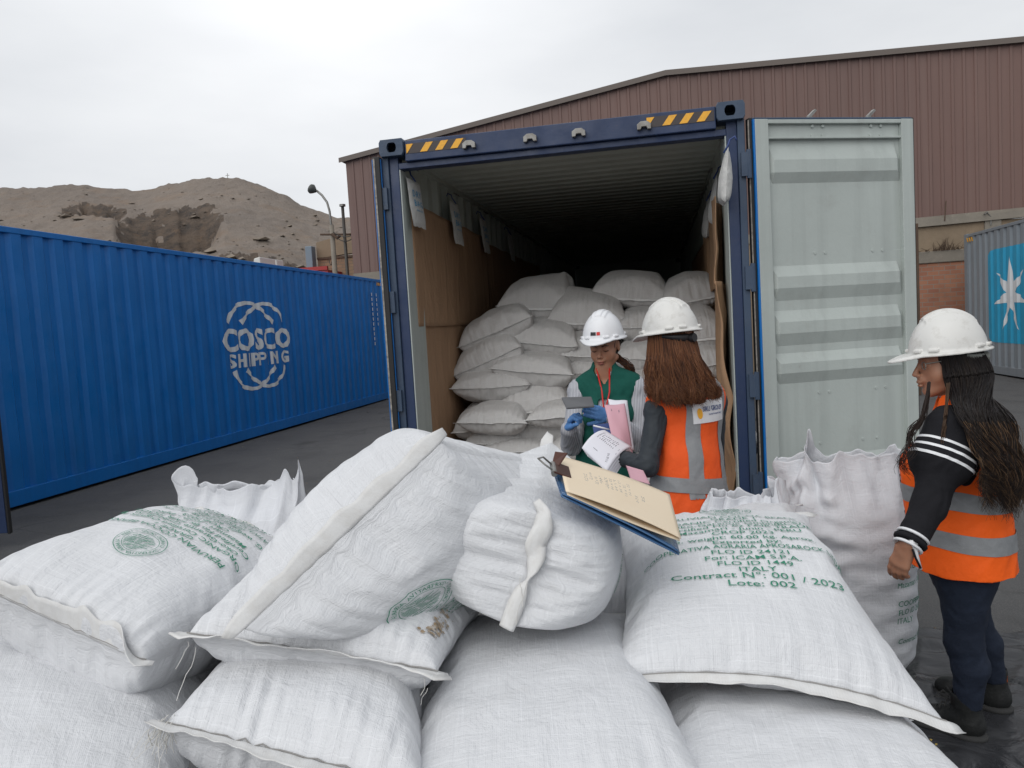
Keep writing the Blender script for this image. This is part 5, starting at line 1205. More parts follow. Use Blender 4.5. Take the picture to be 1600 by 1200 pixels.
def bez(pts, m):
    """Catmull-Rom through rows of control points: pts (n, c, 3) -> (n, m, 3)"""
    n, c, _ = pts.shape; t = np.linspace(0, c-1-1e-6, m); i = t.astype(int); s = (t-i)[None, :, None]; g = lambda j: pts[:, np.clip(j, 0, c-1)]
    p0, p1, p2, p3 = g(i-1), g(i), g(i+1), g(i+2)
    return .5*((2*p1)+(-p0+p2)*s+(2*p0-5*p1+4*p2-p3)*s**2+(-p0+3*p1-3*p2+p3)*s**3)
# ================================================================== people
def fabric(name, c, rough=.8, dark=.7, lite=1.15, sc=8):
    m = Mt(name, c, rough, spec=.25); m.mix(m.noise(sc, 5, .6, lo=.4, hi=.7), tuple(x*dark for x in c), .5); m.mix(m.noise(sc*2.5, 5, .6, lo=.55, hi=.8), tuple(min(1, x*lite) for x in c), .4); m.bmp(m.noise(500, 2, .5), .2, .001).bmp(m.noise(18, 4, .6), .25, .008); return m
M['skin'] = Mt('warm_brown_skin', (.37, .185, .115), .5, spec=.4); M['skin'].b.inputs['Subsurface Weight'].default_value = .08; M['skin'].b.inputs['Subsurface Radius'].default_value = (.02, .008, .004)
M['skin'].mix(M['skin'].noise(25, 5, .6, lo=.4, hi=.75), (.30, .13, .08), .5).bmp(M['skin'].noise(200, 3), .1, .001)
M['lips'] = Mt('lips', (.26, .075, .06), .45); M['dark'] = Mt('dark_hairline', (.012, .009, .008), .6)
M['orange'] = fabric('fluorescent_orange_mesh', (.82, .105, .018), .7, .78, 1.1); M['orange2'] = fabric('bright_orange_mesh', (.92, .125, .01), .65, .8, 1.1)
M['refl'] = fabric('grey_reflective_tape', (.25, .26, .27), .45, .75, 1.3, 14); M['green'] = fabric('dark_green_cotton', (.008, .085, .065), .85, .7, 1.3)
M['blackc'] = fabric('black_knit', (.012, .012, .015), .9); M['charc'] = fabric('charcoal_sportswear', (.035, .042, .050), .6, .6, 1.6); M['jeans'] = fabric('dark_blue_jeans', (.017, .024, .042), .85, .6, 1.9, 5)
M['denim'] = fabric('mid_blue_jeans', (.05, .08, .14), .85); M['glove'] = fabric('blue_nitrile', (.10, .24, .52), .45, .75, 1.2); M['boot'] = fabric('black_leather', (.020, .021, .021), .5, .5, 1.8); M['sole'] = Mt('boot_sole', (.03, .03, .03), .8)
M['redc'] = Mt('red_ribbon', (.55, .02, .015), .5); M['blu'] = Mt('navy_decal', (.03, .06, .2), .5)
def striped():
    m = Mt('grey_striped_shirt', (.52, .53, .56), .8); w = m.wave(38, 'Object', 'X', dist=.6, dsc=2); m.mix(m.ramp(w, .45, .7), (.12, .13, .17), .8); m.mix(m.noise(6, 4), (.4, .41, .44), .4); return m
M['stripe'] = striped()
def hplastic(name, c, dirt):
    m = Mt(name, c, .32, spec=.5); m.mix(m.noise(22, 7, .7, lo=.52, hi=.72), (.42, .40, .36), dirt); m.mix(m.noise(90, 4, .7, lo=.66, hi=.72), (.25, .22, .19), dirt*.6); m.roughn(m.noise(12, 5), .22, .5); return m
M['hel'] = hplastic('clean_white_helmet_shell', (.74, .75, .77), .12); M['hel2'] = hplastic('scuffed_white_helmet_shell', (.66, .655, .63), .6)
M['susp'] = Mt('black_suspension', (.015, .015, .017), .5); M['susp2'] = Mt('grey_suspension', (.22, .23, .21), .5)
def frame_of(f, up=(0, 0, 1)):
    f = nrm(f); r = nrm(np.cross(f, up)); return r, f, np.cross(r, f)      # right, forward, up
# ---- helmet in its own frame, +Y forward, rim plane z = 0
def helmet_mesh():
    F = Field((-.16, -.18, -.03), (.16, .24, .17), .0028)
    F.ell((0, 0, 0), (.112, .130, .150), 0)
    X, Y, Z = np.meshgrid(*[(np.arange(m)*F.h+l) for m, l in zip(F.n, F.lo)], indexing='ij')
    # raised ridges from front to back
    for cx, w, hgt in ((0, .018, .0065), (.034, .007, .005), (-.034, .007, .005)):
        r = np.sqrt((X/.112)**2+(Y/.130)**2+(Z/.150)**2); d = (r-1)*.13-hgt; d2 = np.maximum(d, np.abs(X-cx*np.clip(1.15-np.abs(Y-.0)*3, .3, 1))-w*np.clip(1.15-np.abs(Y)*3, .3, 1)); d2 = np.maximum(d2, np.abs(Y+.01)-.085); cur = F.v; hh = np.clip(.5+.5*(cur-d2)/.006, 0, 1); F.v = (cur*(1-hh)+d2*hh-.006*hh*(1-hh)).astype(np.float32)
    # brim: flared rim all round, long peak in front
    ry = np.where(Y > 0, .155+.05*np.clip(1-(X/.10)**2, 0, 1)*np.clip(Y/.12, 0, 1), .146); rr = np.sqrt((X/.127)**2+(Y/ry)**2); zb = .004-.16*np.clip(Y-.11, 0, 1)-.05*np.clip(rr-.88, 0, 1)-.9*np.clip(np.abs(X)-.05, 0, 1)**2*0
    d = np.maximum((rr-1)*.12, np.abs(Z-zb)-.0042); d = np.maximum(d, -(np.sqrt((X/.105)**2+(Y/.122)**2)-1)*.11); cur = F.v; hh = np.clip(.5+.5*(cur-d)/.008, 0, 1); F.v = (cur*(1-hh)+d*hh-.008*hh*(1-hh)).astype(np.float32)
    F.v = np.maximum(F.v, -(Z-zb+.0045)).astype(np.float32)
    k0 = np.sqrt((X/.107)**2+(Y/.125)**2+(Z/.145)**2); F.v = np.maximum(F.v, -(k0-1)*.12).astype(np.float32)
    # accessory slots round the rim
    for a in (35, 62, 118, 145, 215, 242, 298, 325): 
        t = R(a); c = np.array([.117*math.cos(t), .134*math.sin(t), .016]); n = nrm([math.cos(t)/.117, math.sin(t)/.134, 0]); tt = np.cross([0, 0, 1], n); F.box(c, (.017, .0065, .006), .003, .003, M3=[tt, n, (0, 0, 1)])
    V, Fq = F.mesh(); return relax(V, Fq, 1, .4), Fq
HEL_V, HEL_F = helmet_mesh()
def helmet(par, rimc, f, up, mat, susp, decals=(), scale=1.0, knob=True):
    r, f, u = frame_of(f, up); B_ = np.stack([r, f, u]); V = (HEL_V*scale)@B_+rimc
    o = mesh_obj('helmet', V, HEL_F, M[mat], par, True)
    # nape strap with adjuster knob
    tr = lambda p: np.array(p)*scale@B_+rimc
    n = 26; th = np.linspace(R(195), R(345), n); VV = []
    for rad, zz in ((.097, -.045), (.101, -.047), (.103, -.018), (.098, -.012)):
        for t in th: e = .35+.65*math.sin((t-R(195))/R(150)*math.pi); VV.append(tr((rad*math.cos(t)*.95, rad*1.12*math.sin(t), zz*e-.004)))
    I = np.arange(4*n).reshape(4, n); I = np.concatenate([I, I[:1]]); s = mesh_obj('nape_strap', VV, _grid_faces(I, False), M[susp], o, True)
    c = tr((0, -.118, -.034)); b = -f; mb = MB(); mb.cyl(c-b*.004, c+b*.012, .020*scale, .018*scale, 18); mb.obj('adjuster_knob', M[susp], o, smooth=False)
    for (kind, az, z, w, h, mt, txt) in decals:      # flat marks laid on the shell at azimuth az (deg from +X), height z
        if txt: v, fq = tmesh(txt, 1, .02, res=2); v = v.copy(); v[:, 0] = (v[:, 0]-v[:, 0].mean())/np.ptp(v[:, 0])*w; v[:, 1] = (v[:, 1]-v[:, 1].min())/np.ptp(v[:, 1])*h
        else: v = np.array([(-w/2, 0, 0), (w/2, 0, 0), (w/2, h, 0), (-w/2, h, 0)]); fq = [(0, 1, 2, 3)]
        v, fq = refine(v, fq, (), .012); out_ = []
        for a, b2, _ in v:
            zz = z+b2; rr = math.sqrt(max(0, 1-(zz/.150)**2)); t = R(az)+a/.12; off = .0025 if not txt else .0033; out_.append(tr(((.112*rr+off)*math.cos(t), (.130*rr+off)*math.sin(t), zz)))
        mesh_obj(kind, out_, fq, M[mt], o)
    return o
# ---- limb sets shared by skin and clothes
def add_head(F, hc, f, up, face=True):
    r, f, u = frame_of(f, up); B_ = np.stack([r, f, u]); q = lambda x, y, z: hc+r*x+f*y+u*z
    F.ell(q(0, -.008, .028), (.074, .094, .088), .0, M3=B_); F.ell(q(0, .030, -.040), (.057, .062, .072), .03, M3=B_); F.ell(q(0, .068, -.094), (.021, .018, .016), .022, M3=B_)
    for s_ in (-1, 1): F.ell(q(s_*.040, .048, -.035), (.024, .024, .028), .02, M3=B_); F.cone(q(s_*.055, -.005, -.06), q(s_*.018, .07, -.095), .016, .012, .02)
    F.cone(q(-.03, .080, .022), q(.03, .080, .022), .009, .009, .014)
    for s_ in (-1, 1): F.ell(q(s_*.031, .098, .004), (.018, .014, .010), .008, True, M3=B_); F.ell(q(s_*.031, .079, .002), (.015, .011, .009), .003, M3=B_)
    F.cone(q(0, .090, .008), q(0, .110, -.030), .0065, .0095, .008)
    for s_ in (-1, 1): F.ell(q(s_*.011, .101, -.034), (.008, .009, .007), .005, M3=B_)
    F.ell(q(0, .090, -.052), (.026, .012, .014), .012, M3=B_); F.ell(q(0, .099, -.058), (.022, .008, .0055), .003, M3=B_); F.ell(q(0, .097, -.070), (.018, .008, .006), .003, M3=B_); F.ell(q(0, .112, -.0645), (.022, .012, .0016), .002, True, M3=B_)
    for s_ in (-1, 1): F.ell(q(s_*.076, -.006, .0), (.007, .018, .030), .005, M3=B_); F.ell(q(s_*.084, .0, .002), (.005, .009, .018), .004, True, M3=B_)
    return q
def add_torso(F, J, off=0, k=.03, low=True, bust=True):
    f, l = J['f'], J['l']; sc, w, h = J['sc'], J['waist'], J['hip']; z = np.array([0, 0, 1.])
    F.cone(sc-z*.10, w, .140+off, .118+off, k, f=f, flat=.74); F.cone(sc+l*.10-z*.03, sc-l*.10-z*.03, .062+off, .062+off, k)
    if low: F.cone(w, h, .118+off, .145+off, k, f=f, flat=.78)
    if bust:
        for s_ in (-1, 1): F.ell(sc-z*.16+f*.085+l*.065*s_, (.058+off,)*3, k)
    for s_ in (-1, 1): F.cone(J['neck']-z*.01, sc+l*.13*s_-z*.01, .045+off, .040+off, k)
def add_arm(F, J, s, off=0, k=.02, t1=1.0, t0=0.0, r=(.052, .041, .027)):
    a, b, c = J['sh'+s], J['el'+s], J['wr'+s]; F.cone(a, b, r[0]+off, r[1]+off, k); F.ell(a, (r[0]+.006+off,)*3, k)
    e = b+(c-b)*t1; F.cone(b, e, r[1]+.001+off, r[1]+(r[2]-r[1])*t1+off, k)
def add_leg(F, J, s, off=0, k=.03, r=(.088, .058, .054, .037)):
    h, kn, an = J['hp'+s], J['kn'+s], J['an'+s]; F.cone(h, kn, r[0]+off, r[1]+off, k); m = kn+(an-kn)*.35-J['f']*.015; F.cone(kn, m, r[1]+off, r[2]+off, k); F.cone(m, an, r[2]+off, r[3]+off, k)
def add_hand(F, w, d, pn, left, curl=(.5, .5, .5, .5), off=0, thumb=(.6, .6, .3), k=.006, sz=.95):
    d = nrm(d); pn = nrm(pn-d*(pn@d)); s = np.cross(d, pn)*(1 if left else -1)    # s points to the thumb side
    F.cone(w, w+d*.03*sz, .024+off, .026+off, .012, f=pn, flat=.75)
    for i, (o, L, c) in enumerate(zip((.027, .009, -.009, -.026), (.068, .075, .070, .054), curl)):
        kn = w+(d*(.085-.004*abs(i-1.2))+s*o)*sz; F.cone(w+d*.02*sz+s*o*.6*sz, kn, .013+off, .0115+off, .010)
        p = kn; a = c*.6
        for j, q in enumerate((.45, .32, .25)):
            dd = d*math.cos(a)+pn*math.sin(a)+s*o*.6*(1-a*.3); p2 = p+nrm(dd)*L*q*sz; F.cone(p, p2, .0098-.0008*j+off, .0090-.0008*j+off, .0035); p = p2; a += c*.95
    p = w+(d*.025+s*.024)*sz; t = nrm(d*thumb[0]+s*thumb[1]+pn*thumb[2]); p2 = p+t*.042*sz; F.cone(p, p2, .015+off, .0115+off, .010); t2 = nrm(t+d*.35); p3 = p2+t2*.030*sz; F.cone(p2, p3, .0110+off, .0098+off, .004); F.cone(p3, p3+nrm(t2+pn*.3)*.022*sz, .0098+off, .0085+off, .003)
def bounds(J, ks, m=.2): A = np.array([J[k] for k in ks]); return A.min(0)-m, A.max(0)+m
def horiz(a, b): v = -CR*a+CF*b; v = np.array([v[0], v[1], 0]); return nrm(v)
def finish(name, F, mat, par, amp=0, fr=60, seed=1, dirv=None, rel=1, sub=False):
    V, Fq = F.mesh(); V = relax(V, Fq, rel, .5)
    if amp: V = folds(V, Fq, amp, fr, seed, dirv)
    o = mesh_obj(name, V, Fq, M[mat] if isinstance(mat, str) else mat, par, True); return o, V, Fq
def band(nm, V, Fq, par, mat, tests, off=.003):
    """tests: (point, normal, half width, [extra keep])"""
    p, n, hw = tests[:3]; extra = tests[3] if len(tests) > 3 else None; p = np.array(p); n = nrm(n)
    def keep(C3, m): d = np.abs((C3-p)@n) < hw+m; return d & extra(C3, m) if extra else d
    v, f = cut_mesh(V, Fq, [(p+n*hw, n), (p-n*hw, n)], keep, off)
    return mesh_obj(nm, v, f, M[mat], par, True)
def hair_obj(par, ctrl, n_pts, rad, cols, seed, name='hair'):
    rs = np.random.RandomState(seed); c = bez(ctrl, n_pts); n = len(c); t = np.linspace(0, 1, n_pts); rr = (rad*rs.uniform(.6, 1.25, n))[:, None]*(np.clip(1.15-t**3*.95, .15, 1))[None, :]
    V, Fq, own = strands(c, rr); o = mesh_obj(name, V, Fq, cols, par, True); mi = rs.choice(len(cols), n, p=None)[own].astype(np.int32); o.data.polygons.foreach_set('material_index', mi); return o
def hairm(name, c): m = Mt(name, c, .55, spec=.3); return m
HB = [hairm('brown_hair', (.115, .042, .018)), hairm('chestnut_hair', (.17, .068, .028)), hairm('dark_brown_hair', (.055, .022, .011)), hairm('auburn_hair', (.23, .10, .045))]
HK = [hairm('black_hair', (.012, .010, .010)), hairm('near_black_hair', (.022, .016, .013)), hairm('soft_black_hair', (.016, .012, .012))]
HO = [hairm('faded_brown_ends', (.065, .036, .020)), hairm('dark_ends', (.022, .013, .010)), hairm('tan_ends', (.13, .078, .042)), HK[0], HK[1], HK[2]]
# ------------------------------------------------------------------ woman at right, side on
def woman_right():
    J = {}; J['f'] = horiz(.90, .44); f = J['f']; l = J['l'] = np.array([-f[1], f[0], 0]); z = np.array([0, 0, 1.])
    D = 2.64; J['sc'] = P(1506, 652, D); J['neck'] = P(1500, 622, D); J['waist'] = P(1508, 770, D+.03); J['hip'] = P(1505, 868, D+.05)
    J['shL'] = J['sc']+l*.155-z*.035; J['shR'] = J['sc']-l*.155-z*.03
    J['shL'] = P(1484, 668, 2.47); J['elL'] = P(1452, 790, 2.43); J['wrL'] = P(1420, 850, 2.40); J['elR'] = J['shR']+np.array([0, 0, -.26])-f*.01-l*.02; J['wrR'] = J['elR']+f*.03-z*.20
    hl, tl_, hr_, tr_ = G(1540, 1161), G(1440, 1128), G(1580, 1116), G(1494, 1090)
    J['hpL'] = J['hip']+l*.075-z*.03; J['hpR'] = J['hip']-l*.075-z*.03
    fd = nrm(tl_-hl); J['anL'] = hl+fd*.055+z*.10; fd2 = nrm(tr_-hr_); J['anR'] = hr_+fd2*.055+z*.10
    J['knL'] = (J['hpL']+J['anL'])/2+f*.008+z*.0; J['knR'] = (J['hpR']+J['anR'])/2+f*.02
    T = thing('person', 'woman in orange vest and dark jeans standing side on at right, long wavy black hair', 'person', ((hl[0]+tr_[0])/2, (hl[1]+tr_[1])/2, 0), 'workers in white helmets')
    hf = nrm(f*.25-CR*.90+CF*.12-z*.13); up = nrm(z+CR*0); rimc = P(1481, 549, D); hu = frame_of(hf)[2]; hc = rimc-hu*.038+hf*.002
    lo, hi = bounds(J, [k for k in J if k not in 'fl'], .17); lo[2] = -.01; hi[2] = hc[2]+.16
    F = Field(lo, hi, .004); add_head(F, hc, hf, z); F.cone(hc-hu*.06-hf*.02, J['neck'], .050, .052, .02); add_torso(F, J); 
    for s in 'LR': add_arm(F, J, s, 0, r=(.046, .034, .026)); add_leg(F, J, s, r=(.072, .044, .040, .030))
    add_hand(F, J['wrL'], nrm(P(1406, 880, 2.42)-J['wrL']), nrm(CR*.9+CF*.5), False, (.35, .45, .5, .55), thumb=(.8, .25, .5), sz=.92)
    add_hand(F, J['wrR'], nrm(J['wrR']-J['elR']), -l, False, (.6, .6, .7, .7))
    for s, a, d_ in (('L', hl, fd), ('R', hr_, fd2)): F.cone(a+d_*.04+z*.05, a+d_*.17+z*.03, .035, .028, .02)
    body, _, _ = finish('body', F, 'skin', T)
    # black top
    F = Field(lo, hi, .0045); add_torso(F, J, .008); 
    for s in 'LR': add_arm(F, J, s, .012, t1=.80, r=(.054, .040, .032))
    a, b = J['shL'], J['elL']; F.cone(a-z*.01+l*.004, a+(b-a)*.40, .070, .100, .02, f=l, flat=.85)       # wide flounce over the upper arm
    F.cone(a+(b-a)*.5, b, .054, .042, .02)
    F.cone(J['neck']+z*.02, J['neck']+z*.15, .055, .06, .0, True); top, V, Fq = finish('black_top', F, 'blackc', T, .0035, 45, 3, nrm(J['elL']-J['shL']))
    ax = nrm(nrm(b-a)-CR*.13); 
    lim = lambda C3, m: (np.linalg.norm(C3-(a+(b-a)*.40), axis=1) < .165+m) & (((C3-J['sc'])@l) > .045-m)
    for t_ in (.25, .35, .45): q = a+(b-a)*t_; band('white_stripe', V, Fq, top, 'hel', (q, ax, .0045, lim), .002)
    # cuff bow
    w = J['elL']+(J['wrL']-J['elL'])*.80; ad = nrm(J['wrL']-J['elL'])
    for k, (o0, ra) in enumerate(((0, .046), (.018, .044), (.036, .041))):
        mb = MB(); u1 = nrm(np.cross(ad, z)); u2 = np.cross(ad, u1); mb.tube([w+ad*o0+(u1*math.cos(t)+u2*math.sin(t))*ra for t in np.linspace(0, 2*math.pi, 24)], .0052 if k != 1 else .0085, 6); mb.obj('cuff_stripe', M['hel'] if k != 1 else M['blackc'], top, smooth=True)
    kn = P(1423, 843, 2.37); mb = MB(); mb.tube([kn, kn+CR*.012-z*.02, kn+CR*.016-z*.05, kn+CR*.030-z*.095], [.010, .009, .007, .004], 6); mb.tube([kn, kn+CR*.02+z*.004, kn+CR*.028-z*.012, kn+CR*.004-z*.012], [.008, .008, .007, .006], 6); mb.obj('cuff_knot', M['hel'], top, smooth=True)
    mb = MB(); mb.tube([kn+CR*.002-CF*.006-z*.03, kn+CR*.012-CF*.006-z*.06, kn+CR*.026-CF*.006-z*.09], .0035, 5); mb.obj('cuff_knot', M['blackc'], top, smooth=True)
    # jeans
    F = Field(lo, hi, .005); 
    for s in 'LR': add_leg(F, J, s, .006, r=(.084, .054, .050, .038))
    F.cone(J['waist']-z*.04, J['hip']-z*.02, .120, .150, .03, f=f, flat=.80)
    F.half(np.array([0, 0, .115]), (0, 0, -1)); finish('jeans', F, 'jeans', T, .004, 40, 5, (0, 0, 1))
    # vest
    F = Field(lo, hi, .0045); add_torso(F, J, .030, bust=True); bot = P(1500, 906, 2.55)[2]
    F.cone(J['waist'], J['hip']-z*.10, .155, .205, .04, f=f, flat=.86)
    for s_ in (-1, 1): F.cone(J['sc']-z*.19+f*.125+l*.06*s_, J['waist']-z*.08+f*.105+l*.06*s_, .078, .085, .05)
    F.half(np.array([0, 0, bot]), (0, 0, -1))
    for s_, sh in ((1, J['shL']), (-1, J['shR'])):
        c = (J['sc']+l*s_*.155-z*.035)+(J['waist']-J['sc'])*.22+l*s_*.050; F.ell(c+f*.022-z*.045, (.100, .085, .150), .004, True, M3=np.stack([f, l, z])); 
    F.cone(J['neck']-z*.01+f*.01, J['neck']+z*.16, .070, .095, .004, True); F.cone(J['neck']+f*.05, J['sc']+f*.16-z*.08, .055, .05, .004, True)
    vest, V, Fq = finish('safety_vest', F, 'orange2', T, .005, 28, 8, (0, 0, 1))
    tilt = nrm(z+CR*.02)
    for yy, hw in ((790, .030), (855, .030)): q = P(1500, yy, 2.50); band('reflective_stripe', V, Fq, vest, 'refl', (q, nrm(z-f*.10), hw))
    # boots
    for s, a, d_ in (('L', hl, fd), ('R', hr_, fd2)):
        r_ = nrm(np.cross(d_, z)); F = Field(np.minimum(a, a+d_*.27)-.1+z*.09, np.maximum(a, a+d_*.27)+.1+z*.16, .0035); F.lo[2] = -.01
        F = Field([min(a[0], a[0]+d_[0]*.27)-.09, min(a[1], a[1]+d_[1]*.27)-.09, .0], [max(a[0], a[0]+d_[0]*.27)+.09, max(a[1], a[1]+d_[1]*.27)+.09, .22], .0035)
        B_ = np.stack([d_, r_, z]); F.ell(a+d_*.055+z*.055, (.058, .042, .050), 0, M3=B_); F.cone(a+d_*.055+z*.05, a+d_*.060+z*.145, .046, .050, .02); F.cone(a+d_*.09+z*.065, a+d_*.19+z*.040, .042, .040, .03, f=z, flat=.9); F.ell(a+d_*.215+z*.036, (.050, .046, .036), .02, M3=B_)
        F.cone(a+d_*.060+z*.15, a+d_*.060+z*.24, .043, .043, .004, True); F.half((0, 0, .012), (0, 0, -1))
        o, V, Fq = finish('boot', F, 'boot', T, .0015, 60, 4)
        F = Field(F.lo, F.lo+(F.n-1)*F.h, .0035); F.ell(a+d_*.06+z*.014, (.066, .047, .017), 0, M3=B_); F.ell(a+d_*.20+z*.014, (.072, .052, .017), .03, M3=B_); F.cone(a+d_*.05+z*.014, a+d_*.2+z*.014, .044, .046, .02, f=z, flat=.36); F.half((0, 0, .003), (0, 0, -1)); V, Fq = F.mesh(); mesh_obj('sole', V, Fq, M['sole'], o, True)
        for k in range(4):
            p0 = a+d_*(.105+k*.018)+z*(.118-k*.014); mb = MB(); mb.tube([p0-r_*.028, p0+z*.012, p0+r_*.028], .0028, 5); mb.obj('lace', M['sole'], o)
        mb = MB(); p0 = a+d_*.10+z*.135; mb.tube([p0, p0+d_*.03+z*.02+r_*.02, p0+d_*.05+z*.0+r_*.035, p0+d_*.02-z*.01+r_*.01], .003, 5); mb.tube([p0, p0+d_*.03+z*.02-r_*.02, p0+d_*.05+z*.0-r_*.035, p0+d_*.02-z*.01-r_*.01], .003, 5); mb.obj('lace', M['sole'], o)
        mb = MB(); c = a+d_*.018+z*.125+r_*0; mb.box(tuple(c-.006), tuple(c+np.array([.006, .006, .022]))); mb.obj('orange_tab', M['orange2'], o, bevel=.002)
        mb = MB(); c = a+d_*.175+z*.074-r_*.01; mb.box(tuple(c-[.012, .012, .004]), tuple(c+[.012, .012, .005])); mb.obj('orange_tab', M['orange2'], o, bevel=.003)
    helmet(T, rimc, hf, z, 'hel2', 'susp2', scale=.95)
    mb = MB(); r0 = frame_of(hf)[0]; q = lambda x, y, zz: hc+r0*x+hf*y+hu*zz; mb.tube([q(-.074, -.0, .014), q(-.066, .05, .012), q(-.048, .088, .008)], .0018, 5); mb.tube([q(-.048+.020*math.cos(t)+.002, .092, .002+.013*math.sin(t)) for t in np.linspace(0, 2*math.pi, 16)], .0014, 5); mb.obj('glasses', M['susp2'], T)
    # hair: base mass and waves
    rs = np.random.RandomState(3); n = 2400; s = rs.uniform(0, 1, n); dep = rs.uniform(-1, 1, n)
    up_ = frame_of(hf)[2]; back = -hf
    ang = np.radians(-28+s*190); r0 = frame_of(hf)[0]     # round the back of the head from the left cheek
    rootR = .086+.006*rs.rand(n); p0 = hc[None]+(-r0)[None]*(np.cos(ang)*rootR)[:, None]+back[None]*(np.sin(ang)*rootR*1.08)[:, None]+up_[None]*(.045-.02*rs.rand(n))[:, None]
    p1 = hc[None]+(-r0)[None]*(np.cos(ang)*(rootR+.014))[:, None]+back[None]*(np.sin(ang)*(rootR+.02)*1.1+.01)[:, None]+up_[None]*(-.05-.02*rs.rand(n))[:, None]
    # lower lanes, photo columns widen downwards over the back
    sc_ = ((s*24).astype(int)+.5)/24; dl = lambda q: 2.385+.17*q**2
    x2 = 1482+85*np.clip((ang+1.2)/3.6, 0, 1)+rs.normal(0, 4, n); g_ = s*.7+sc_*.3; x2 = 1499+72*g_+rs.normal(0, 3, n); p2 = np.array([P(a, 650+rs.uniform(-6, 6), dl(q)+.012*d) for a, q, d in zip(x2, g_, dep)])
    x3 = 1515+78*np.clip((ang+1.2)/3.6, 0, 1)+rs.normal(0, 5, n); g_ = s*.28+sc_*.72; x3 = 1534+62*g_+rs.normal(0, 3, n); p3 = np.array([P(a, 718+rs.uniform(-6, 6), dl(q)-.02+.015*d) for a, q, d in zip(x3, g_, dep)])
    x4 = 1530+66*np.clip((ang+1.2)/3.6, 0, 1)+rs.normal(0, 7, n); y4 = 775+rs.normal(0, 22, n)-20*np.abs(s-.5); g_ = s*.14+sc_*.86; x4 = 1538+62*g_+rs.normal(0, 3, n); y4 = 772+rs.normal(0, 14, n)+30*(np.random.RandomState(9).rand(24)[(s*24).astype(int)]-.5); p4 = np.array([P(a, b, dl(q)-.02+.02*d) for a, b, q, d in zip(x4, y4, g_, dep)])
    ctrl = np.stack([p0, p1, p2, p3, p4], 1); c = bez(ctrl, 34); t = np.linspace(0, 1, 34)
    clump = (s*24).astype(int); phs = rs.uniform(0, 6.3, 40)[clump]+rs.normal(0, .35, n); wav = np.clip(t-.30, 0, 1)[None]*1.5
    c += CR[None, None]*(.021*np.sin(t[None]*24+phs[:, None])*wav)[..., None]+(-CF)[None, None]*(.012*np.cos(t[None]*24+phs[:, None]*1.3)*wav)[..., None]
    rad = .0011*rs.uniform(.6, 1.3, n); 
    def part(sel, a, b, cols, nm, sd):
        V, Fq, own = strands(c[sel][:, a:b], rad[sel][:, None]*np.linspace(1.25 if a == 0 else 1.0, 1.0 if a == 0 else .35, b-a)[None]); o = mesh_obj(nm, V, Fq, cols, T, True); mi = np.random.RandomState(sd).choice(len(cols), len(sel))[own]; o.data.polygons.foreach_set('material_index', mi.astype(np.int32)); return o
    allv = np.arange(n); h = part(allv, 0, 19, HK, 'hair', 1); o = part(allv, 18, 34, HO, 'hair_ends', 2); o.parent = h
    F = Field(hc-.30, hc+.20, .006); F.ell(hc+up_*.015+back*.012, (.086, .086, .080), 0); F.cone(hc+back*.045-up_*.02-CF*.01, P(1530, 648, 2.53), .062, .056, .03, f=CF, flat=.6)
    F.ell(hc+hf*.090-up_*.04, (.075, .075, .10), .01, True); V, Fq = F.mesh(); o = mesh_obj('hair_base', V, Fq, HK[0], T, True); o.parent = h
    # loose front lock curling over the arm and cheek strands
    m = 46; base = np.array([P(1452, 598, 2.53), P(1446, 640, 2.47), P(1428, 672, 2.44), P(1416, 705, 2.42), P(1413, 735, 2.42)]); ct = base[None]+rs.normal(0, .006, (m, 5, 3))*np.array([.4, .7, 1, 1.5, 2.2])[None, :, None]; cc = bez(ct, 26); ph = rs.uniform(0, 1.5, m); tt = np.linspace(0, 1, 26); cc += CR[None, None]*(.013*np.sin(tt[None]*19+ph[:, None])*tt[None])[..., None]
    V, Fq, own = strands(cc, np.full((m, 26), .0013)*np.linspace(1.2, .4, 26)); o = mesh_obj('front_lock', V, Fq, HO[1], T, True); o.parent = h
    m = 22; base = np.array([P(1482, 600, 2.50), P(1478, 650, 2.42), P(1474, 690, 2.40), P(1486, 725, 2.39), P(1494, 742, 2.39)]); ct = base[None]+rs.normal(0, .003, (m, 5, 3)); cc = bez(ct, 22); V, Fq, own = strands(cc, np.full((m, 22), .0012)); o = mesh_obj('front_lock', V, Fq, HO[0], T, True); o.parent = h
woman_right()
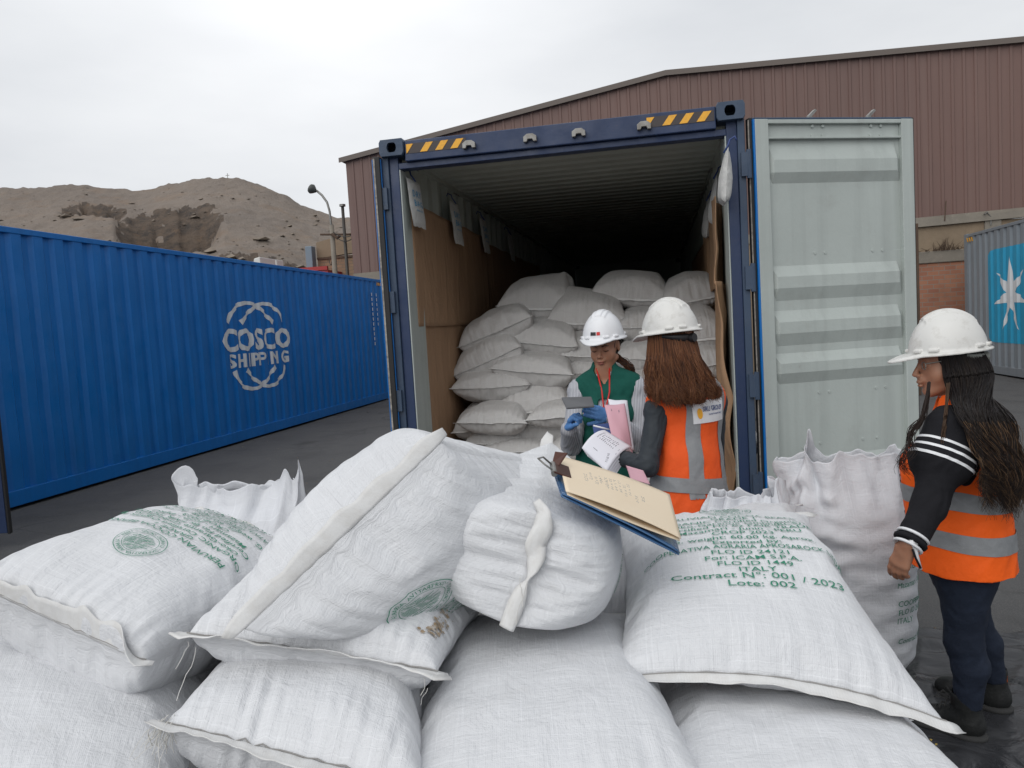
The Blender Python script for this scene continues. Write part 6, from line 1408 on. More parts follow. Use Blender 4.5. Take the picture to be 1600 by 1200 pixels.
# ------------------------------------------------------------------ woman in the middle, seen from behind
def woman_middle():
    J = {}; z = np.array([0, 0, 1.]); J['f'] = horiz(.46, .89); f = J['f']; l = J['l'] = np.array([-f[1], f[0], 0]); D = 3.25
    J['sc'] = P(1072, 618, D); J['neck'] = P(1066, 592, D+.01); J['waist'] = P(1074, 722, D); J['hip'] = P(1076, 795, D)
    J['shL'] = J['sc']+l*.155-z*.045; J['shR'] = J['sc']-l*.155-z*.045
    J['elL'] = P(1012, 728, 3.14); J['wrL'] = P(966, 714, 3.32); J['elR'] = P(1116, 728, 3.44); J['wrR'] = P(1070, 705, 3.60)
    gx = J['hip'].copy(); gx[2] = 0
    for s, k in (('L', 1), ('R', -1)):
        J['hp'+s] = J['hip']+l*.075*k-z*.03; J['an'+s] = gx+l*.10*k+z*.09; J['kn'+s] = (J['hp'+s]+J['an'+s])/2+f*.02
    T = thing('person', 'woman with long brown hair in orange vest, back to camera, holding printed pages', 'person', gx, 'workers in white helmets')
    hf = nrm(-CR*.62+CF*.78-z*.06); rimc = P(1047, 520, D-.01); hu = frame_of(hf)[2]; hc = rimc-hu*.038
    lo, hi = bounds(J, [k for k in J if k not in 'fl'], .17); lo[2] = -.01; hi[2] = hc[2]+.16
    F = Field(lo, hi, .0055); add_head(F, hc, hf, z); F.cone(hc-hu*.06-hf*.02, J['neck'], .050, .052, .02); add_torso(F, J)
    for s in 'LR': add_arm(F, J, s, 0, r=(.042, .034, .024)); add_leg(F, J, s, r=(.078, .05, .046, .034)); F.cone(J['an'+s]-z*.055, J['an'+s]-z*.06+f*.15, .034, .03, .02)
    add_hand(F, J['wrL'], nrm(-CR*.7+CF*.6), nrm(CR*.4+z*.9), True, (.7, .7, .7, .7)); add_hand(F, J['wrR'], nrm(-CR*.6+CF*.5), nrm(CR*.4+z*.9), False, (.7,)*4)
    finish('body', F, 'skin', T)
    F = Field(lo, hi, .0045); add_torso(F, J, .006, low=False)
    for s in 'LR': add_arm(F, J, s, .005, t1=.97, r=(.046, .039, .030))
    o, V, Fq = finish('long_sleeve_top', F, 'charc', T, .0035, 55, 3, nrm(J['elL']-J['shL']))
    F = Field(lo, hi, .006)
    for s in 'LR': add_leg(F, J, s, .008)
    F.cone(J['waist']-z*.05, J['hip'], .125, .165, .03, f=f, flat=.8); F.half(np.array([0, 0, .10]), (0, 0, -1)); finish('jeans', F, 'jeans', T)
    for s in 'LR':
        F = Field(J['an'+s]-[.22, .22, .10], J['an'+s]+[.22, .22, .05], .005); a = J['an'+s]; B_ = np.stack([f, l, z]); F.ell(a+f*.0-z*.05, (.06, .045, .045), 0, M3=B_); F.ell(a+f*.13-z*.06, (.07, .046, .03), .04, M3=B_); F.cone(a-z*.04, a+z*.03, .045, .045, .02); F.half((0, 0, .002), (0, 0, -1)); finish('boot', F, 'boot', T)
    F = Field(lo, hi, .0042); add_torso(F, J, .024); F.cone(J['waist'], J['hip']-z*.08, .150, .185, .04, f=f, flat=.88); F.half(np.array([0, 0, P(1072, 808, D)[2]]), (0, 0, -1))
    for s_, sh in ((1, J['shL']), (-1, J['shR'])): F.ell(sh-z*.135+l*s_*.075, (.11, .070, .180), .004, True, M3=np.stack([f, l, z]))
    F.cone(J['neck'], J['neck']+z*.16, .065, .085, .004, True); F.cone(J['neck']+f*.05, J['sc']+f*.16-z*.08, .055, .05, .004, True)
    vest, V, Fq = finish('safety_vest', F, 'orange', T, .0045, 30, 8, (0, 0, 1))
    wz = P(1080, 765, D-.15)[2]
    back = lambda C3, m: ((C3-J['sc'])@f) < .08
    for o_, hw in ((.050, .030), (-.115, .028)): band('reflective_stripe', V, Fq, vest, 'refl', (J['sc']+l*o_, nrm(l+z*.10), hw, lambda C3, m: (C3[:, 2] > wz-.04-m) & (((C3-J['sc'])@f) < .10)), .003)
    band('reflective_stripe', V, Fq, vest, 'refl', (np.array([J['sc'][0], J['sc'][1], wz])-f*.1, nrm(z-l*.12), .030), .0055)
    # name patch on the back
    from mathutils.bvhtree import BVHTree
    bv = BVHTree.FromPolygons([tuple(v) for v in V], [tuple(q) for q in Fq])
    def on_back(x, zz, off):   # x metres to her right, z height
        o = J['sc']-l*x-f*.6; o = np.array([o[0], o[1], zz]); h = bv.ray_cast(Vector(o), Vector(f)); p = np.array(h[0]) if h[0] is not None else o+f*.45; return p-f*off
    cz = P(1100, 646, D-.15)[2]; xs = np.linspace(-.065, .115, 12); zs = np.linspace(-.045, .048, 6); pv = [on_back(a, cz+b, .006) for b in zs for a in xs]; I = np.arange(72).reshape(6, 12); patch = mesh_obj('name_patch', pv, _grid_faces(I, False), M['hel'], vest, True)
    def ptxt(s, w, h, x, dz, mt):
        v, fq = tmesh(s, 1, .02, 'LEFT', res=2); v = v.copy(); v[:, 0] = (v[:, 0]-v[:, 0].min())/np.ptp(v[:, 0])*w+x; v[:, 0] -= .030; v[:, 1] = (v[:, 1]-v[:, 1].min())/np.ptp(v[:, 1])*h+dz; mesh_obj('patch_text', [on_back(a, cz+b, .0085) for a, b, _ in v], fq, M[mt], patch)
    ptxt('SIRU GROUP', .118, .021, .012, .002, 'blu'); ptxt('Servicio Portuario Integral', .085, .010, .040, -.016, 'blu')
    v = [(0, 0, 0)]+[(.014*math.cos(t), .022*math.sin(t), 0) for t in np.linspace(0, 6.283, 17)[:-1]]; mesh_obj('patch_emblem', [on_back(a-.034, cz+b-.004, .008) for a, b, _ in v], [(0, i+1, (i+1) % 16+1) for i in range(16)], M['yellow'], patch)
    helmet(T, rimc, hf, z, 'hel2', 'susp', scale=.97)
    rs = np.random.RandomState(5); n = 3400; up_ = hu; r0 = frame_of(hf)[0]; back_ = -hf
    ang = np.radians(rs.uniform(-62, 242, n)*0+np.linspace(-40, 205, n)+rs.normal(0, 2, n)); cosv = np.cos(ang)
    # ring round the back half of the head: from her left side (photo left) to her right
    rr = .084+.006*rs.rand(n); p0 = hc[None]+(-r0)[None]*(cosv*rr)[:, None]+back_[None]*(np.sin(ang)*rr*1.1)[:, None]+up_[None]*(.04-.02*rs.rand(n))[:, None]
    p1 = hc[None]+(-r0)[None]*(cosv*(rr+.012))[:, None]+back_[None]*(np.sin(ang)*(rr+.022)*1.08)[:, None]+up_[None]*(-.055)
    px1 = np.array([proj(p)[0] for p in p1]); s = np.clip((px1-1008)/(1088-1008), 0, 1); dp = np.array([proj(p)[2] for p in p1])
    mk_ = lambda X, Yv, dd: np.array([P(a, b, c) for a, b, c in zip(X, Yv, dd)])
    p2 = mk_(1006+s*98+rs.normal(0, 2.5, n), 588+rs.normal(0, 5, n), np.minimum(dp, 3.28)*.55+3.12*.45-.02*rs.rand(n))
    s = s*.5+(np.floor(s*20)+.5)/20*.5; p3 = mk_(1008+s*106+rs.normal(0, 2.5, n), 611-16*np.abs(s-.6)+rs.normal(0, 5, n), 3.085-.02*rs.rand(n)+.09*np.abs(s-.5)**2*4*.6)
    s = s*.45+(np.floor(s*20)+.5)/20*.55; p4 = mk_(1014+s*108+rs.normal(0, 2.5, n), 630-16*np.clip(s-.5, 0, 1)*2-24*np.clip(.35-s, 0, 1)+rs.normal(0, 5, n), 3.07-.02*rs.rand(n)+.08*np.abs(s-.5)**2*4*.6)
    c = bez(np.stack([p0, p1, p2, p3, p4], 1), 28); t = np.linspace(0, 1, 28); ph = np.floor(s*22)*1.7; c += CR[None, None]*(.007*np.sin(t[None]*13+ph[:, None])*t[None])[..., None]+(-CF)[None, None]*(.006*np.cos(t[None]*15+ph[:, None]*1.3)*t[None])[..., None]
    V, Fq, own = strands(c, (.00115*rs.uniform(.6, 1.3, n))[:, None]*np.linspace(1.2, .45, 28)[None]); h = mesh_obj('hair', V, Fq, HB, T, True); h.data.polygons.foreach_set('material_index', rs.choice(4, n, p=[.4, .25, .25, .1])[own].astype(np.int32))
    F = Field(hc-.32, hc+.2, .006); F.ell(hc+up_*.012+back_*.012, (.084, .084, .080), 0); F.cone(hc+back_*.025-up_*.03, P(1052, 596, 3.19), .072, .085, .03, f=CF, flat=.55); F.cone(P(1052, 596, 3.19), P(1068, 620, 3.17), .085, .095, .03, f=CF, flat=.45); F.ell(hc+hf*.09-up_*.04, (.07, .07, .10), .01, True); V, Fq = F.mesh(); o = mesh_obj('hair_base', V, Fq, HB[2], T, True); o.parent = h
woman_middle()
# ------------------------------------------------------------------ woman facing us with green vest
def woman_green():
    J = {}; z = np.array([0, 0, 1.]); J['f'] = horiz(.25, -.96); f = J['f']; l = J['l'] = np.array([-f[1], f[0], 0]); D = 4.12
    J['sc'] = P(950, 598, D); J['neck'] = P(944, 580, D-.01); J['waist'] = P(946, 695, D); J['hip'] = P(946, 752, D)
    J['shL'] = J['sc']+l*.155-z*.04; J['shR'] = J['sc']-l*.155-z*.04
    J['elL'] = P(998, 690, 4.02); J['wrL'] = P(953, 650, 3.86); J['elR'] = P(893, 695, 4.05); J['wrR'] = P(889, 670, 3.86)
    gx = J['hip'].copy(); gx[2] = 0
    for s, k in (('L', 1), ('R', -1)):
        J['hp'+s] = J['hip']+l*.075*k-z*.03; J['an'+s] = gx+l*.10*k+z*.09; J['kn'+s] = (J['hp'+s]+J['an'+s])/2+f*.02
    T = thing('person', 'woman in dark green vest and blue gloves facing the camera, looking down at a phone', 'person', gx, 'workers in white helmets')
    hf = nrm(-CR*.40-CF*.86-z*.26); rimc = P(943, 528, D-.03); hu = frame_of(hf)[2]; hc = rimc-hu*.050-hf*.004
    lo, hi = bounds(J, [k for k in J if k not in 'fl'], .17); lo[2] = -.01; hi[2] = hc[2]+.16
    F = Field(lo, hi, .0045); q = add_head(F, hc, hf, z); F.cone(hc-hu*.06-hf*.02, J['neck'], .048, .05, .02); add_torso(F, J)
    for s in 'LR': add_arm(F, J, s); add_leg(F, J, s); F.cone(J['an'+s]-z*.055, J['an'+s]-z*.06+f*.15, .034, .03, .02)
    finish('body', F, 'skin', T)
    r0 = frame_of(hf)[0]
    for s_ in (-1, 1):
        mb = MB(); mb.tube([q(s_*.014, .094, .020), q(s_*.030, .092, .026), q(s_*.048, .078, .022)], [.0022, .0028, .0015], 6); mb.obj('eyebrow', M['dark'], T, smooth=True)
        mb = MB(); mb.tube([q(s_*.017, .0885, -.001), q(s_*.031, .0915, -.006), q(s_*.046, .082, -.002)], [.0012, .0020, .0013], 6); mb.obj('eyelashes', M['dark'], T, smooth=True)
    F = Field(q(0, .1, -.064)-.04, q(0, .1, -.064)+.04, .0016); B_ = np.stack(frame_of(hf)); F.ell(q(0, .0985, -.0585), (.0205, .0085, .0045), 0, M3=B_); F.ell(q(0, .0965, -.0700), (.0175, .0085, .0055), .0, M3=B_); V, Fq = F.mesh(); mesh_obj('lips', V, Fq, M['lips'], T, True)
    F = Field(lo, hi, .0045); add_torso(F, J, .006, low=True)
    for s in 'LR': add_arm(F, J, s, .008, t1=.97, r=(.056, .048, .036))
    F.cone(J['neck']+z*.0, J['neck']+z*.14, .05, .07, .004, True); F.cone(J['neck']+f*.04+z*.02, J['sc']+f*.10-z*.05, .035, .02, .004, True)
    finish('striped_shirt', F, 'stripe', T, .004, 50, 3, (0, 0, 1))
    mb = MB(); mb.tube([J['neck']+f*.045-l*.035+z*.02, J['sc']+f*.10-l*.022-z*.03, J['sc']+f*.135-l*.012-z*.12, J['sc']+f*.150-l*.005-z*.22], .0045, 6); mb.tube([J['neck']+f*.045+l*.035+z*.02, J['sc']+f*.11+l*.02-z*.04, J['sc']+f*.145+l*.002-z*.12, J['sc']+f*.155+l*.004-z*.22], .0045, 6); mb.obj('red_lanyard', M['redc'], T, smooth=True)
    F = Field(lo, hi, .006)
    for s in 'LR': add_leg(F, J, s, .008)
    F.cone(J['waist']-z*.05, J['hip'], .125, .165, .03, f=f, flat=.8); F.half(np.array([0, 0, .10]), (0, 0, -1)); finish('jeans', F, 'denim', T)
    for s in 'LR':
        F = Field(J['an'+s]-[.22, .22, .10], J['an'+s]+[.22, .22, .05], .005); a = J['an'+s]; B2 = np.stack([f, l, z]); F.ell(a-z*.05, (.06, .045, .045), 0, M3=B2); F.ell(a+f*.13-z*.06, (.07, .046, .03), .04, M3=B2); F.cone(a-z*.04, a+z*.03, .045, .045, .02); F.half((0, 0, .002), (0, 0, -1)); finish('boot', F, 'boot', T)
    F = Field(lo, hi, .004); add_torso(F, J, .020); F.cone(J['waist'], J['hip']-z*.04, .145, .18, .04, f=f, flat=.85); F.half(np.array([0, 0, J['hip'][2]-.06]), (0, 0, -1)); F.cone(J['neck']-z*.0+l*.035+f*.012, J['neck']+z*.035+l*.045-f*.01, .030, .022, .01); F.cone(J['neck']-l*.035+f*.012, J['neck']+z*.035-l*.045-f*.01, .030, .022, .01)
    for s_, sh in ((1, J['shL']), (-1, J['shR'])): F.ell(sh-z*.14+l*s_*.092, (.10, .075, .17), .004, True, M3=np.stack([f, l, z]))
    F.cone(J['neck']+z*.02, J['neck']+z*.16, .046, .08, .004, True); F.cone(J['neck']+f*.06+z*.02, J['sc']+f*.16-z*.06, .050, .02, .004, True)
    c0 = J['sc']+f*.16-l*.015; F.box(c0-z*.27, (.028, .09, .19), .01, .004, True, M3=np.stack([l, f, z]))
    vest, V, Fq = finish('green_vest', F, 'green', T, .005, 40, 9, (0, 0, 1))
    # emblem patch on the chest and pocket buttons
    c = J['sc']-l*.090-z*.125; from mathutils.bvhtree import BVHTree
    bv = BVHTree.FromPolygons([tuple(v) for v in V], [tuple(k) for k in Fq])
    def front(x, zz, off): o = J['sc']+l*x+f*.6; o = np.array([o[0], o[1], J['sc'][2]+zz]); h = bv.ray_cast(Vector(o), Vector(-f)); p = np.array(h[0]) if h[0] is not None else o-f*.45; return p+f*off
    def plate(nm, x0, x1, z0, z1, off, mt): n = 5; mesh_obj(nm, [front(a, b, off) for b in np.linspace(z0, z1, n) for a in np.linspace(x0, x1, n)], _grid_faces(np.arange(n*n).reshape(n, n), True), M[mt], vest, True)
    plate('chest_badge', -.125, -.100, -.155, -.128, .004, 'hel'); plate('chest_badge', -.121, -.104, -.151, -.132, .006, 'redc'); plate('chest_badge', -.099, -.055, -.150, -.133, .004, 'hel')
    for zz in (-.10, -.30, -.36): p = front(.035, zz, .004); mb = MB(); mb.cyl(p, p+f*.003, .007, k=12); mb.obj('button', M['yellow'], vest)
    helmet(T, rimc, nrm(hf+z*.10), z, 'hel', 'susp', decals=(('red_decal', 97, .028, .020, .018, 'redc', None), ('dark_decal', 82, .028, .034, .018, 'susp', None), ('blue_decal_text', 5, .040, .050, .016, 'blu', 'SENASA'), ('blue_decal_text', 5, .030, .046, .005, 'blu', 'inspeccion')), scale=.98)
    # hair: cap and pony tail falling behind her left shoulder
    F = Field(hc-.16, hc+.16, .005); F.ell(hc+hu*.012-hf*.014, (.082, .082, .084), 0); F.ell(hc+hf*.10-hu*.045, (.088, .088, .115), .01, True); F.ell(hc+r0*.08+hf*.01, (.02, .03, .04), .005, True); F.ell(hc-r0*.08+hf*.01, (.02, .03, .04), .005, True); V, Fq = F.mesh(); h = mesh_obj('hair', V, Fq, HK[1], T, True)
    rs = np.random.RandomState(4); m = 220; base = np.array([hc-hf*.07-hu*.01, P(965, 560, 4.12), P(974, 566, 4.10), P(984, 575, 4.10), P(990, 588, 4.13)]); ct = base[None]+rs.normal(0, .008, (m, 5, 3))*np.array([1.2, 1, 1.1, 1.2, 1.0])[None, :, None]; cc = bez(ct, 18); V, Fq, own = strands(cc, np.full((m, 18), .0022)*np.linspace(1.1, .6, 18)); o = mesh_obj('pony_tail', V, Fq, [HB[2], HB[0], HK[1]], T, True); o.data.polygons.foreach_set('material_index', rs.choice(3, m)[own].astype(np.int32)); o.parent = h
    # gloves
    for s, d_, pn, cu, th in (('R', nrm(P(896, 648, 3.80)-J['wrR']), nrm(CR*.6-CF*.55+z*.2), (1.0, 1.1, 1.15, 1.2), (.8, .35, .6)), ('L', nrm(P(915, 640, 3.80)-J['wrL']), nrm(-z*.1+CF*.9), (.12, .12, .3, .55), (.7, .5, .3))):
        w = J['wr'+s]; F = Field(w-.15, w+.15, .0027); add_hand(F, w, d_, pn, s == 'L', cu, off=.0015, thumb=th); F.cone(w-nrm(w-J['el'+s])*.035, w, .037, .030, .01); o, V, Fq = finish('glove', F, 'glove', T, .0012, 90, 6)
woman_green()
# ================================================================== papers, phone, clipboard, tarp, cardboard
def sheet(name, quad, mat, par, n=(14, 14), bend=0, bdir=(0, 0, 1), th=.0006, fnz=.0, seed=0, bt='u'):
    a, b, c, d = [np.array(q, float) for q in quad]; U, V_ = np.meshgrid(np.linspace(0, 1, n[0]), np.linspace(0, 1, n[1]), indexing='ij'); U, V_ = U[..., None], V_[..., None]
    Pm = a*(1-U)*(1-V_)+b*U*(1-V_)+c*U*V_+d*(1-U)*V_; q = V_ if bt == 'v' else U; Pm = Pm+np.array(bdir)*bend*(4*q*(1-q))
    if fnz: nn = nrm(np.cross(b-a, d-a)); Pm = Pm+nn*(np.sin(U*7+seed)*np.cos(V_*5+seed*2)*fnz)
    o = mesh_obj(name, Pm.reshape(-1, 3), _grid_faces(np.arange(n[0]*n[1]).reshape(n), False), mat, par, True); s = o.modifiers.new('t', 'SOLIDIFY'); s.thickness = th; o['_'] = 0; del o['_']
    return o, Pm
def lay_text(name, grid, items, mat, par, off=.0008):
    """items: (text, u, v, size_u, size_v, rot) on a sheet grid"""
    n0, n1 = grid.shape[:2]; du = np.gradient(grid, axis=0); dv = np.gradient(grid, axis=1); N = np.cross(du, dv); N /= np.linalg.norm(N, axis=-1, keepdims=True); V = []; Fq = []
    sgn = 1 if (N.reshape(-1, 3).mean(0)@(-CF)) > 0 else -1
    for s, u, v, w, h, rot in items:
        if s is None: t = np.array([(0, 0, 0), (1, 0, 0), (1, 1, 0), (0, 1, 0)], float); f = [(0, 1, 2, 3)]
        else: t, f = tmesh(s, 1, .01, 'LEFT', res=1); t = t.copy()
        t[:, 0] = (t[:, 0]-t[:, 0].min())/max(1e-6, np.ptp(t[:, 0]))*w; t[:, 1] = (t[:, 1]-t[:, 1].min())/max(1e-6, np.ptp(t[:, 1]))*h
        c, s_ = math.cos(rot), math.sin(rot); x = t[:, 0]*c-t[:, 1]*s_+u; y = t[:, 0]*s_+t[:, 1]*c+v
        a = np.clip(x, 0, 1)*(n0-1.001); b = np.clip(y, 0, 1)*(n1-1.001); i, j = a.astype(int), b.astype(int); fa, fb = (a-i)[:, None], (b-j)[:, None]; g = lambda A: A[i, j]*(1-fa)*(1-fb)+A[i+1, j]*fa*(1-fb)+A[i, j+1]*(1-fa)*fb+A[i+1, j+1]*fa*fb
        p = g(grid)+g(N)*off*sgn; n = len(V); V += list(map(tuple, p)); Fq += [tuple(q+n for q in t_) for t_ in f]
    return mesh_obj(name, V, Fq, mat, par)
M['paper'] = Mt('white_paper', (.74, .74, .80), .8); M['pink'] = Mt('pink_carbon_paper', (.62, .36, .42), .8); M['manila'] = Mt('manila_folder', (.80, .67, .50), .75); M['manila'].mix(M['manila'].noise(9, 5, lo=.5, hi=.8), (.72, .57, .40), .4)
M['ink2'] = Mt('grey_print', (.10, .10, .13), .7); M['pencil'] = Mt('pencil_marks', (.42, .38, .33), .8); M['acry'] = Mt('clear_blue_board', (.07, .19, .40), .15); M['acry'].b.inputs['Transmission Weight'].default_value = .35
M['phoneb'] = Mt('grey_phone_case', (.115, .118, .125), .4)
def props():
    T = thing('smartphone', 'flat grey smartphone held level in blue gloves', 'phone', P(903, 632, 3.80))
    q = [P(877, 623, 3.80), P(924, 622, 3.80), P(929, 637, 3.70), P(885, 640, 3.70)]; n = nrm(np.cross(q[1]-q[0], q[3]-q[0])); n = n if n[2] > 0 else -n
    MB().poly(q, n*.009).obj('phone_body', M['phoneb'], T, bevel=.003); MB().poly([np.mean(q, 0)+(a-np.mean(q, 0))*.93+n*.0095 for a in q], n*.0008).obj('screen', M['phoneb'], T)
    T = thing('paper_sheets', 'pink and white carbon copies held upright between the two women', 'papers', P(962, 655, 3.55))
    o, g = sheet('white_sheet', [P(950, 624, 3.62), P(980, 626, 3.62), P(991, 705, 3.45), P(966, 690, 3.45)], M['paper'], T, bend=.012, bdir=-CF, seed=2, fnz=.004)
    o, g = sheet('pink_sheet', [P(944, 633, 3.585), P(976, 631, 3.585), P(990, 712, 3.42), P(958, 690, 3.42)], M['pink'], T, bend=.015, bdir=-CF, seed=1, fnz=.004)
    lay_text('print', g, [('9', .25, .10, .06, .07, 0), ('k', .62, .12, .06, .07, 0)], M['ink2'], T)
    T = thing('open_booklet', 'open white printed document with fanned pages, in front of the orange vest woman', 'document', P(946, 705, 3.25))
    for k in range(5):
        e = k*.006; o, g = sheet('page', [P(909+k*2, 700+k*3, 3.27+e), P(945+k*3, 672+k*2, 3.34+e), P(987, 698+k*3, 3.30+e), P(948+k*3, 738+k*2, 3.20+e)], M['paper'], T, bend=.020-.003*k, bdir=z_up, bt='u')
        if k == 0: G0 = g
    rnd = random.Random(8); it = []
    for r in range(9): 
        for c_ in range(3): it.append((None, .52+c_*.105, .22+r*.062, rnd.uniform(.03, .09), .018, 0))
    it += [(None, .2, .28, .012, .16, 0), ('LOTE 002', .14, .80, .22, .07, -.4), ('PACKING LIST', .52, .12, .34, .045, 0), ('60.00', .56, .88, .08, .03, 0), ('KG', .44, .90, .05, .03, 0)]
    lay_text('print', G0, it, M['ink2'], T)
    T = thing('dark_notebook', 'small dark blue notebook with a pen just above the open document', 'notebook', P(938, 675, 3.55))
    MB().poly([P(926, 668, 3.56), P(954, 664, 3.56), P(958, 678, 3.48), P(930, 690, 3.48)], z_up*.012).obj('cover', M['blu'], T, bevel=.002)
    MB().tube([P(927, 665, 3.5), P(955, 672, 3.5)], .004, 8).obj('pen', M['hel'], T, smooth=True)
    T = thing('spare_sheet', 'pinkish sheet tucked under the elbow of the woman with brown hair', 'paper', P(1000, 745, 3.05))
    sheet('sheet', [P(978, 727, 3.08), P(1005, 735, 3.04), P(1016, 757, 3.02), P(985, 748, 3.05)], M['pink'], T, bend=.01, bdir=-CF)
    # clipboard with folder on the end-on sack
    T = thing('clipboard', 'blue clipboard with a manila folder clipped on, lying on the end on sack', 'clipboard', P(965, 780, 1.72))
    A, B_, C_, D_ = P(872, 712, 1.78), P(1046, 773, 1.84), P(1064, 842, 1.60), P(884, 768, 1.54)
    n = nrm(np.cross(B_-A, D_-A)); n = n if n[2] > 0 else -n
    bl = [P(866, 728, 1.775), P(1040, 790, 1.83), P(1064, 860, 1.59), P(880, 768, 1.53)]
    b = sheet('board', [x-n*.012 for x in bl], M['acry'], T, bend=.0, th=.003)[0]
    bl2 = [x-n*.006 for x in bl]; sheet('plastic_sleeve', bl2, M['acry'], T, bend=.004, bdir=n, th=.001, fnz=.002)
    wht = sheet('inner_sheets', [A+(B_-A)*.02-n*.004, B_-n*.004, C_-n*.006, D_+(C_-D_)*.02-n*.006], M['manila'], T, bend=-.004, bdir=n, th=.002)[0]
    f_, g = sheet('manila_folder', [A, B_, C_, D_], M['manila'], T, n=(30, 14), bend=.006, bdir=n, th=.0012)
    rnd = random.Random(2); it = []
    def scr(u, v, txt, w, h): it.append((txt, u, v, w, h, math.pi/2*1))
    for i in range(5): scr(.22+i*.045, .30+rnd.uniform(-.05, .05), rnd.choice(['2023', '1449', '60 x 25', '002', '24121']), .20, .030)
    for i in range(6): scr(.40+i*.040, .22+rnd.uniform(-.08, .08), rnd.choice(['12 + 38', '416', '25 x 60', '7 / 90']), .30, .024)
    scr(.66, .45, '350', .18, .03); scr(.72, .40, '25', .14, .03)
    lay_text('pencil_notes', g, it, M['pencil'], T, .0012)
    it2 = [(None, .36, .93, .33, .006, 0)]; lay_text('fold_line', g, it2, M['ink2'], T, .0012)
    sd_ = nrm(D_-A); lg = nrm(B_-A); c0 = A+(D_-A)*.38-lg*.008
    br = Mt('rusty_brown_clip', (.10, .045, .035), .35, .6)
    mb = MB(); mb.poly([c0-sd_*.020+lg*.028, c0+sd_*.055+lg*.028, c0+sd_*.055-lg*.012, c0-sd_*.020-lg*.012], n*.004); mb.poly([c0-sd_*.045-lg*.012+n*.02, c0-sd_*.020-lg*.012+n*.0, c0+sd_*.0+lg*.0+n*.004, c0-sd_*.03+lg*.012+n*.03], (lg*.004)); cl = mb.obj('clip', br, T, bevel=.001)
    mb = MB(); mb.tube([c0-lg*.012+sd_*.0, c0-lg*.040+sd_*.005+n*.012, c0-lg*.052+sd_*.022+n*.010, c0-lg*.035+sd_*.036+n*.006, c0-lg*.012+sd_*.038], .0022, 6); mb.obj('clip_wire', M['steel'], T, smooth=True); mb = MB(); mb.cyl(c0-lg*.010-sd_*.016-n*.002, c0-lg*.010+sd_*.052-n*.002, .007, k=12); mb.obj('clip_spring', M['steel'], T, smooth=False)
z_up = np.array([0, 0, 1.])
props()
# ------------------------------------------------------------------ black plastic sheet on the asphalt
def tarp():
    m = Mt('black_plastic_sheet', (.034, .035, .039), .36, spec=.5); m.mix(m.noise(5, 6, .7, lo=.5, hi=.75), (.055, .056, .06), .6); m.bmp(m.noise(5, 4, .5, dist=.8), .35, .03); m.roughn(m.noise(10, 5), .22, .5)
    x0, x1, y0, y1 = .35, 2.9, 1.7, 3.75; n0, n1 = 240, 210; V = []; rg = lambda n: max(0, 1-abs(n)*3.2)**2
    for i in range(n0):
        for j in range(n1):
            u, v = i/(n0-1), j/(n1-1); x = x0+(x1-x0)*u; y = y0+(y1-y0)*v+.12*mnoise.noise((u*3, v*0, 2))*v; x += .05*mnoise.noise((0, v*4, 5))
            q = Vector((x*2.1, y*5.5, 0)); w = mnoise.noise((x*.9, y*.9, 1)); d1 = x*.35+y*.94+w*.5; d2 = x*.8-y*.6; h = .024*rg(mnoise.noise((d1*2.2, d2*.45, 3)))+.012*rg(mnoise.noise((d1*5.5+w, d2*.9, 9)))*(.5+w)+.010*rg(mnoise.noise((d2*3.4, d1*.6, 12)))+.010*abs(w)
            e = max(0, (v-.72)/.28); h += e*.06*abs(mnoise.noise((x*3.2, y*9, 7)))
            V.append((x, y, .006+max(0, h)))
    V = np.array(V)
    for hp in (G(1510, 1135), G(1550, 1100)): d = np.linalg.norm(V[:, :2]-hp[:2], axis=1); V[:, 2] = np.where(d < .2, .006+(V[:, 2]-.006)*np.clip(d/.2, .0, 1)*.6, V[:, 2])
    o = mesh_obj('plastic_sheet', V, _grid_faces(np.arange(n0*n1).reshape(n0, n1), False), m, None, True); setp(o, 'wrinkled black plastic sheet spread on the asphalt under the boots at bottom right', 'plastic sheet')
    # crumbs and petals of litter on the sheet
    rnd = random.Random(6); mb = MB(); ym = Mt('spilled_yellow_grain', (.42, .30, .08), .8); rm = Mt('red_litter', (.5, .06, .03), .6); c = G(1432, 1180)
    for i in range(46): p = c+np.array([rnd.gauss(0, .022), rnd.gauss(0, .016), .028+rnd.random()*.006]); mb.cyl(p, p+np.array([rnd.gauss(0, .004), rnd.gauss(0, .004), .003]), .004, .002, 5)
    setp(mb.obj('spilled_grain', ym), 'small spill of yellow crumbs on the black plastic sheet', 'crumbs', kind='stuff')
    for k in range(5):
        p = G(*[(1411, 1146), (1416, 1158), (1448, 1172), (1424, 1138), (1500, 985)][k]); mb = MB(); a = rnd.uniform(0, 3); d = np.array([math.cos(a), math.sin(a), 0])*.008; s_ = np.array([-d[1], d[0], 0])*.5; zz = np.array([0, 0, .030 if k < 4 else .004]); mb.poly([p+d+zz, p+s_+zz, p-d+zz, p-s_+zz], (0, 0, .002)); o = mb.obj('litter_scrap', rm if k in (0, 4) else M['hel'])
        setp(o, ['tiny red scrap on the black sheet by the printed sack corner', 'tiny white scrap beside the red scrap', 'white scrap near the yellow crumbs', 'white scrap nearest the black boot', 'tiny red scrap on the asphalt beyond the boots'][k], 'litter', 'scraps on the ground')
tarp()
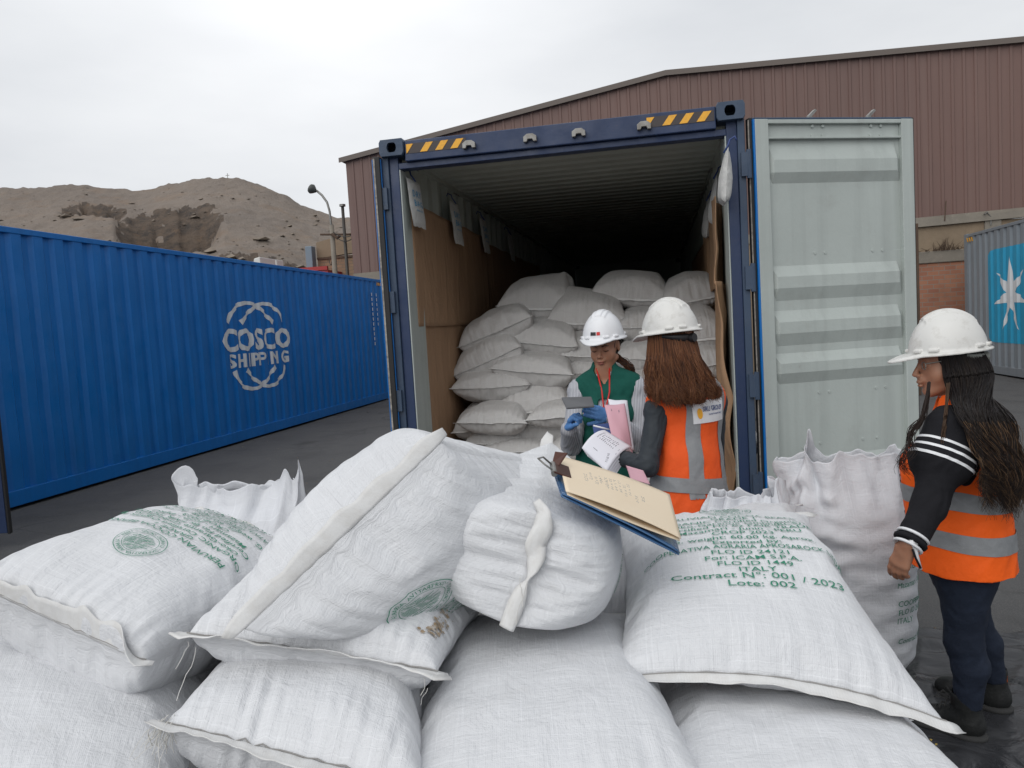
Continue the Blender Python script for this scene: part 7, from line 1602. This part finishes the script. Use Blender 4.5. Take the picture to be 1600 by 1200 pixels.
# ------------------------------------------------------------------ cardboard lining and drying bags
def lining():
    XL, XR = 0.592-2.438, .592
    T = thing('cardboard_lining', 'brown cardboard sheets lining the left inside wall of the open container', 'cardboard', (XL+.1, 5.5, .16))
    def cs(name, x, y0, y1, z0, z1, seed, topn=.03, s=1, curl=0, mat='card'):
        n0, n1 = 60, 30; V = []
        for i in range(n0):
            for j in range(n1):
                u, v = i/(n0-1), j/(n1-1); y = y0+(y1-y0)*u; zt = z1+topn*mnoise.noise((y*2.5, seed, 0)); zz = z0+(zt-z0)*v
                V.append((x+s*(.012*mnoise.noise((y*1.6, zz*.7, seed))+.006*mnoise.noise((y*7, zz*.4, seed+3))+curl*math.exp(-(y-y0)/.12)*(.4+.6*v)), y, zz))
        o = mesh_obj(name, V, _grid_faces(np.arange(n0*n1).reshape(n0, n1), False), M[mat], T, True); q = o.modifiers.new('t', 'SOLIDIFY'); q.thickness = .006; return o
    cs('lower_sheet', XL+.105, 5.34, 7.9, .17, 1.62, 1, .008); cs('upper_sheet', XL+.120, 5.36, 7.8, 1.60, 2.50, 2, .02, curl=.0); cs('back_sheet', XL+.112, 7.6, 11.5, .17, 2.45, 3)
    T = thing('cardboard_lining', 'crumpled brown cardboard with vertical folds along the right inside wall', 'cardboard', (XR-.1, 5.5, .16))
    def fold(name, y0, y1, z0, z1, seed, amp, xb):
        n0, n1 = 70, 40; V = []
        for i in range(n0):
            for j in range(n1):
                u, v = i/(n0-1), j/(n1-1); y = y0+(y1-y0)*u; zz = z0+(z1-z0)*v; w = mnoise.noise((y*3.3, zz*.5, seed)); x = xb-amp*(.55*abs(w)+.35*abs(math.sin(u*8+w*3+zz*.6)))*(1-.5*u)-.10*max(0, .18-u)*3*(.3+abs(mnoise.noise((zz*2, seed, 1))))
                V.append((x, y+.05*mnoise.noise((zz*2.2, seed, 4))*(1-u), zz))
        o = mesh_obj(name, V, _grid_faces(np.arange(n0*n1).reshape(n0, n1), True), M['card'], T, True); q = o.modifiers.new('t', 'SOLIDIFY'); q.thickness = .006
    fold('lower_fold', 5.30, 7.6, .17, 1.78, 4, .17, XR-.085); fold('upper_fold', 5.42, 7.6, 1.76, 2.36, 6, .16, XR-.10); fold('back_sheet', 7.4, 11, .17, 2.3, 9, .03, XR-.10)
    wm = Mt('white_drying_bag', (.62, .62, .60), .75); wm.mix(wm.noise(14, 5), (.45, .45, .44), .5); wm.bmp(wm.noise(25, 5, .7), .5, .01); bt = Mt('blue_print', (.08, .30, .50), .6); lb = ['nearest', 'second', 'third', 'fourth']
    def bag(lab, px, side, w, h, seed, txt=True):
        x = XL+.15 if side < 0 else XR-.125; p = PX(px[0], px[1], x); y, zt = p[1], p[2]; b = thing('drying_bag', lab, 'drying bag', (x, y, zt-h), 'drying bags hooked under the container roof rail'); s = 1 if side < 0 else -1
        n0, n1 = 14, 20; Fr = []
        for lay in (1, -1):
            G_ = np.zeros((n0, n1, 3))
            for i in range(n0):
                for j in range(n1):
                    u, v = i/(n0-1), j/(n1-1); pf = (4*u*(1-u))**.5*(4*v*(1-v))**.4 if 0 < u < 1 and 0 < v < 1 else 0; th = .018+(.04 if side > 0 else 0)*(1-v)
                    G_[i, j] = (x+s*(.03*(1-v)+lay*th*pf+.006*mnoise.noise((u*4, v*4, seed))), y-w/2+w*u+.012*mnoise.noise((v*3, seed, 0)), zt-h+h*v+.012*mnoise.noise((u*4, seed, 8))*(1-v))
            Fr.append(G_)
        V = np.concatenate([g.reshape(-1, 3) for g in Fr]); I = np.arange(n0*n1).reshape(n0, n1); Fq = np.concatenate([_grid_faces(I, s > 0), _grid_faces(I+n0*n1, s < 0)]); mesh_obj('bag', V, Fq, wm, b, True)
        mb = MB(); c = (x+s*.02, y, zt-.01); mb.tube([c, (x-s*.01, y-.01, zt+.04), (x-s*.02, y+.01, zt+.07), (x-s*.05, y, zt+.085), (x-s*.06, y, zt+.06)], .006, 6); mb.obj('hook', M['blu'], b, smooth=True)
        if txt:
            g = Fr[0] if s > 0 else Fr[0]; g2 = g.copy(); lay_text('print', g2 if s > 0 else g2, [('DRY', .18, .62, .6, .14, 0), ('BAG', .2, .42, .6, .14, 0), ('desiccant', .25, .32, .5, .05, 0)], bt, b, .003)
    bag('nearest drying bag on the left rail, blue print on white', (645, 282), -1, .30, .34, 1); bag('second drying bag on the left rail', (709, 317), -1, .30, .36, 2); bag('third drying bag on the left rail', (754, 343), -1, .28, .34, 3); bag('fourth drying bag on the left rail, deep in shadow', (796, 366), -1, .26, .32, 4, False)
    bag('nearest drying bag on the right rail, bulging', (1136, 236), 1, .22, .32, 5, False); bag('second drying bag on the right rail', (1119, 277), 1, .22, .34, 6, False); bag('third drying bag on the right rail', (1107, 312), 1, .22, .32, 7, False)
lining()
